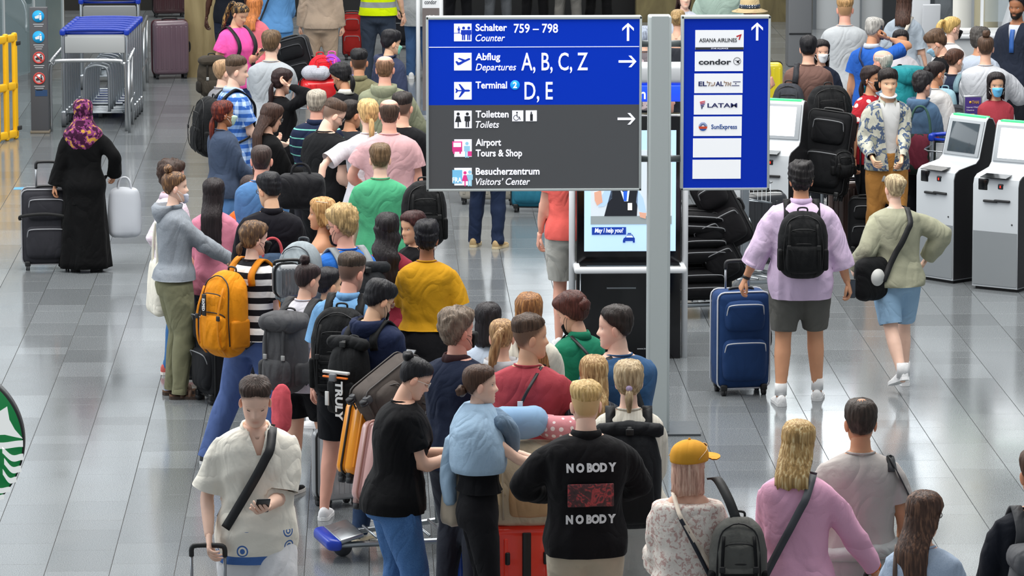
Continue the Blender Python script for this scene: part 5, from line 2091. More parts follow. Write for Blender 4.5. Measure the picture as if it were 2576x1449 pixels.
person(1052, -150, 1.70, 0, 'person in light grey long top and jeans behind narrow white banner stand', fem=True, top=D('long', '#a3a6a8', p=('heather', '#8e9194'), hem=.68, e=.03), bot=D('full', '#3d5a82', e=.010, fine=1), skin='light', hair=('bob', BR))
person(712, 172, 1.64, 55, 'person in black top raising hand to tie dark ponytail', fem=True, skin='light', hair=('lowpony', '#2a1a1a', dict(L=.30)), top=D('long', '#17171a'), bot=D('full', '#22242a'), L=(-.05, .02, 1.60), R=(.16, .00, 1.60), elbL=(-.5, .8, .2), elbR=(1, .6, 0), hd=(8, 8), mask='#7fb5d2')
P = person(690, 259, 1.67, 58, 'person in black top with very long brown hair and glasses holding phone', fem=True, skin='light', hair=('long', '#3c2820', dict(L=.58)), top=D('long', '#141416'), bot=D('full', '#17181c'), L=(-.02, .34, 1.12), R=(.10, .36, 1.14), glasses=('#24201e', 'thin'), hd=(5, 18), eyes='down')
phone(P, 'R', 'phone held by person with very long brown hair')
person(796, 226, 1.74, 12, 'person with grey hair in navy polo with mint stripes, seen from behind', skin='rosy', hair=('short', '#a39a8c'), top=D('polo', '#1d2740', p=('hem', '#79c9b8', .075), collar='#1d2740'), bot=D('full', '#3a3a40'), bw=1.15, L='front', R='front')
person(852, 249, 1.77, 46, 'person in black t-shirt with glasses looking down beside striped polo', skin='fair', hair=('fade', '#4a372b'), top=D('tee', '#1d1e21'), bot=D('full', '#1b1c20'), bw=1.12, L=(-.1, .24, 1.02), R=(.16, .25, 1.0), hd=(22, 30), lean=.10, glasses=('#1b1b1d', 'thin'), beard=('#5a4233', .6), eyes='down')
person(884, 252, 1.64, 20, 'person in dark jacket with glasses, mostly hidden behind black t-shirt', skin='tan', hair=('short', '#231c19'), top=D('jacket', '#2a2c31'), bot=D('full', '#22242a'), glasses=('#1b1b1d', 'thin'), hd=(30, 5))
person(850, 156, 1.72, -35, 'person with low black ponytail in black top with cream collar facing left', fem=True, skin='tan', hair=('lowpony', '#18171a', dict(L=.16)), top=D('long', '#202024', collar='#d6d4cc'), bot=D('full', '#2a2d33'), L='front', R='front', hd=(-20, 22), eyes='down', mask=('#161616', 'chin'))
person(903, 124, 1.70, 2, 'person in olive khaki shirt with short black hair, seen from behind', skin='tan', hair=('fade', '#121114'), top=D('shirt', '#6f6b50', sl=.4, collar='#6f6b50'), bot=D('full', '#2f3036'), L='front', R='front')
person(968, 138, 1.83, 8, 'person in loose sage green jacket with thinning hair, seen from behind', skin='rosy', hair=('bald', '#7a5a44'), top=D('jacket', '#878a72', hood=1, e=.04), bot=D('full', '#34363a'), bw=1.06, L='front', R=(.3, .3, 1.0))
person(986, 76, 1.66, 52, 'person in navy hooded top with mint face mask facing right', skin='asian', hair=('boy', '#16151a'), top=D('hoodie', '#333a52', e=.02), bot=D('full', '#23262e'), hd=(12, 8), mask='#8fd6bd')
person(926, 249, 1.80, -15, 'person in white t-shirt with blonde ponytail reaching forward to the left', fem=True, skin='fair', hair=('lowpony', '#c9a670', dict(L=.22)), top=D('tee', '#d6d6dc', e=.022, sl=.42), bot=D('full', '#1b1c1f'), L=(-.46, -.12, 1.02), R='front', bw=1.06, elbL=(-.6, 0, .8))
person(979, 247, 1.86, -4, 'person in dusty pink t-shirt with thinning brown hair, seen from behind', skin='rosy', hair=('bald', '#4a382e'), top=D('tee', '#d0a5a8', e=.02), bot=D('full', '#33363c'), bw=1.1, L=(-.14, .18, 1.0), R='down', elbL=(-1, -.3, -.3))
person(1012, 233, 1.80, 14, 'person in black jacket standing to the right of pink t-shirt', skin='light', hair=('fade', '#2b2422'), top=D('jacket', '#1b1c20', e=.035), bot=D('full', '#1f2024'), L='front', R='down')
person(956, 361, 1.72, -3, 'person in green t-shirt with short brown hair, seen from behind', skin='fair', hair=('short', '#6a543c'), top=D('tee', '#4fa97c', e=.02), bot=D('full', '#33384a'), L='low', R='front')
person(657, 362, 1.79, 4, 'person in sleeveless blue top with shaved hair, seen from behind', skin='rosy', hair=('buzz', '#3a2c28'), top=D('tank', '#4f79a8', e=.02, hem=.84), bot=D('full', '#2c3a55'), bw=1.08, L='front', R='front')
P = person(630, 442, 1.51, 8, 'person in orange top with dark bob and thin crossbody strap', fem=True, skin='light', hair=('bob', '#33221e', dict(L=.11)), top=D('tee', '#ef6a2c', e=.014), bot=D('full', '#2b2e38'), L='front', R='front', bw=1.1)
crossbody(P, .014, plain('#3a2420', .5), P.root, side=1)
P = person(674, 433, 1.78, -6, 'person in black blazer with short black hair, head turned left', skin='asian', hair=('short', '#15151a'), top=D('jacket', '#1a1922', collar='#1a1922', e=.03), bot=D('full', '#22242c'), L=(-.15, .3, 1.1), R='front', hd=(-28, 12), glasses=('#1b1b1d', 'thin'), bw=1.05)
h_ = P.M @ Vector((.02, -.20, .84))
soft_bag(None, 'denim blue tote bag on shoulder of person in black blazer', P.M @ Vector((-.02, -.27, .80)), .34, .12, .42, '#42566e', rz=P.rz + .05, handle=.12, hc='#b04a50')
P = person(812, 497, 1.66, -68, 'person with long blonde hair and sunglasses on head facing left, white strap top', fem=True, skin='tan', hair=('long', '#b98a54', dict(L=.22, hi='#dcb57c')), top=D('tank', '#d9d5d6', p=('heather', '#b9b4b8'), zt=1.36, nocol=1), bot=D('full', '#3a4664'), L='front', R='front', glasses=('#e4e2dc', 'top'), hd=(-10, 0))
Pb = person(858, 519, 1.83, -30, 'person in blue t-shirt with glasses and black mask carrying grey backpack', skin='rosy', hair=('curly', '#b39566'), top=D('tee', '#2d6cc0', e=.02), bot=D('full', '#3b4046'), L='front', R='front', hd=(-25, 8), glasses=('#1b1b1d', 'thin'), mask=('#161616', 'chin'), bw=1.05)
P = person(974, 536, 1.70, 6, 'person in burgundy top with long wavy black hair, seen from behind', fem=True, skin='tan', hair=('long', '#1b1618', dict(L=.44, wave=.012, spread=.02)), top=D('tee', '#8c2f3f'), bot=D('full', '#3c4a66'), L=(-.24, .1, 1.35), R='front', elbL=(-1, -.5, -1))
person(1038, 531, 1.60, -118, 'person with dark red hair looking left, partly behind mustard top', fem=True, skin='olive', hair=('long', '#3a1a1a', dict(L=.3)), top=D('long', '#17161a', e=.03), bot=D('full', '#17161a'), hd=(-8, 5))
person(1073, 558, 1.70, 2, 'person in mustard yellow top and black skirt, seen from behind', fem=True, skin='brown', hair=('curly', '#17151a'), top=D('tee', '#c8921c', e=.022, hem=1.0, sl=.42), bot=D('skirt', '#1c1b1f', z=.25, fl=.05), L='front', R=(.2, .2, 1.05), bw=1.12, mask='#dfe6ee')

# ---- second row
P = person(640, 556, 1.69, 42, 'person in black and white striped t-shirt with black mask and orange backpack', fem=True, skin='fair', hair=('lowpony', '#5a4230', dict(L=.09, hi='#96724a')), top=D('tee', '#e8e6e2', p=('stripe', '#1d1d21', .085), e=.02, hem=.92), bot=D('full', '#54699c', fine=1, e=.012, e1=.03), L=(-.33, .10, .96), R='front', hd=(22, 4), mask=('#161616', 'cone'),
           feet=((-.27, -.18), (.15, .10)), shoes=('#3a3c40', '#d8d8d8', 'shoe'), bw=1.05)
backpack(P, 'mustard orange roll-top backpack of person in striped t-shirt', c='#dd8a14', c2='#c87a10', w=.30, d=.24, h=.56, zc=1.12, style='zip', sc='#1b1b1d', x=-.03)
o = text('EXPED', .032, plain('#e8e8e8', .5), [b for b in bpy.data.objects if b.get('label', '').startswith('mustard orange roll')][0], (0, 0, 0), bold=.001, fit=.085)
q_ = rbox(.035, .012, .15, .004, 1).move((-.04, -.168, .36)).build('name_tag', plain('#1b1c1e', .5), o.parent)
o.rotation_euler = (math.pi / 2, math.pi / 2, 0)
o.location = (-.05, -.176, .405)
P = person(777, 664, 1.58, 32, 'person in pale grey t-shirt and black shorts with dark grey rucksack', fem=True, skin='light', hair=('topbun', '#2a1c1c'), hgt_off=0, top=D('tee', '#b9b6bd', p=('heather', '#d0cdd3'), e=.02, hem=.82), bot=D('shorts', '#1a1b1f', e=.016, t=.36), L='front', R='front', bw=1.15, hd=(20, 10), shoes=('#202124', '#e4e0da', 'shoe'), feet=((-.16, .05), (.12, .10)))
backpack(P, 'dark grey flap rucksack worn by person in pale grey t-shirt', c='#4a4a4c', w=.28, d=.22, h=.50, zc=1.13, style='lid')
person(824, 674, 1.48, 60, 'person with black hair just visible behind the top bun', skin='asian', hair=('short', '#17151a'), top=D('tee', '#2d6cc0'), bot=D('full', '#2c3040'))
P = person(887, 636, 1.74, 14, 'person in denim blue shirt and dark shorts with black tactical backpack', skin='rosy', hair=('fade', '#41342a'), top=D('shirt', '#6f9cc6', sl=.40, collar='#6f9cc6', e=.022), bot=D('shorts', '#24262b', e=.022, e1=.024, t=.45), L='down', R='front', hd=(22, 12), beard=('#4a382e', .5), shoes=('#e8e8ea', '#f4f4f4', 'shoe'), bw=1.04, feet=((-.16, -.04), (.14, .02)))
backpack(P, 'black tactical backpack worn by person in denim shirt', w=.34, d=.20, h=.56, zc=1.14, style='tactical')
P = person(966, 703, 1.68, 36, 'person in navy hoodie with glasses looking at phone, black lettered backpack', skin='asian', hair=('boy', '#131217'), top=D('hoodie', '#1e2742', e=.026), bot=D('full', '#2f4260'), L='front', R=(.02, .30, 1.14), hd=(20, 24), glasses=('#b08a4a', 'thin'), mask=('#161616', 'chin'), bw=1.06, shoes=('#e9e6dc', '#f3e6c8', 'shoe'))
phone(P, 'R', 'phone with lit screen held by person in navy hoodie')
t, fin = backpack(P, 'black roll-top backpack with white lettering worn by person in navy hoodie', w=.25, d=.19, h=.46, zc=1.13, style='roll', x=-.02)
o = text('TRULY', .075, plain('#dcdcda', .5), t, (0, 0, 0), bold=.003, fit=.25)
fin(rbox(.19, .02, .012, .004, 1).move((-.01, -.135, .03))).build('orange_trim', plain('#f07a20', .5), t)
fin(rbox(.20, .03, .02, .006, 1).move((-.01, -.125, .06))).build('reflective_strip', plain('#c9c9c6', .35), t)
fin(rbox(.05, .03, .05, .008, 1).move((-.02, -.145, .03))).build('buckle', plain('#6f7275', .4), t)
fin(rbox(.03, .01, .09, .004, 1).move((-.075, -.135, -.11))).build('label_patch', plain('#d8d8d4', .5), t)
fin_d = MD(np.zeros((1, 3)), [])
fin(fin_d)
o.rotation_euler = (math.pi / 2, math.pi / 2, 0)
o.location = Vector(fin_d.V[0]) + Vector((.0, -.145, .01))
person(1146, 780, 1.79, 48, 'person in navy polo with striped collar and black mask facing right', skin='rosy', hair=('curly', '#77685a'), top=D('polo', '#1c2438', collar='#3a2628', cuffc='#b09a80', e=.02), bot=D('full', '#2a2d36'), L=(-.02, .3, 1.0), R=(.12, .3, 1.0), hd=(10, -4), mask=('#161616', 'cone'), bw=1.12)
Pn = P
person(1228, 762, 1.62, 0, 'person with black bob and hairband, white collar, seen from behind', fem=True, skin='light', hair=('bob', '#1d181b', dict(L=.15)), top=D('tee', '#b8c4d4'), bot=D('full', '#2c3040'))
P = person(1330, 738, 1.74, 8, 'person in cream blazer with long light brown hair, seen from behind', fem=True, skin='light', hair=('long', '#8a5c36', dict(L=.34, sway=.10, hi='#c08a50')), top=D('jacket', '#d9d3c4', e=.028), bot=D('full', '#8a8478'), L='front', R='front')
crossbody(P, .035, plain('#a79f92', .6), P.root, side=-1)
P = person(1424, 734, 1.70, -34, 'person in green blazer with pearl hair clip looking down to the left', fem=True, skin='light', hair=('updo', '#4a241c'), top=D('jacket', '#1f7a5c', collar='#1f7a5c', e=.022), bot=D('full', '#23262c'), L='front', R='front', hd=(-22, 25), mask=('#161616', 'chin'), eyes='down')
for i in range(5):
    ball((-.035 + i * .014, -.07, .095 - abs(i - 2) * .004), .006, 8, 6).xf(P.HM).build('hair_clip', plain('#efe8da', .3), P.root)
crossbody(P, .02, plain('#17181a', .5), P.root, side=-1)
P = person(1550, 769, 1.83, -30, 'person in petrol blue t-shirt facing left beside the grey sign post', skin='fair', hair=('short', '#2a221f'), top=D('tee', '#35587f', e=.02), bot=D('full', '#2e3138'), L='front', R='front', hd=(-50, 2), bw=1.15)
crossbody(P, .045, plain('#1b1c20', .6), P.root, side=-1)
person(1262, 800, 1.66, 4, 'person in pale grey hoodie with long light brown ponytail, seen from behind', fem=True, skin='light', hair=('pony', '#9a754e', dict(L=.42, hi='#c9a574', sway=-.08)), top=D('hoodie', '#b4b5b8'), bot=D('full', '#3a3e48'), L='front', R='front')
P = person(1330, 793, 1.84, 18, 'person in brick red t-shirt with undercut, looking right, thin black strap', skin='olive', hair=('fade', '#473528'), top=D('tee', '#a8434c', e=.016, sl=.36), bot=D('full', '#2b2d33'), L='front', R=(.30, .32, 1.05), hd=(58, 0), bw=1.06)
crossbody(P, .018, plain('#17181a', .5), P.root, side=1)
a, e, w = P.arm['R']
rbox(.05, .012, .045, .004, 1).move(a + (e - a) * .66 + np.array((.02, -.068, .01))).build('orange_patch', cloth('#f4501e'), P.top)
person(1494, 895, 1.61, -4, 'person with long straight blonde hair and dark pinstripe jacket, seen from behind', fem=True, skin='light', hair=('long', '#a88356', dict(L=.40, sway=-.06, hi='#e2c592')), top=D('long', '#2c2e34', p=('pin', '#55585f', .03), e=.025), bot=D('full', '#1c1e22'), L='front', R='front')
P = person(1582, 906, 1.73, 2, 'person in cream ribbed jumper with low blonde ponytail and black roll-top rucksack', fem=True, skin='fair', hair=('lowpony', '#b39a76', dict(L=.13, hi='#dcc8a4')), top=D('long', '#d5cfc1', p=('pin', '#e6e1d6', .018), e=.03), bot=D('full', '#b0b2b0', e=.02), L='front', R='front', bw=1.08)
backpack(P, 'black roll-top rucksack worn by person in cream ribbed jumper', c='#26282c', w=.32, d=.18, h=.54, zc=1.13, style='roll')
ball((0, -.115, -.02), (.02, .012, .018), 10, 6).xf(P.HM).build('hair_tie', cloth('#c9b4d6'), P.root)
P = person(1474, 960, 1.78, -6, 'person in black overshirt with white NOBODY lettering on the back, beige trousers', skin='fair', hair=('fade', '#c6a468', dict(hi='#dfc08c')), top=D('jacket', '#1b1a1d', hem=.84, collar='#1b1a1d', e=.030, se=.028), bot=D('full', '#b5a996', e=.02), L=(-.16, .28, 1.10), R=(.14, .28, 1.10), bw=1.08, elbL=(-1.2, -.2, -.5), elbR=(1.2, -.2, -.5))
yb = back_y(P, 1.28, .052)
wht = plain('#d9dcde', .6)
for z_, s_ in ((1.335, 'N O BOD Y'), (1.05, 'N O BOD Y')):
    o = text(s_, .062, wht, P.top, (0, back_y(P, z_, .047), z_), align='CENTER', bold=.0035, fit=.27, ext=.003)
    o.rotation_euler = (math.pi / 2 - (.16 if z_ > 1.2 else -.06), 0, 0)
pr_ = rbox(.25, .012, .125, .004, 1, 4).move((0, back_y(P, 1.22, .055), 1.205))
N = NT('print')
tc = N.n('TexCoord'); nz = N.n('TexNoise', i_Scale=26.0, i_Detail=5.0, i_Distortion=1.5)
N.l(tc.outputs['Object'], nz.inputs['Vector'])
N.l(N.ramp(nz.outputs[0], [(.3, '#241619'), (.5, '#4a2026'), (.62, '#b0383c'), (.75, '#2a1a1d')]), N.b.inputs['Base Color'])
pr_.build('back_print', N.m, P.top)

P = person(1063, 895, 1.70, 80, 'person in black t-shirt and denim capris with glasses looking down into bag', fem=True, skin='light', hair=('bun', '#121116', dict(p=(0, -.10, .10), r=.034)), top=D('tee', '#17171a', e=.018, hem=.84, sl=.30), bot=D('capri', '#3a5f92', p=('heather', '#5279ab'), fine=1, e=.014, cuff='#6f8caf', t=.72), L=(-.05, .40, 1.16), R=(.08, .38, 1.16), elbR=(.2, -.6, -1), hd=(4, 28), glasses=('#d8cfc4', 'thin'), eyes='down', bw=1.2, lean=.12,
           feet=((-.16, .02), (.16, .12)), shoes=WS)
h_ = P.M @ Vector(P.hand['R'])
soft_bag(None, 'beige leather handbag hanging from arm of person in black t-shirt', (h_.x - .05, h_.y - .12, h_.z - .38), .30, .15, .27, '#b5a794', kind='hand', rz=.5, name='handbag', handle=.14, m=plain('#b3a592', .5))
P = person(1204, 914, 1.70, 84, 'person with pale blue sweater draped over shoulders and black leggings, facing right', fem=True, skin='fair', hair=('bun', '#4a3428', dict(p=(0, -.115, -.035), r=.034)), top=D('crop', '#17171b', hem=1.02, sl=0), bot=D('leggings', '#232327'), L=(-.06, .44, 1.13), R=(.05, .44, 1.13), hd=(0, 0), elbR=(.05, -.1, -1), elbL=(-.05, -.1, -1))
s = P.s
R_ = []
for z, w, d, y in ((1.53, .070, .078, -.01), (1.50, .10, .10, -.012), (1.45, .155, .122, -.02), (1.38, .205, .145, -.02), (1.28, .22, .165, -.01), (1.18, .21, .165, -.01), (1.14, .20, .155, -.01)):
    R_.append(ring((0, y * s, z * s), w * s, d * s, 40, 2.3))
sw = rings(R_[::-1])
sw.V += vnormals(sw) * (folds(sw.V, 17, 4) * .009)[:, None]
swo = sw.build('draped_sweater', cloth('#a3bed6', bump=.3), P.root)
for sg in (-1, 1):
    t_ = tube([(sg * .12, .10, 1.40), (sg * .05, .17, 1.33), (sg * .02, .19, 1.22)], [.045, .05, .035], 12, 4, dome=True)
    t_.build('knotted_sleeve', cloth('#6d8297', bump=.3), swo)
t_ = tube([(-.14, -.13, 1.25), (-.15, -.16, 1.05), (-.13, -.15, .90)], [.05, .05, .04], 12, 4, dome=True)
t_.build('hanging_sleeve', cloth('#a3bed6', bump=.3), swo)
# neck pillows and bag stack carried on the red case
C0 = P.M @ Vector((0, .50, 0))

P52 = P = person(642, 952, 1.82, 172, 'person in cream short-sleeved shirt with blue print, crossbody strap and phone, walking', skin='fair', hair=('fade', '#3a2b24', dict()), top=D('shirt', '#ece7da', p=('hemprint', '#4a6fae', (1.0, .86)), sl=.44, hem=.78, e=.026, se=.042, collar='#e9e5d8', f=.018, v=(1.33, .06)), bot=D('full', '#e4e4e6', e=.03, fine=1), L=(-.02, .30, 1.12), R=(.26, .10, .93), hd=(6, 24), eyes='down', feet=((-.09, .25), (.09, -.2)), shoes=WS)
crossbody(P, .05, plain('#17181c', .6), P.root, side=-1, z_end=.98, ease=.066)
phone(P, 'L', 'black phone held by person in cream printed shirt')
hb = P.M @ Vector(P.hand['R'])
suitcase('dark cabin case pulled by person in cream printed shirt', 0, 0, .38, .22, .56, '#202226', rz=175, handle=.36, loc=(hb.x, hb.y + .10, 0), hc='#8f9296')

# ---- right-hand foreground
P = person(1733, 1112, 1.64, 2, 'person in mustard cap and cream lace blouse with dark strap, seen from behind', fem=True, skin='light', hair=('bob', '#c79a86', dict(L=.15, hi='#e6c4ae')), top=D('blouse', '#ddcfc2', p=('lace', '#ece4da', 1.0, '#c9a8a0'), e=.045, zt=1.43, nocol=1, hem=.86, bell=.05, sl=.8, se=.05), bot=D('skirt', '#d9cdb6', p=('lace', '#e8e0d0', 1.4, '#cbbfa4'), z=.4, fl=.1), L='front', R='front', hd=(36, 0), eyes='down')
X, Y_, Z, PH = headgrid(40, 30, True)
Pn_ = np.stack([X.ravel(), Y_.ravel(), Z.ravel()], 1)
N_ = Pn_ - np.array((0, -.005, .01)); N_ /= np.linalg.norm(N_, axis=1, keepdims=True)
kk = np.clip((Z - .012) / .01, 0, 1).ravel()[:, None]
Q = (Pn_ + N_ * (.026 * kk - .02 * (1 - kk))).reshape(30, 40, 3)
yc = cloth('#d79a34', bump=.15)
capo = rings([Q[i] for i in range(30) if Z[i, 0] > -.005]).xf(P.HM).build('cap', yc, P.root)
br = MD([(x, y, .035 - .25 * x * x) for x, y in [((.098 + .02 * k) * math.sin(a), .07 + (.16 if k else .03) * math.cos(a)) for k in (0, 1) for a in np.linspace(-1.4, 1.4, 12)]], [(i, i + 1, 13 + i, 12 + i) for i in range(11)])
br.V = np.vstack([br.V, br.V - np.array((0, 0, .006))]); br.F += [tuple(i + 24 for i in f[::-1]) for f in br.F]
br.xf(P.HM).build('cap_brim', yc, capo)
ball((0, -.005, .147), .008, 8, 6).xf(P.HM).build('cap_button', yc, capo)
for sg in (-1, 1):
    pts = np.array((sg * .033, .085, .095)) + np.stack([.026 * np.cos(np.arange(14) * math.pi / 7), .012 * np.sin(np.arange(14) * math.pi / 7), .018 * np.sin(np.arange(14) * math.pi / 7)], 1)
    tube(pts, .0028, 5, closed=True).xf(P.HM).build('sunglasses_rim', plain('#c9a26a', .3), capo)
    rings([pts, pts - np.array((0, .001, .001))]).xf(P.HM).build('sunglasses_lens', plain('#33261f', .1), capo)
    tube([(sg * .06, .08, .10), (sg * .098, .02, .09), (sg * .10, -.06, .05)], .0025, 5, 3).xf(P.HM).build('temple', plain('#c9a26a', .3), capo)
crossbody(P, .02, plain('#2a2d36', .6), P.root, side=-1, ease=.06)
crossbody(P, .022, plain('#e0d0bd', .6), P.root, side=-1, z_end=1.0, ease=.07)
w_ = P.M @ Vector((.34, -.02, 0))
tb, fin = backpack(P, 'grey and black rucksack hanging from shoulder of person in mustard cap', c='#5c5c58', c2='#17181a', w=.26, d=.17, h=.46, zc=1.12, style='tactical', x=.25, straps=False)
strap([(.12, .02, 1.45), (.15, -.06, 1.46), (.20, -.15, 1.38), (.24, -.19, 1.28)], .05, .01, [(0, 0, 1), (0, -.3, 1), (.3, -1, .4), (.3, -1, .2)], 4).build('shoulder_strap', plain('#17181a', .6), P.root)
P = person(2010, 1057, 1.74, 8, 'person in pink sweatshirt with long blonde hair, arm on pull handle', fem=True, skin='tan', hair=('long', '#b8935c', dict(L=.22, spread=.012, hi='#ecd6a4')), top=D('long', '#eab1cc', e=.024, hem=.70), bot=D('full', '#c8c2b8'), L='front', R=(.42, .16, .92), hd=(12, 8), elbR=(.8, -.4, -.8))
crossbody(P, .04, plain('#4a4d52', .6), P.root, side=1, ease=.055)
a, e, w = P.arm['R']
u = (w - e) / np.linalg.norm(w - e)
for i, cc in enumerate(('#d8205a', '#a6e22a', '#f4772a')):
    tube([w - u * (.055 - i * .018), w - u * (.038 - i * .018)], .047, 16).build('wristband', cloth(cc), P.root)
Pk = P
suitcase('cabin case with brown leather strap pulled by person in pink sweatshirt', 0, 0, .38, .22, .55, '#5a4436', rz=5, handle=.36, loc=tuple((P.M @ Vector(P.hand['R']) + Vector((.02, -.06, 0))).xy) + (0,), hc='#8f9296')
P = person(2166, 1005, 1.78, -2, 'person in light grey t-shirt with bald spot and jumper round the waist', skin='tan', hair=('short', '#3a302a'), top=D('tee', '#b9b2ae', e=.02, hem=.95), bot=D('full', '#b8bab8', e=.02), L=(-.22, .12, .9), R=(.25, .12, .9), bw=1.0)
ball((0, -.035, .124), (.032, .030, .014), 14, 8).paint(P.skin * .95).xf(P.HM).build('bald_spot', skin_mat(), P.root)
q = ring(P.ctr(.98 * P.s), .185, .145, 30, 2.3); q[:, 2] += .02 * np.cos(np.arange(30) * .21)
tj = tube(q, .034, 10, closed=True)
tj.V += vnormals(tj) * (folds(tj.V, 18, 3) * .014)[:, None]
tj.build('tied_jumper', cloth('#c4c7c4', bump=.35), P.root)
soft_bag(None, 'black shoulder bag at right side of person in light grey t-shirt', P.M @ Vector((.30, .02, .95)), .10, .26, .28, '#1c1c1f', rz=P.rz, name='shoulder_bag', handle=0)
pts, nr = shoulder_path(P, .15, ease=.03)
strap([pts[3], pts[4], (.18, -.10, 1.42), (.27, -.05, 1.25)], .035, .006, [(0, -.5, 1), (0, 0, 1), (.6, 0, .7), (1, 0, 0)], 4).build('bag_strap', plain('#3a3c3e', .6), P.root)
P = person(2326, 1236, 1.68, 12, 'person in pale blue t-shirt with long brown hair and glasses, lower right', fem=True, skin='light', hair=('long', '#4c352a', dict(L=.30, spread=.014, hi='#7d5a45')), top=D('tee', '#9fb0c6', p=('heather', '#b4c2d4'), e=.02), bot=D('full', '#2c3448'), L='front', R='front', hd=(24, 4), glasses=('#2a211d', 'thin'), bw=1.08)
pts, nr = shoulder_path(P, -.12, ease=.022)
strap(pts, .022, .005, nr, 3).build('bag_strap', plain('#5a463c', .6), P.root)
P = person(2612, 1130, 1.84, -6, 'person in navy top at right edge with grey rucksack', skin='tan', hair=('short', BR), top=D('tee', '#20242e', sl=.48), bot=D('full', '#2c2f36'), L=(-.24, .16, .82), R='front')
backpack(P, 'grey rucksack worn by person at right edge', c='#5d5e61', w=.34, d=.22, h=.54, zc=1.08, style='lid', x=-.02)

# ---- walkers in the open aisle
P = person(2016, 410, 1.79, 2, 'person in lilac shirt and grey shorts walking away with black backpack', skin='tan', hair=('curly', '#201d1e'), top=D('shirt', '#d3bcd8', sl=.76, hem=.78, e=.034, collar='#cdb4d4', cuffc='#d3bcd8', f=.016, belly=.03), bot=D('shorts', '#5c5b57', e=.024, e1=.024, t=.44), bw=1.14, L=(-.40, .02, .90), R=(.36, .0, .84), feet=((-.14, -.10), (.14, .12)), shoes=('#e2e2e2', '#d8d8d8', 'shoe'), glasses=('#2a211d', 'thin'))
backpack(P, 'black daypack on back of person in lilac shirt', w=.33, d=.20, h=.46, zc=1.20, style='zip')
for k in 'LR':
    a, e, w = P.leg[k]
    tube([w + (0, 0, .08), w + (0, 0, -.01)], .045, 12).build('sock', cloth('#e6e6e6'), P.root)
a, e, w = P.arm['L']
tube([w - (w - e) * .02, w - (w - e) * .10], .031, 12).build('bracelet', plain('#1a1718', .4), P.root)
phone(P, 'R', 'black phone in right hand of person in lilac shirt', tilt=.2)
hb = P.M @ Vector(P.hand['L'])
suitcase('large navy blue soft suitcase with white piping pulled by person in lilac shirt', 1862, 988, .40, .30, .78, '#1f3a66', rz=10, handle=.20, c2='#c9ccd2')
P = person(2252, 436, 1.63, -14, 'person in sage jacket and light denim shorts walking away, black crossbody bag', fem=True, skin='fair', hair=('bun', '#a89474', dict(hi='#d6c39a', p=(.02, -.09, .06), r=.045)), top=D('jacket', '#9c9c86', e=.04, hem=.86), bot=D('shorts', '#8fb0cc', e=.016, e1=.022, t=.44), L=(-.30, .12, 1.0), R=(.30, .08, 1.05), elbR=(1, -.4, -.2), feet=((-.06, -.32), (.13, .14)), shoes=('#e9e9e9', '#f2f2f2', 'shoe'), lean=.08, bw=1.08)
crossbody(P, .045, plain('#17181a', .6), P.root, side=1, ease=.055)
soft_bag(None, 'black crossbody bag with pale round print at hip of person in sage jacket', P.M @ Vector((-.24, -.12, .72)), .28, .11, .30, '#1d1e20', rz=P.rz + .35, name='crossbody_bag', kind='duffel', handle=0)
o = [o_ for o_ in bpy.data.objects if o_.name.startswith('crossbody_bag')][0]
disc((0, -.072, .17), .065, .006, 'y', 24).build('round_print', plain('#d8d8d4', .6), o)
for k in 'LR':
    a, e, w = P.leg[k]
    tube([w + (0, 0, .10), w + (0, 0, -.01)], .045, 12).build('sock', cloth('#e9e9e9'), P.root)
P = person(1440, 308, 1.80, 6, 'person in coral t-shirt and pale grey shorts behind the white kiosk post', skin='rosy', hair=('short', BR), top=D('tee', '#ee6a62', e=.02, hem=.86), bot=D('shorts', '#b4b3ad', e=.022, e1=.026, t=.45), L='down', R='down', bw=1.06, shoes=WS)

# ---- check-in area, right
P = person(2034, 90, 1.76, 10, 'person in brown t-shirt with black sling backpack, seen from behind', skin='light', hair=('short', '#17161a'), top=D('tee', '#6f544c', e=.02), bot=D('full', '#23252b'), bw=1.12, L='front', R='front')
backpack(P, 'dark grey sling pack worn by person in brown t-shirt', c='#3a3c42', w=.27, d=.14, h=.38, zc=1.12, style='zip', x=-.17, one=-1)
person(2126, -8, 1.86, 6, 'tall person in light grey t-shirt with blond hair, seen from behind', skin='rosy', hair=('fade', '#b08a5c'), top=D('tee', '#b4b8bb', e=.03, hem=.80), bot=D('full', '#8a8c8e'), L='front', R='front', bw=1.06)
P = person(2202, 44, 1.78, 30, 'person with grey hair in blue polo holding phone to the ear', skin='tan', hair=('short', '#a8a5a0'), top=D('polo', '#2a5fb8', collar='#c3c9d4'), bot=D('full', '#6c7077'), L='down', R=(.13, .06, 1.56), elbR=(.8, .6, -.5), hd=(16, 12))
phone(P, 'R', 'phone held to the ear of person in blue polo', tilt=.2)
crossbody(P, .022, plain('#1d2a50', .6), P.root, side=-1)
P = person(2275, -22, 1.74, 14, 'person in pale blue-grey t-shirt with white diagonal strap, seen from behind', fem=True, skin='light', hair=('long', '#4a332a', dict(L=.24)), top=D('tee', '#a9b4bf', sl=.44), bot=D('full', '#33363c'))
crossbody(P, .035, plain('#cfc8bb', .6), P.root, side=1)
person(2266, 75, 1.58, 178, 'person with long black hair and light blue mask facing the camera', fem=True, skin='tan', hair=('long', '#191518', dict(L=.24, th=125)), top=D('tee', '#c8c4c8'), bot=D('full', '#30333a'), mask='#9ccbe8')
P = person(2222, 124, 1.68, -48, 'person with white hair and bald crown carrying a tall teal pack', skin='rosy', hair=('bald', '#b9b3a8'), top=D('tee', '#8fa3b8'), bot=D('full', '#4a4c50'))
backpack(P, 'tall teal trekking backpack standing above the check-in queue', c='#1f7f86', w=.32, d=.26, h=.66, zc=1.24, style='lid')
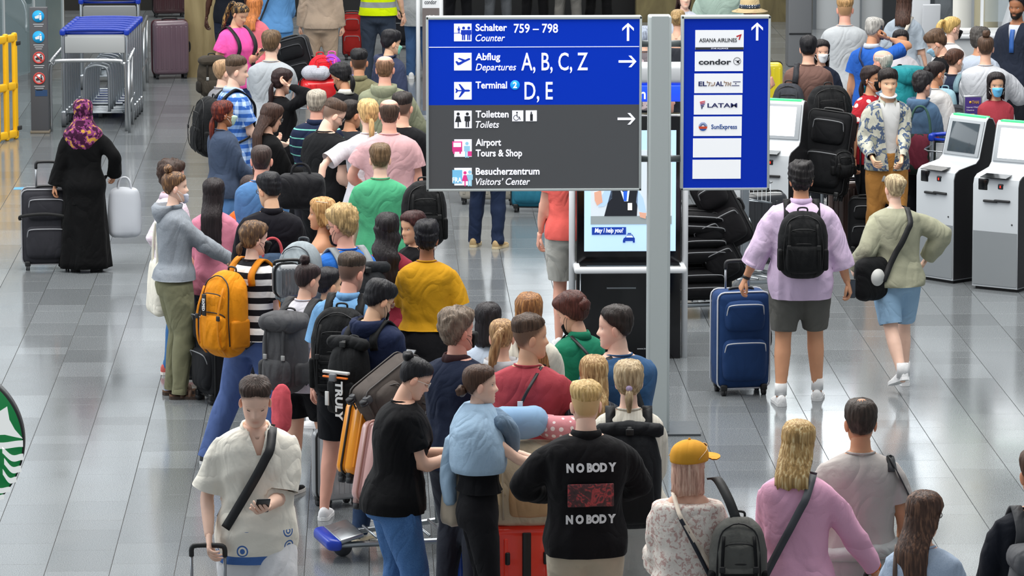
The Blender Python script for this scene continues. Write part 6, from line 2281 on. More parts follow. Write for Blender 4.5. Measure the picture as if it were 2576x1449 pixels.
person(2344, 74, 1.74, -70, 'person in black t-shirt with pale blue mask looking down to the left', skin='light', hair=('boy', '#56402f'), top=D('tee', '#1b1c20'), bot=D('full', '#2f3238'), L='front', R=(.05, .45, 1.1), hd=(-10, 30), mask='#9cc6de', eyes='down')
person(2395, 40, 1.74, 52, 'person with blonde ponytail and black mask facing right', fem=True, skin='fair', hair=('pony', '#c9a765', dict(L=.26)), top=D('tee', '#d4d4d4'), bot=D('full', '#33363c'), hd=(14, 4), mask=('#161616', 'cone'))
person(2466, 72, 1.64, 25, 'person with grey curly hair and glasses in pale striped shirt near counter', skin='tan', hair=('curly', '#4b4744'), top=D('shirt', '#b4bdcb', sl=.4), bot=D('full', '#3a3d44'), glasses=('#1b1b1d', 'thin'), hd=(20, 5))
person(2480, 92, 1.80, 4, 'person in light grey sweatshirt with brown top bun, seen from behind', fem=True, skin='light', hair=('topbun', '#4f3a2c'), top=D('long', '#bfc1c6', e=.05), bot=D('full', '#33363c'), hgt_off=0, bw=1.1, L='front', R=(.3, .3, 1.2))
P = person(2404, 120, 1.64, 38, 'person in navy top with white mask and pale blue backpack straps', fem=True, skin='light', hair=('bun', '#4a3024', dict(p=(0, -.10, .03), r=.045)), top=D('tee', '#232b3f'), bot=D('full', '#33363c'), hd=(14, 8), mask='#dfe1e6', L='front', R='front')
backpack(P, 'pale blue backpack worn by person in navy top with white mask', c='#8fb0bc', w=.26, d=.12, h=.38, zc=1.14, style='zip', sc='#7fa0ac')
person(2192, 165, 1.69, 142, 'person in red floral blouse with black mask and dark ponytail', fem=True, skin='tan', hair=('lowpony', '#2a1d1c', dict(L=.2)), top=D('tee', '#a8242f', p=('floral', '#e8dcd8', .8), e=.02), bot=D('full', '#23252b'), hd=(-12, 0), mask='#1a1a1c', L='front', R='down')
P = person(2234, 174, 1.72, 172, 'person in blue and cream patterned jacket and tan trousers walking towards camera', skin='asian', hair=('boy', '#1f1715'), top=D('jacket', '#b7b6a8', p=('blotch', '#4e5d78', 1.1, '#8b8d80'), e=.028, collar='#b9b8aa', se=.022, v=(.70, .10), inner='#cfcfce'), bot=D('full', '#a8763c', e=.022), L=(-.06, .30, .98), R=(.20, .22, .98), shoes=DSH, feet=((-.08, .16), (.1, -.12)))
q = np.array([(.06 * math.cos(a), .012 + .075 * math.sin(a) - .0, -.10 - .02 * math.sin(a)) for a in np.linspace(-.3, math.pi + .3, 14)])
tube(q, .022, 8, flat=.5).xf(P.HM).build('lowered_mask', cloth('#e4e6ea'), P.root)
hb = P.M @ Vector(P.hand['R'])
suitcase('black case with long telescopic handle pulled by person in patterned jacket', 2185, 640, .36, .22, .52, '#232427', rz=-10, handle=.50, hc='#2b2c2e')
P = person(2322, 182, 1.60, 30, 'person in denim blue hoodie with grey-black hair and large handbag', fem=True, skin='light', hair=('curly', '#2b292b'), top=D('hoodie', '#4f6a86', e=.03), bot=D('full', '#22242a'), L='front', R='front', mask='#e0e2e6', hd=(20, 5))
soft_bag(None, 'large dark green and burgundy handbag of person in denim blue hoodie', P.M @ Vector((.10, -.26, .72)), .46, .18, .34, '#26302c', kind='hand', rz=P.rz + .3, name='handbag', handle=.26, m=cloth('#5d2230', 'blotch', '#1f2b27', .35), hc='#3c5a50')
person(2356, 152, 1.66, 48, 'person in pale jacket with dark tied hair and mask, behind denim hoodie', fem=True, skin='tan', hair=('bun', '#231a1a'), top=D('long', '#c6c4c2', e=.03), bot=D('full', '#33363c'), mask='#d8dade', hd=(14, 5))
P = person(2506, 182, 1.60, 176, 'person in red blouse with black bob and blue mask, arms folded', fem=True, skin='olive', hair=('bob', '#1f181a'), top=D('tee', '#96353f', sl=.46, e=.025), bot=D('full', '#aaa396', e=.03), mask='#69b9e4', L=(.10, .22, 1.0), R=(-.10, .24, 1.02))
P = person(2560, -12, 1.78, -150, 'check-in agent in dark suit and blue tie behind the glass screen', skin='brown', hair=('short', '#17151a'), top=D('jacket', '#262c3a', e=.02, v=(1.18, .07), inner='#c8ccd6'), bot=D('full', '#1f222a'), beard=('#17130f', 1.0))
yf_ = P.ctr(1.3 * P.s)[1] + P.rad(1.3 * P.s)[1] + .014
strap([(0, yf_ - .02, 1.44), (0, yf_ + .004, 1.36), (0, yf_ + .01, 1.2)], .05, .006, (0, 1, .1), 3).build('tie', plain('#2f5fa8', .5), P.root)
person(1886, -2, 1.66, 30, 'person in straw hat with patterned band behind airline panel', fem=True, skin='rosy', hair=('short', '#8a7a6a'), top=D('tee', '#b8a890'), bot=D('full', '#55585c'))
person(1812, -92, 1.80, 4, 'person in mint green shirt at top edge, seen from behind', skin='rosy', hair=('short', BR), top=D('shirt', '#a3b8ac', sl=.42, e=.04), bot=D('full', '#55585c'), bw=1.2)
person(1722, -34, 1.68, 172, 'person with long brown hair in white and black top behind sign', fem=True, skin='fair', hair=('long', '#3f2a25', dict(L=.24)), top=D('tee', '#c7ccd8'), bot=D('full', '#2c2f36'))
person(1705, 22, 1.64, 16, 'person with blonde bun and bare shoulders between sign post and panel', fem=True, skin='light', hair=('bun', '#a88a5e'), top=D('tank', '#33363c', zt=1.33, nocol=1), bot=D('full', '#2c2f36'))
person(1622, 66, 1.60, 20, 'person in white cap and dark top in gap left of sign post', skin='light', hair=('short', '#9aa3b4'), top=D('tee', '#6a6468', p=('blotch', '#b9a8ac', .6)), bot=D('full', '#2c2f36'))
person(2066, 100, 1.60, 170, 'person with white mask and black hair behind brown t-shirt', fem=True, skin='light', hair=('long', '#1d181a', dict(L=.2)), top=D('tee', '#1f2636'), bot=D('full', '#2c2f36'), mask='#dfe2e6', R=(-.35, .2, 1.0))
P = person(1668, 214, 1.76, 68, 'person in black pushing loaded luggage cart, mostly hidden behind sign post', skin='rosy', hair=('short', BR), top=D('tee', '#1d1e22'), bot=D('full', '#202226'), L=(-.15, .42, 1.0), R=(.15, .42, 1.0), shoes=DSH)
for i, (x, lab, cc) in enumerate(((1152, 'person in black trousers at top edge, left above the sign', '#15161a'), (1252, 'person in washed grey trousers at top edge above the sign', '#55585c'), (1345, 'person in dark long coat at top edge above the sign', '#18181b'), (1428, 'person in light grey trousers at top edge above the sign', '#6c6a66'), (1505, 'person in black skirt at top edge, right above the sign', '#141416'))):
    person(x, -226 - 3 * (i % 3), 1.74, 5 + i * 3, lab, top=D('jacket', '#1c1c20'), bot=D('full', cc, e=.012, fine=1), feet=((-.13, 0), (.13, .05)), skin='light', hair=('short', DB), res=0)
P = person(1226, 168, 1.66, 20, 'person in dark jeans and tan slip-on shoes behind the sign', fem=True, top=D('tee', '#b0a89c'), bot=D('full', '#1f2a42', fine=1), skin='light', hair=('bob', BR), shoes=('#a8906a', '#cdbb95', 'shoe'), feet=((-.14, .02), (.12, -.03)))

# ================================================================ LUGGAGE STANDING AROUND
suitcase('mauve grey ribbed hard suitcase standing by the cart rails', 428, 196, .44, .30, .72, '#6a5560', 'hard', rz=12, c2='#4a2028')
suitcase('dark maroon suitcase standing behind the mauve hard suitcase', 425, 42, .46, .30, .74, '#3a1a20', 'hard', rz=8)
suitcase('cream ribbed hard suitcase below the sign beside jeans legs', 1228, 512, .56, .26, .60, '#9a958a', 'hard', rz=-6)
suitcase('teal soft suitcase below the sign, right of the cream case', 1332, 532, .34, .24, .56, '#2a6f86', rz=-8)
suitcase('black hard suitcase between olive joggers and blue trousers', 480, 968, .30, .26, .50, '#17181b', 'hard', rz=10, handle=.25)
suitcase('tall charcoal soft suitcase behind orange backpack', 545, 1010, .34, .28, .74, '#232428', rz=-65, handle=.16)
suitcase('glossy red hard suitcase with black centre zip and raised handle', 1318, 1612, .44, .28, .70, '#ff3a22', 'smooth', rz=4, c2='#141416')
rc = [o for o in bpy.data.objects if o.name.startswith('suitcase') and o.get('label', '').startswith('glossy red')][0]
rbox(.05, .02, .60, .006, 2).move((0, -.148, .37)).build('centre_zip', plain('#141416', .3), rc)
for sg in (-1, 1): rbox(.03, .02, .075, .012, 2).move((sg * .11, -.15, .52)).build('latch', plain('#1b1b1d', .3), rc)
suitcase('black soft case behind the red case beside NOBODY overshirt', 1400, 1520, .36, .24, .66, '#1b1c20', rz=-4, handle=.0)
suitcase('silver telescopic handle case in front of black overshirt', 1382, 1610, .34, .22, .50, '#202226', rz=2, handle=.44, hc='#c4c8cc')
suitcase('bright blue hard case behind black leggings', 1190, 1500, .24, .26, .52, '#2a4fb0', 'hard', rz=75)
suitcase('grey hard cabin case between black shorts and jeans', 848, 1272, .30, .22, .52, '#9c9fa2', 'hard', rz=30, handle=.2)
zR = .70
b = rc.location
soft_bag(None, 'cream rucksack standing on top of the glossy red suitcase', (b.x, b.y - .02, .705), .40, .22, .46, '#d6c7ab', kind='duffel', rz=.06, name='rucksack', cat='backpack', handle=.0)
rk = [o for o in bpy.data.objects if o.name.startswith('rucksack')][0]
rbox(.22, .05, .20, .02, 2, 2, puff=.01).move((.02, -.12, .16)).build('front_pocket', cloth('#cba57c', bump=.2), rk)
for x in (-.13, .16): tube([(x, -.10, .40), (x * 1.05, -.135, .25), (x, -.12, .04)], .006, 6, 4).build('zip', plain('#b9ad98', .4), rk)
strap([(-.16, -.10, .10), (-.19, -.16, .18), (-.16, -.15, .24), (-.13, -.12, .18)], .03, .004, (0, -1, 0), 5).build('webbing', cloth('#cdbd9f'), rk)


def neck_pillow(label, loc, c, rz, pat=None, r=.10, t=.075):
    root = thing('neck_pillow', label, 'pillow', loc, rz, 'neck pillows')
    A = np.linspace(-2.35, 2.35, 15)
    pts = [(r * math.sin(a), -r * math.cos(a), 0) for a in A]
    rr = t * (1 - .25 * (np.abs(A) / 2.35) ** 2)
    md = tube(pts, rr, 18, 2, dome=True)
    md.build('cushion', cloth(*([c] + list(pat or ())), bump=.08), root)
    return root


del_ = neck_pillow('smooth light blue neck pillow on top of the cream rucksack', (b.x - .03, b.y - .02, 1.30), '#86a6c6', .1, r=.085, t=.095)
rbox(.03, .004, .03, .001, 1).move((0, -.05, .105)).build('care_tag', cloth('#eee'), del_)
neck_pillow('pink neck pillow with white dots next to the blue pillow', (b.x + .20, b.y + .02, 1.26), '#d08a90', -.3, ('dots', '#f0e2e0', 1.0), r=.07, t=.07)

# ---- luggage trolley with cases, centre bottom
cp = G(1012, 1392)
cart('luggage trolley loaded with brown, orange and pink cases in front centre', 0, 0, rz=104, loc=(cp.x + .06, cp.y + .05, 0))


def at(x, y, Y, dz=0): v = AY(x, y, Y); v.z += dz; return v


Yc = cp.y
suitcase('orange ribbed hard suitcase tilted on the trolley', 0, 0, .34, .20, .52, '#e8930f', 'hard', rz=28, lay=(-6, 14), loc=at(912, 1222, Yc - .10), c2='#2a2622', wheels=True)
suitcase('rose pink aluminium look suitcase tilted on the trolley', 0, 0, .40, .22, .56, '#c39a96', 'hard', rz=28, lay=(-6, 14), loc=at(962, 1292, Yc - .36), c2='#a97f74', trimc='#8a6f6a')
suitcase('dark taupe soft suitcase lying on top of the orange case on the trolley', 0, 0, .40, .24, .52, '#4f4844', rz=34, lay=(-4, 62), loc=at(916, 1068, Yc - .22), c2='#3a3532', trimc='#3a3b3e')
suitcase('pale pink case standing behind the handbag and denim capris', 1190, 1330, .30, .30, .62, '#b9938f', 'hard', rz=10)

# ---- cart of black cases right of the sign post
g1 = 'moving trolley behind the sign'
cq = G(1770, 800)
cart('luggage trolley loaded with black cases, right of the sign post', 0, 0, rz=-80, loc=(cq.x - .18, cq.y + .2, 0))
Y1 = cq.y + .2
for k, (x, y, w, d, h, tilt, lab) in enumerate(((1752, 745, .52, .5, .26, 0, 'lowest black case on the trolley right of sign post'), (1758, 655, .52, .46, .24, 0, 'middle black case on the trolley right of sign post'), (1745, 585, .56, .44, .20, 4, 'top black case on the trolley right of sign post'))):
    suitcase(lab, 0, 0, w, d, h, '#1a1a1d', rz=8, lay=(0, tilt), loc=at(x, y, Y1), wheels=False)
suitcase('black soft case leaning forward high on the trolley nose', 0, 0, .30, .45, .62, '#1e1d20', rz=-4, lay=(0, -28), loc=at(1858, 610, Y1 + .05), wheels=False)
suitcase('black soft case leaning forward low on the trolley nose', 0, 0, .30, .45, .58, '#18181b', rz=-4, lay=(0, -26), loc=at(1838, 700, Y1), wheels=False)
# second cart behind the purple shirt
cq = G(1925, 735)
cart('luggage trolley with silver-black cases behind person in lilac shirt', 0, 0, rz=-60, loc=(cq.x - .05, cq.y + .1, 0))
suitcase('ribbed black hard case standing on the trolley behind lilac shirt', 0, 0, .46, .30, .62, '#2a2c30', 'hard', rz=12, loc=at(1905, 660, cq.y + .2), wheels=False)
suitcase('large black suitcase standing on cart behind the first kiosk', 0, 0, .40, .30, .80, '#1b1c1f', rz=-20, lay=(-8, 6), loc=at(2066, 500, G(2082, 640).y), wheels=True)
suitcase('brown wood-look hard case behind tan trousers', 2130, 622, .36, .26, .62, '#5a4640', 'hard', rz=0)
o = rbox(.40, .30, .02, .004, 1)
P2 = G(2085, 585)
cart('luggage trolley carrying black backpack and case in the check-in queue', 0, 0, rz=160, loc=(P2.x, P2.y, 0))


class _S: pass


def loose_pack(label, loc, rz, tilt=0.0, **k):
    """backpack that nobody wears: built on an upright dummy frame"""
    Q = _S()
    Q.s = 1.0
    Q.M = Matrix.Translation(Vector(loc)) @ Matrix.Rotation(rz, 4, 'Z')
    Q.rz = rz
    Q.ctr = lambda z: np.array((0., 0., z))
    Q.rad = lambda z: (0., 0.)
    return backpack(Q, label, straps=False, tilt=tilt, **k)


loose_pack('large black backpack lying on trolley beside brown t-shirt', at(2078, 290, G(2078, 575).y) - Vector((0, 0, .22)), .1, w=.40, d=.22, h=.50, zc=.25, style='zip')
loose_pack('black backpack hanging at hip of person in red floral blouse', at(2110, 400, G(2110, 640).y) - Vector((0, 0, .15)), .2, w=.20, d=.16, h=.24, zc=.12, style='zip')
loose_pack('dark grey duffel on trolley behind denim hoodie', at(2375, 300, G(2375, 560).y) - Vector((0, 0, .15)), .1, w=.50, d=.26, h=.28, zc=.15, style='zip', c='#33353b')
cart('luggage trolley with blue handle next to purple sign stand', 2400, 655, rz=160)
suitcase('yellow hard suitcase beside person in brown t-shirt', 1916, 290, .46, .28, .62, '#e6d42c', 'hard', rz=0, c2='#2a2a2a')

# heap of bags in the queue beside light grey t-shirt
ch = G(800, 470)
cart('luggage trolley piled with black and red bags in the queue', 0, 0, rz=170, loc=(ch.x, ch.y, 0))
suitcase('black soft case leaning on the trolley next to light grey t-shirt', 0, 0, .32, .22, .50, '#1b1c20', rz=-10, lay=(0, -16), loc=at(764, 218, ch.y - .1), wheels=False, c2='#3a3c40')
suitcase('red hard case lying on the queue trolley under the bags', 0, 0, .44, .34, .20, '#d8262a', 'smooth', rz=20, lay=(12, 0), loc=at(805, 240, ch.y - .15), wheels=False)
loose_pack('bright red soft bag on top of the queue trolley', at(800, 165, ch.y - .1) - Vector((0, 0, .1)), .3, c='#e0202c', w=.22, d=.18, h=.20, zc=.10, style='zip', sc='#b0161e')
loose_pack('purple and pink children bag on top of the queue trolley', at(838, 158, ch.y - .1) - Vector((0, 0, .1)), -.2, c='#8a3ab0', c2='#e04aa0', w=.17, d=.14, h=.18, zc=.09, style='zip', sc='#e04aa0')
soft_bag(None, 'pale grey folded coat on the queue trolley', at(795, 198, ch.y - .3), .26, .18, .12, '#cfcfd6', kind='duffel', name='folded_coat', cat='coat', handle=0, m=cloth('#c3c4cc', 'heather', '#8f919b'))
suitcase('red fabric suitcase beside yellow safety vest', 886, 150, .24, .22, .60, '#8f1f1c', rz=0)
suitcase('dark suitcase with rainbow luggage strap right of safety vest', 1008, 122, .40, .26, .66, '#24262c', rz=0)
rs_ = [o for o in bpy.data.objects if o.get('label', '').startswith('dark suitcase with rainbow')][0]
for i, cc in enumerate(('#c02a2a', '#e07a20', '#e0c020', '#50a030', '#7a3090')):
    rbox(.05, .01, .12, .002, 1).move((.10, -.165, .12 + i * .12)).build('rainbow_strap', cloth(cc), rs_)
soft_bag(None, 'black duffel bag with white cord in front of black t-shirt', at(757, 520, G(757, 985).y), .34, .24, .24, '#26262a', kind='duffel', name='duffel_bag', handle=.08)
loose_pack('black backpack carried in front of black jacket beside green t-shirt', at(1062, 550, G(1062, 1000).y) - Vector((0, 0, .2)), .1, w=.30, d=.2, h=.46, zc=.25, style='zip')
loose_pack('light grey backpack between black mask and orange backpack', at(776, 685, G(776, 1190).y) - Vector((0, 0, .21)), -.4, c='#8e979c', c2='#6d757a', w=.27, d=.22, h=.42, zc=.21, style='zip', sc='#3a3f44')
rt_, fin = backpack(Pb, 'grey and black roll-top backpack worn by person in blue t-shirt with glasses', c='#2a2c30', c2='#8e9396', w=.34, d=.20, h=.46, zc=1.16, style='roll')
fin(ball((.12, -.13, .10), (.055, .02, .05), 14, 8)).build('hanging_mask', cloth('#e3e4e4', bump=.05), rt_)
suitcase('small grey black hard case below light grey backpack', 0, 0, .17, .18, .22, '#5d6166', 'hard', rz=20, loc=at(722, 745, G(722, 1225).y), wheels=False)
loose_pack('olive brown rucksack hanging at left of bright pink t-shirt', at(530, 190, G(530, 420).y) - Vector((0, 0, .2)), .2, c='#3a342c', w=.28, d=.18, h=.40, zc=.2, style='lid')
soft_bag(None, 'coral pink jacket hanging beside black shorts', at(708, 1085, G(708, 1290).y), .11, .08, .30, '#e0606a', name='jacket', cat='jacket', handle=0)

# ================================================================ KIOSKS AND BARRIERS
kiosk('white and black check-in kiosk with dark glass screen, left of the nearest pair', 2398, 700, -50, screen_on=False)
kiosk('white and black check-in kiosk with bright screen at right edge', 2535, 722, -36)
kiosk('check-in kiosk with bright screen beside the airline panel', 1946, 650, -24)
stanchion_belt('blue belt barrier behind kiosk and black backpack', (2030, 545), (2190, 560))
stanchion_belt('dark blue belt barrier behind the nearest kiosks', (2462, 590), (2600, 590), c='#1f3a8c')


def info_kiosk():
    Y = G(1540, 900).y
    k = ppm(Y)
    x0, x1 = AY(1450, 700, Y).x, AY(1712, 700, Y).x
    xc, w = (x0 + x1) / 2, x1 - x0
    root = thing('information_kiosk', 'tall black information kiosk with video agent screen behind the sign post', 'kiosk', (xc, Y, 0))
    zt = lambda py: AY(1540, py, Y - .1).z
    black = plain('#0b0b0e', .12)
    wh = plain('#d9dcdf', .3)
    ztop = AY(1540, 178, Y).z
    rbox(w, .22, ztop - .35, .01, 1).move((0, .06, (ztop - .35) / 2)).build('cabinet', black, root)
    for sg, px in ((-1, 1439), (1, 1722)):
        x = AY(px, 700, Y).x - xc
        tube([(x, 0, 0), (x, 0, ztop)], .026, 20).build('side_post', wh, root)
    rbox(w + .1, .3, .14, .03, 2).move((0, .05, ztop - .02)).build('top_cap', plain('#c7cacd', .4), root)
    hd_ = rbox(w + .02, .27, .13, .01, 1).move((0, .04, ztop - .17)).build('header', plain('#1c49d8', .3, emit=.6), root)
    text('Information', .115, plain('#f2f4fa', .4, emit=.6), hd_, (-w / 2 + .04, -.10, ztop - .21), fit=w * .60, bold=.002)
    sx0, sx1 = AY(1470, 700, Y - .1).x - xc, AY(1700, 700, Y - .1).x - xc
    z0, z1 = zt(634), zt(330)
    scr = box(sx1 - sx0, .012, z1 - z0, ((sx0 + sx1) / 2, -.056, (z0 + z1) / 2)).build('screen', plain('#b3d3ee', .12, emit=.55), root, smooth=False)
    P_ = lambda px, py: (AY(px, py, Y - .07).x - xc, zt(py))

    def fl(pts, m, name, dy=0.0):
        prism([P_(*p) for p in pts], -.066 - dy, -.062 - dy).build(name, m, scr, smooth=False)

    fl([(1486, 380), (1690, 380), (1690, 545), (1486, 545)], plain('#c6d0d8', .3, emit=.5), 'video_picture')
    fl([(1486, 545), (1690, 545), (1690, 566), (1486, 566)], plain('#8d979a', .3, emit=.4), 'video_desk')
    fl([(1540, 470), (1548, 440), (1575, 425), (1600, 440), (1606, 470), (1602, 545), (1520, 545)], plain('#23262e', .3, emit=.12), 'waistcoat', .004)
    fl([(1560, 478), (1572, 488), (1584, 478), (1580, 508), (1570, 508)], plain('#d6e0ee', .3, emit=.5), 'shirt_front', .008)
    fl([(1568, 482), (1578, 482), (1576, 507), (1569, 507)], plain('#2a62d8', .3, emit=.4), 'tie', .012)
    fl([(1540, 470), (1522, 478), (1510, 500), (1505, 522), (1520, 520), (1540, 500)], plain('#a9c4e6', .3, emit=.5), 'sleeve', .004)
    fl([(1604, 478), (1618, 500), (1626, 535), (1612, 540), (1600, 510)], plain('#a9c4e6', .3, emit=.5), 'sleeve', .004)
    fl([(1495, 485), (1512, 480), (1516, 510), (1502, 518), (1496, 505)], plain('#d9a48c', .3, emit=.4), 'hand', .006)
    fl([(1608, 535), (1626, 538), (1624, 552), (1610, 548)], plain('#d9a48c', .3, emit=.4), 'hand', .006)
    fl([(1579, 512), (1590, 512), (1590, 530), (1579, 530)], plain('#e8e4dc', .3, emit=.5), 'name_badge', .012)
    nb = plain('#143a9c', .3, emit=.35)
    fl([(1489, 573), (1575, 573), (1575, 592), (1489, 592)], nb, 'caption_box', .002)
    x, z = P_(1496, 586)
    text('May I help you?', .05, plain('#f2f4fa', .4, emit=.7), scr, (x, -.074, z), fit=P_(1568, 586)[0] - x, shear=.2, bold=.0008)
    fl([(1567, 607), (1569, 601), (1573, 599), (1577, 592), (1591, 592), (1595, 599), (1597, 601), (1597, 607), (1597, 612), (1592, 612), (1592, 608), (1573, 608), (1573, 612), (1567, 612)], nb, 'taxi_mark', .002)
    fl([(1576, 594), (1590, 594), (1593, 599), (1575, 599)], plain('#cfe0f2', .3, emit=.5), 'taxi_window', .004)
    fl([(1579, 588), (1588, 588), (1588, 590.5), (1579, 590.5)], nb, 'taxi_roof_sign', .002)
    # desk tray with white rim
    zt_ = zt(672)
    tr = rbox(w + .06, .34, .05, .02, 2).move((0, -.12, zt_)).build('tray', wh, root)
    rbox(w - .03, .26, .02, .01, 1).move((0, -.12, zt_ + .022)).build('tray_glass', plain('#1a1c1e', .08), tr)
    x = AY(1562, 727, Y).x - xc
    box(.23, .006, .012, (x, -.054, zt(727))).build('slot', plain('#8d9296', .3, .8), root, smooth=False)
    tube([(-w / 2 + .03, -.058, zt(690)), (-w / 2 + .03, -.058, .02)], .006, 6).build('edge_tube', metal(), root)
    x, z = P_(1603, 882)
    text('www.infogate.de', .02, plain('#c9ccd0', .4), root, (x, -.054, z), fit=.15)


info_kiosk()


# ---- purple stand with airline check-in notice
def notice():
    L = G(2441, 600)
    root = thing('notice_stand', 'slim purple check-in notice on silver stand among the kiosks', 'sign', L, .06)
    zt = AY(2441, 240, L.y).z
    zb = AY(2441, 318, L.y).z
    w = 40 / ppm(L.y)
    rbox(w + .03, .03, zt - zb, .008, 1).move((0, 0, (zt + zb) / 2)).build('frame', metal('#b0b4b8', .35), root)
    f = box(w, .004, zt - zb - .03, (0, -.018, (zt + zb) / 2)).build('poster', plain('#4b3a86', .4), root, smooth=False)
    yl = plain('#e3b43c', .4)
    text('THAI', .04, yl, f, (-.01, -.022, zt - .075), fit=.065)
    disc((-.025, -.021, zt - .062), .012, .003, 'y', 12).build('emblem', yl, f)
    wv = plain('#e8e6f2', .4)
    text('Internet / Mobile', .02, wv, f, (-.06, -.022, zt - .115), fit=.12)
    text('Check-in', .02, wv, f, (-.06, -.022, zt - .142), fit=.07)
    rbox(.07, .004, .09, .006, 1).move((-.02, -.022, zb + .075)).build('icon_plate', yl, f)
    rbox(.03, .004, .045, .004, 1).move((-.02, -.026, zb + .08)).build('suitcase_icon', plain('#2a2240', .4), f)
    tube([(0, .01, .02), (0, .01, zb)], .014, 10).build('pole', metal('#8d9297', .35), root)
    rings([ring((0, 0, 0), .16, .16, 24), ring((0, 0, .02), .16, .16, 24)]).build('foot', metal('#8d9297', .4), root)


notice()


# ---- white banner pillar (airline) left of the sign
def banner():
    Y = G(1085, 300).y
    x = AY(1085, 100, Y).x
    root = thing('banner_stand', 'narrow white banner stand with airline name left of the sign', 'sign', (x, Y, 0))
    k = ppm(Y)
    wh = plain('#dfe1e2', .35)
    for px in (1052, 1110):
        tube([(AY(px, 100, Y).x - x, 0, 0), (AY(px, 100, Y).x - x, 0, 2.1)], .024, 14).build('frame_post', wh, root)
    w = 44 / k
    z1 = AY(1085, 20, Y).z
    box(w, .02, z1 - .1, (0, 0, (z1 + .1) / 2)).build('panel', plain('#6c6462', .5), root, smooth=False)
    p = box(w, .02, 2.05 - z1, (0, 0, (z1 + 2.05) / 2)).build('panel', plain('#e4e6e8', .5), root, smooth=False)
    text('condor', .07, plain('#4a4e54', .5), p, (-w * .38, -.012, AY(1085, 10, Y).z), fit=w * .68, bold=.001)
    q = text('Special & Group Check-in', .11, plain('#dcdcdc', .5), root, (-.03, -.012, z1 - .08), bold=.001, ry=math.pi / 2, fit=1.3)
    rbox(w + .3, .35, .03, .01, 1).move((0, 0, .015)).build('base_plate', plain('#777b7e', .4), root)


banner()


# ---- left: rules pillar, cart rails, nested carts, yellow barrier, glazing
def rules_pillar():
    L = G(102, 334)
    root = thing('rules_pillar', 'slim dark grey pillar with blue and red round pictograms at left', 'sign', L)
    k = ppm(L.y)
    zt = AY(102, 18, L.y).z
    w = 44 / k
    rbox(w, .10, zt, .006, 1).move((0, 0, zt / 2)).build('column', plain('#4b4c50', .5), root)
    fn = lambda px: (px - 102) / k
    fz = lambda py: AY(102, py, L.y - .05).z
    blu, red, wh = plain('#1aa6e6', .5), plain('#c8403a', .5), plain('#dfe2e4', .5)
    for i, y in enumerate((41, 93, 145, 197)):
        if i < 2:
            o = disc((0, -.054, fz(y)), 15 / k, .006, 'y', 28).build('round_sign', blu, root)
            fgc = wh
        else:
            o = disc((0, -.054, fz(y)), 15 / k, .006, 'y', 28).build('round_sign', wh, root)
            tube([(13.3 / k * math.cos(a), -.058, fz(y) + 13.3 / k * math.sin(a)) for a in np.arange(24) * math.pi / 12], .009, 6, closed=True).build('red_ring', red, o)
            tube([(-9 / k, -.060, fz(y) + 9 / k), (9 / k, -.060, fz(y) - 9 / k)], .008, 6).build('red_bar', red, o)
            fgc = plain('#2a2c30', .5)
        disc((5 / k, -.0585, fz(y - 6)), 2.2 / k, .002, 'y', 10).build('figure', fgc, o)
        prism([(3 / k, fz(y - 3)), (8 / k, fz(y - 3)), (8 / k, fz(y + 9)), (3 / k, fz(y + 9))], -.0595, -.058).build('figure', fgc, o, smooth=False)
        prism([(-9 / k, fz(y + 1)), (2 / k, fz(y - 4)), (2 / k, fz(y + 5)), (-7 / k, fz(y + 6))], -.0595, -.058).build('cart_mark', fgc, o, smooth=False)
        for j in range(2 + i % 2): box(26 / k * (1 - .2 * j), .002, .008, (0, -.0515, fz(y + 20 + j * 5))).build('small_print', plain('#b9bcc0', .5), root, smooth=False)
    box(30 / k, .002, .07, (.02, -.0515, fz(234))).build('blue_label', plain('#1f3f66', .5), root, smooth=False)
    rbox(w + .02, .16, .03, .006, 1).move((0, 0, .015)).build('base_plate', plain('#6f6658', .5), root)


rules_pillar()


def rails():
    L = G(232, 330)
    k = ppm(L.y)
    m = metal('#b3b6b8', .3)
    root = thing('cart_corral', 'polished steel tube railing enclosing the parked luggage carts', 'railing', L)
    a, b = (130 - 232) / k, (318 - 232) / k
    z = AY(232, 153, L.y).z
    tube([(a, 0, 0), (a, 0, z - .12), (a + .04, 0, z - .03), (a + .12, 0, z), (b - .12, 0, z), (b - .04, 0, z - .03), (b, 0, z - .12), (b, 0, 0)], .022, 12, 4).build('front_hoop', m, root)
    for i in range(7):
        p = G(326 + i * 7.5, 334 - i * 21) - L
        tube([(p.x, p.y, 0), (p.x, p.y, .80)], .019, 10).build('post', m, root)
    p0, p1 = G(326, 334) - L, G(372, 205) - L
    tube([(p0.x, p0.y, .80), (p1.x, p1.y, .80)], .022, 10).build('top_rail', m, root)
    tube([(p0.x, p0.y, .3), (p1.x, p1.y, .3)], .012, 8).build('lower_rail', m, root)
    tube([(a, 0, .78), (a + .1, 5, .78)], .02, 10).build('top_rail', m, root)


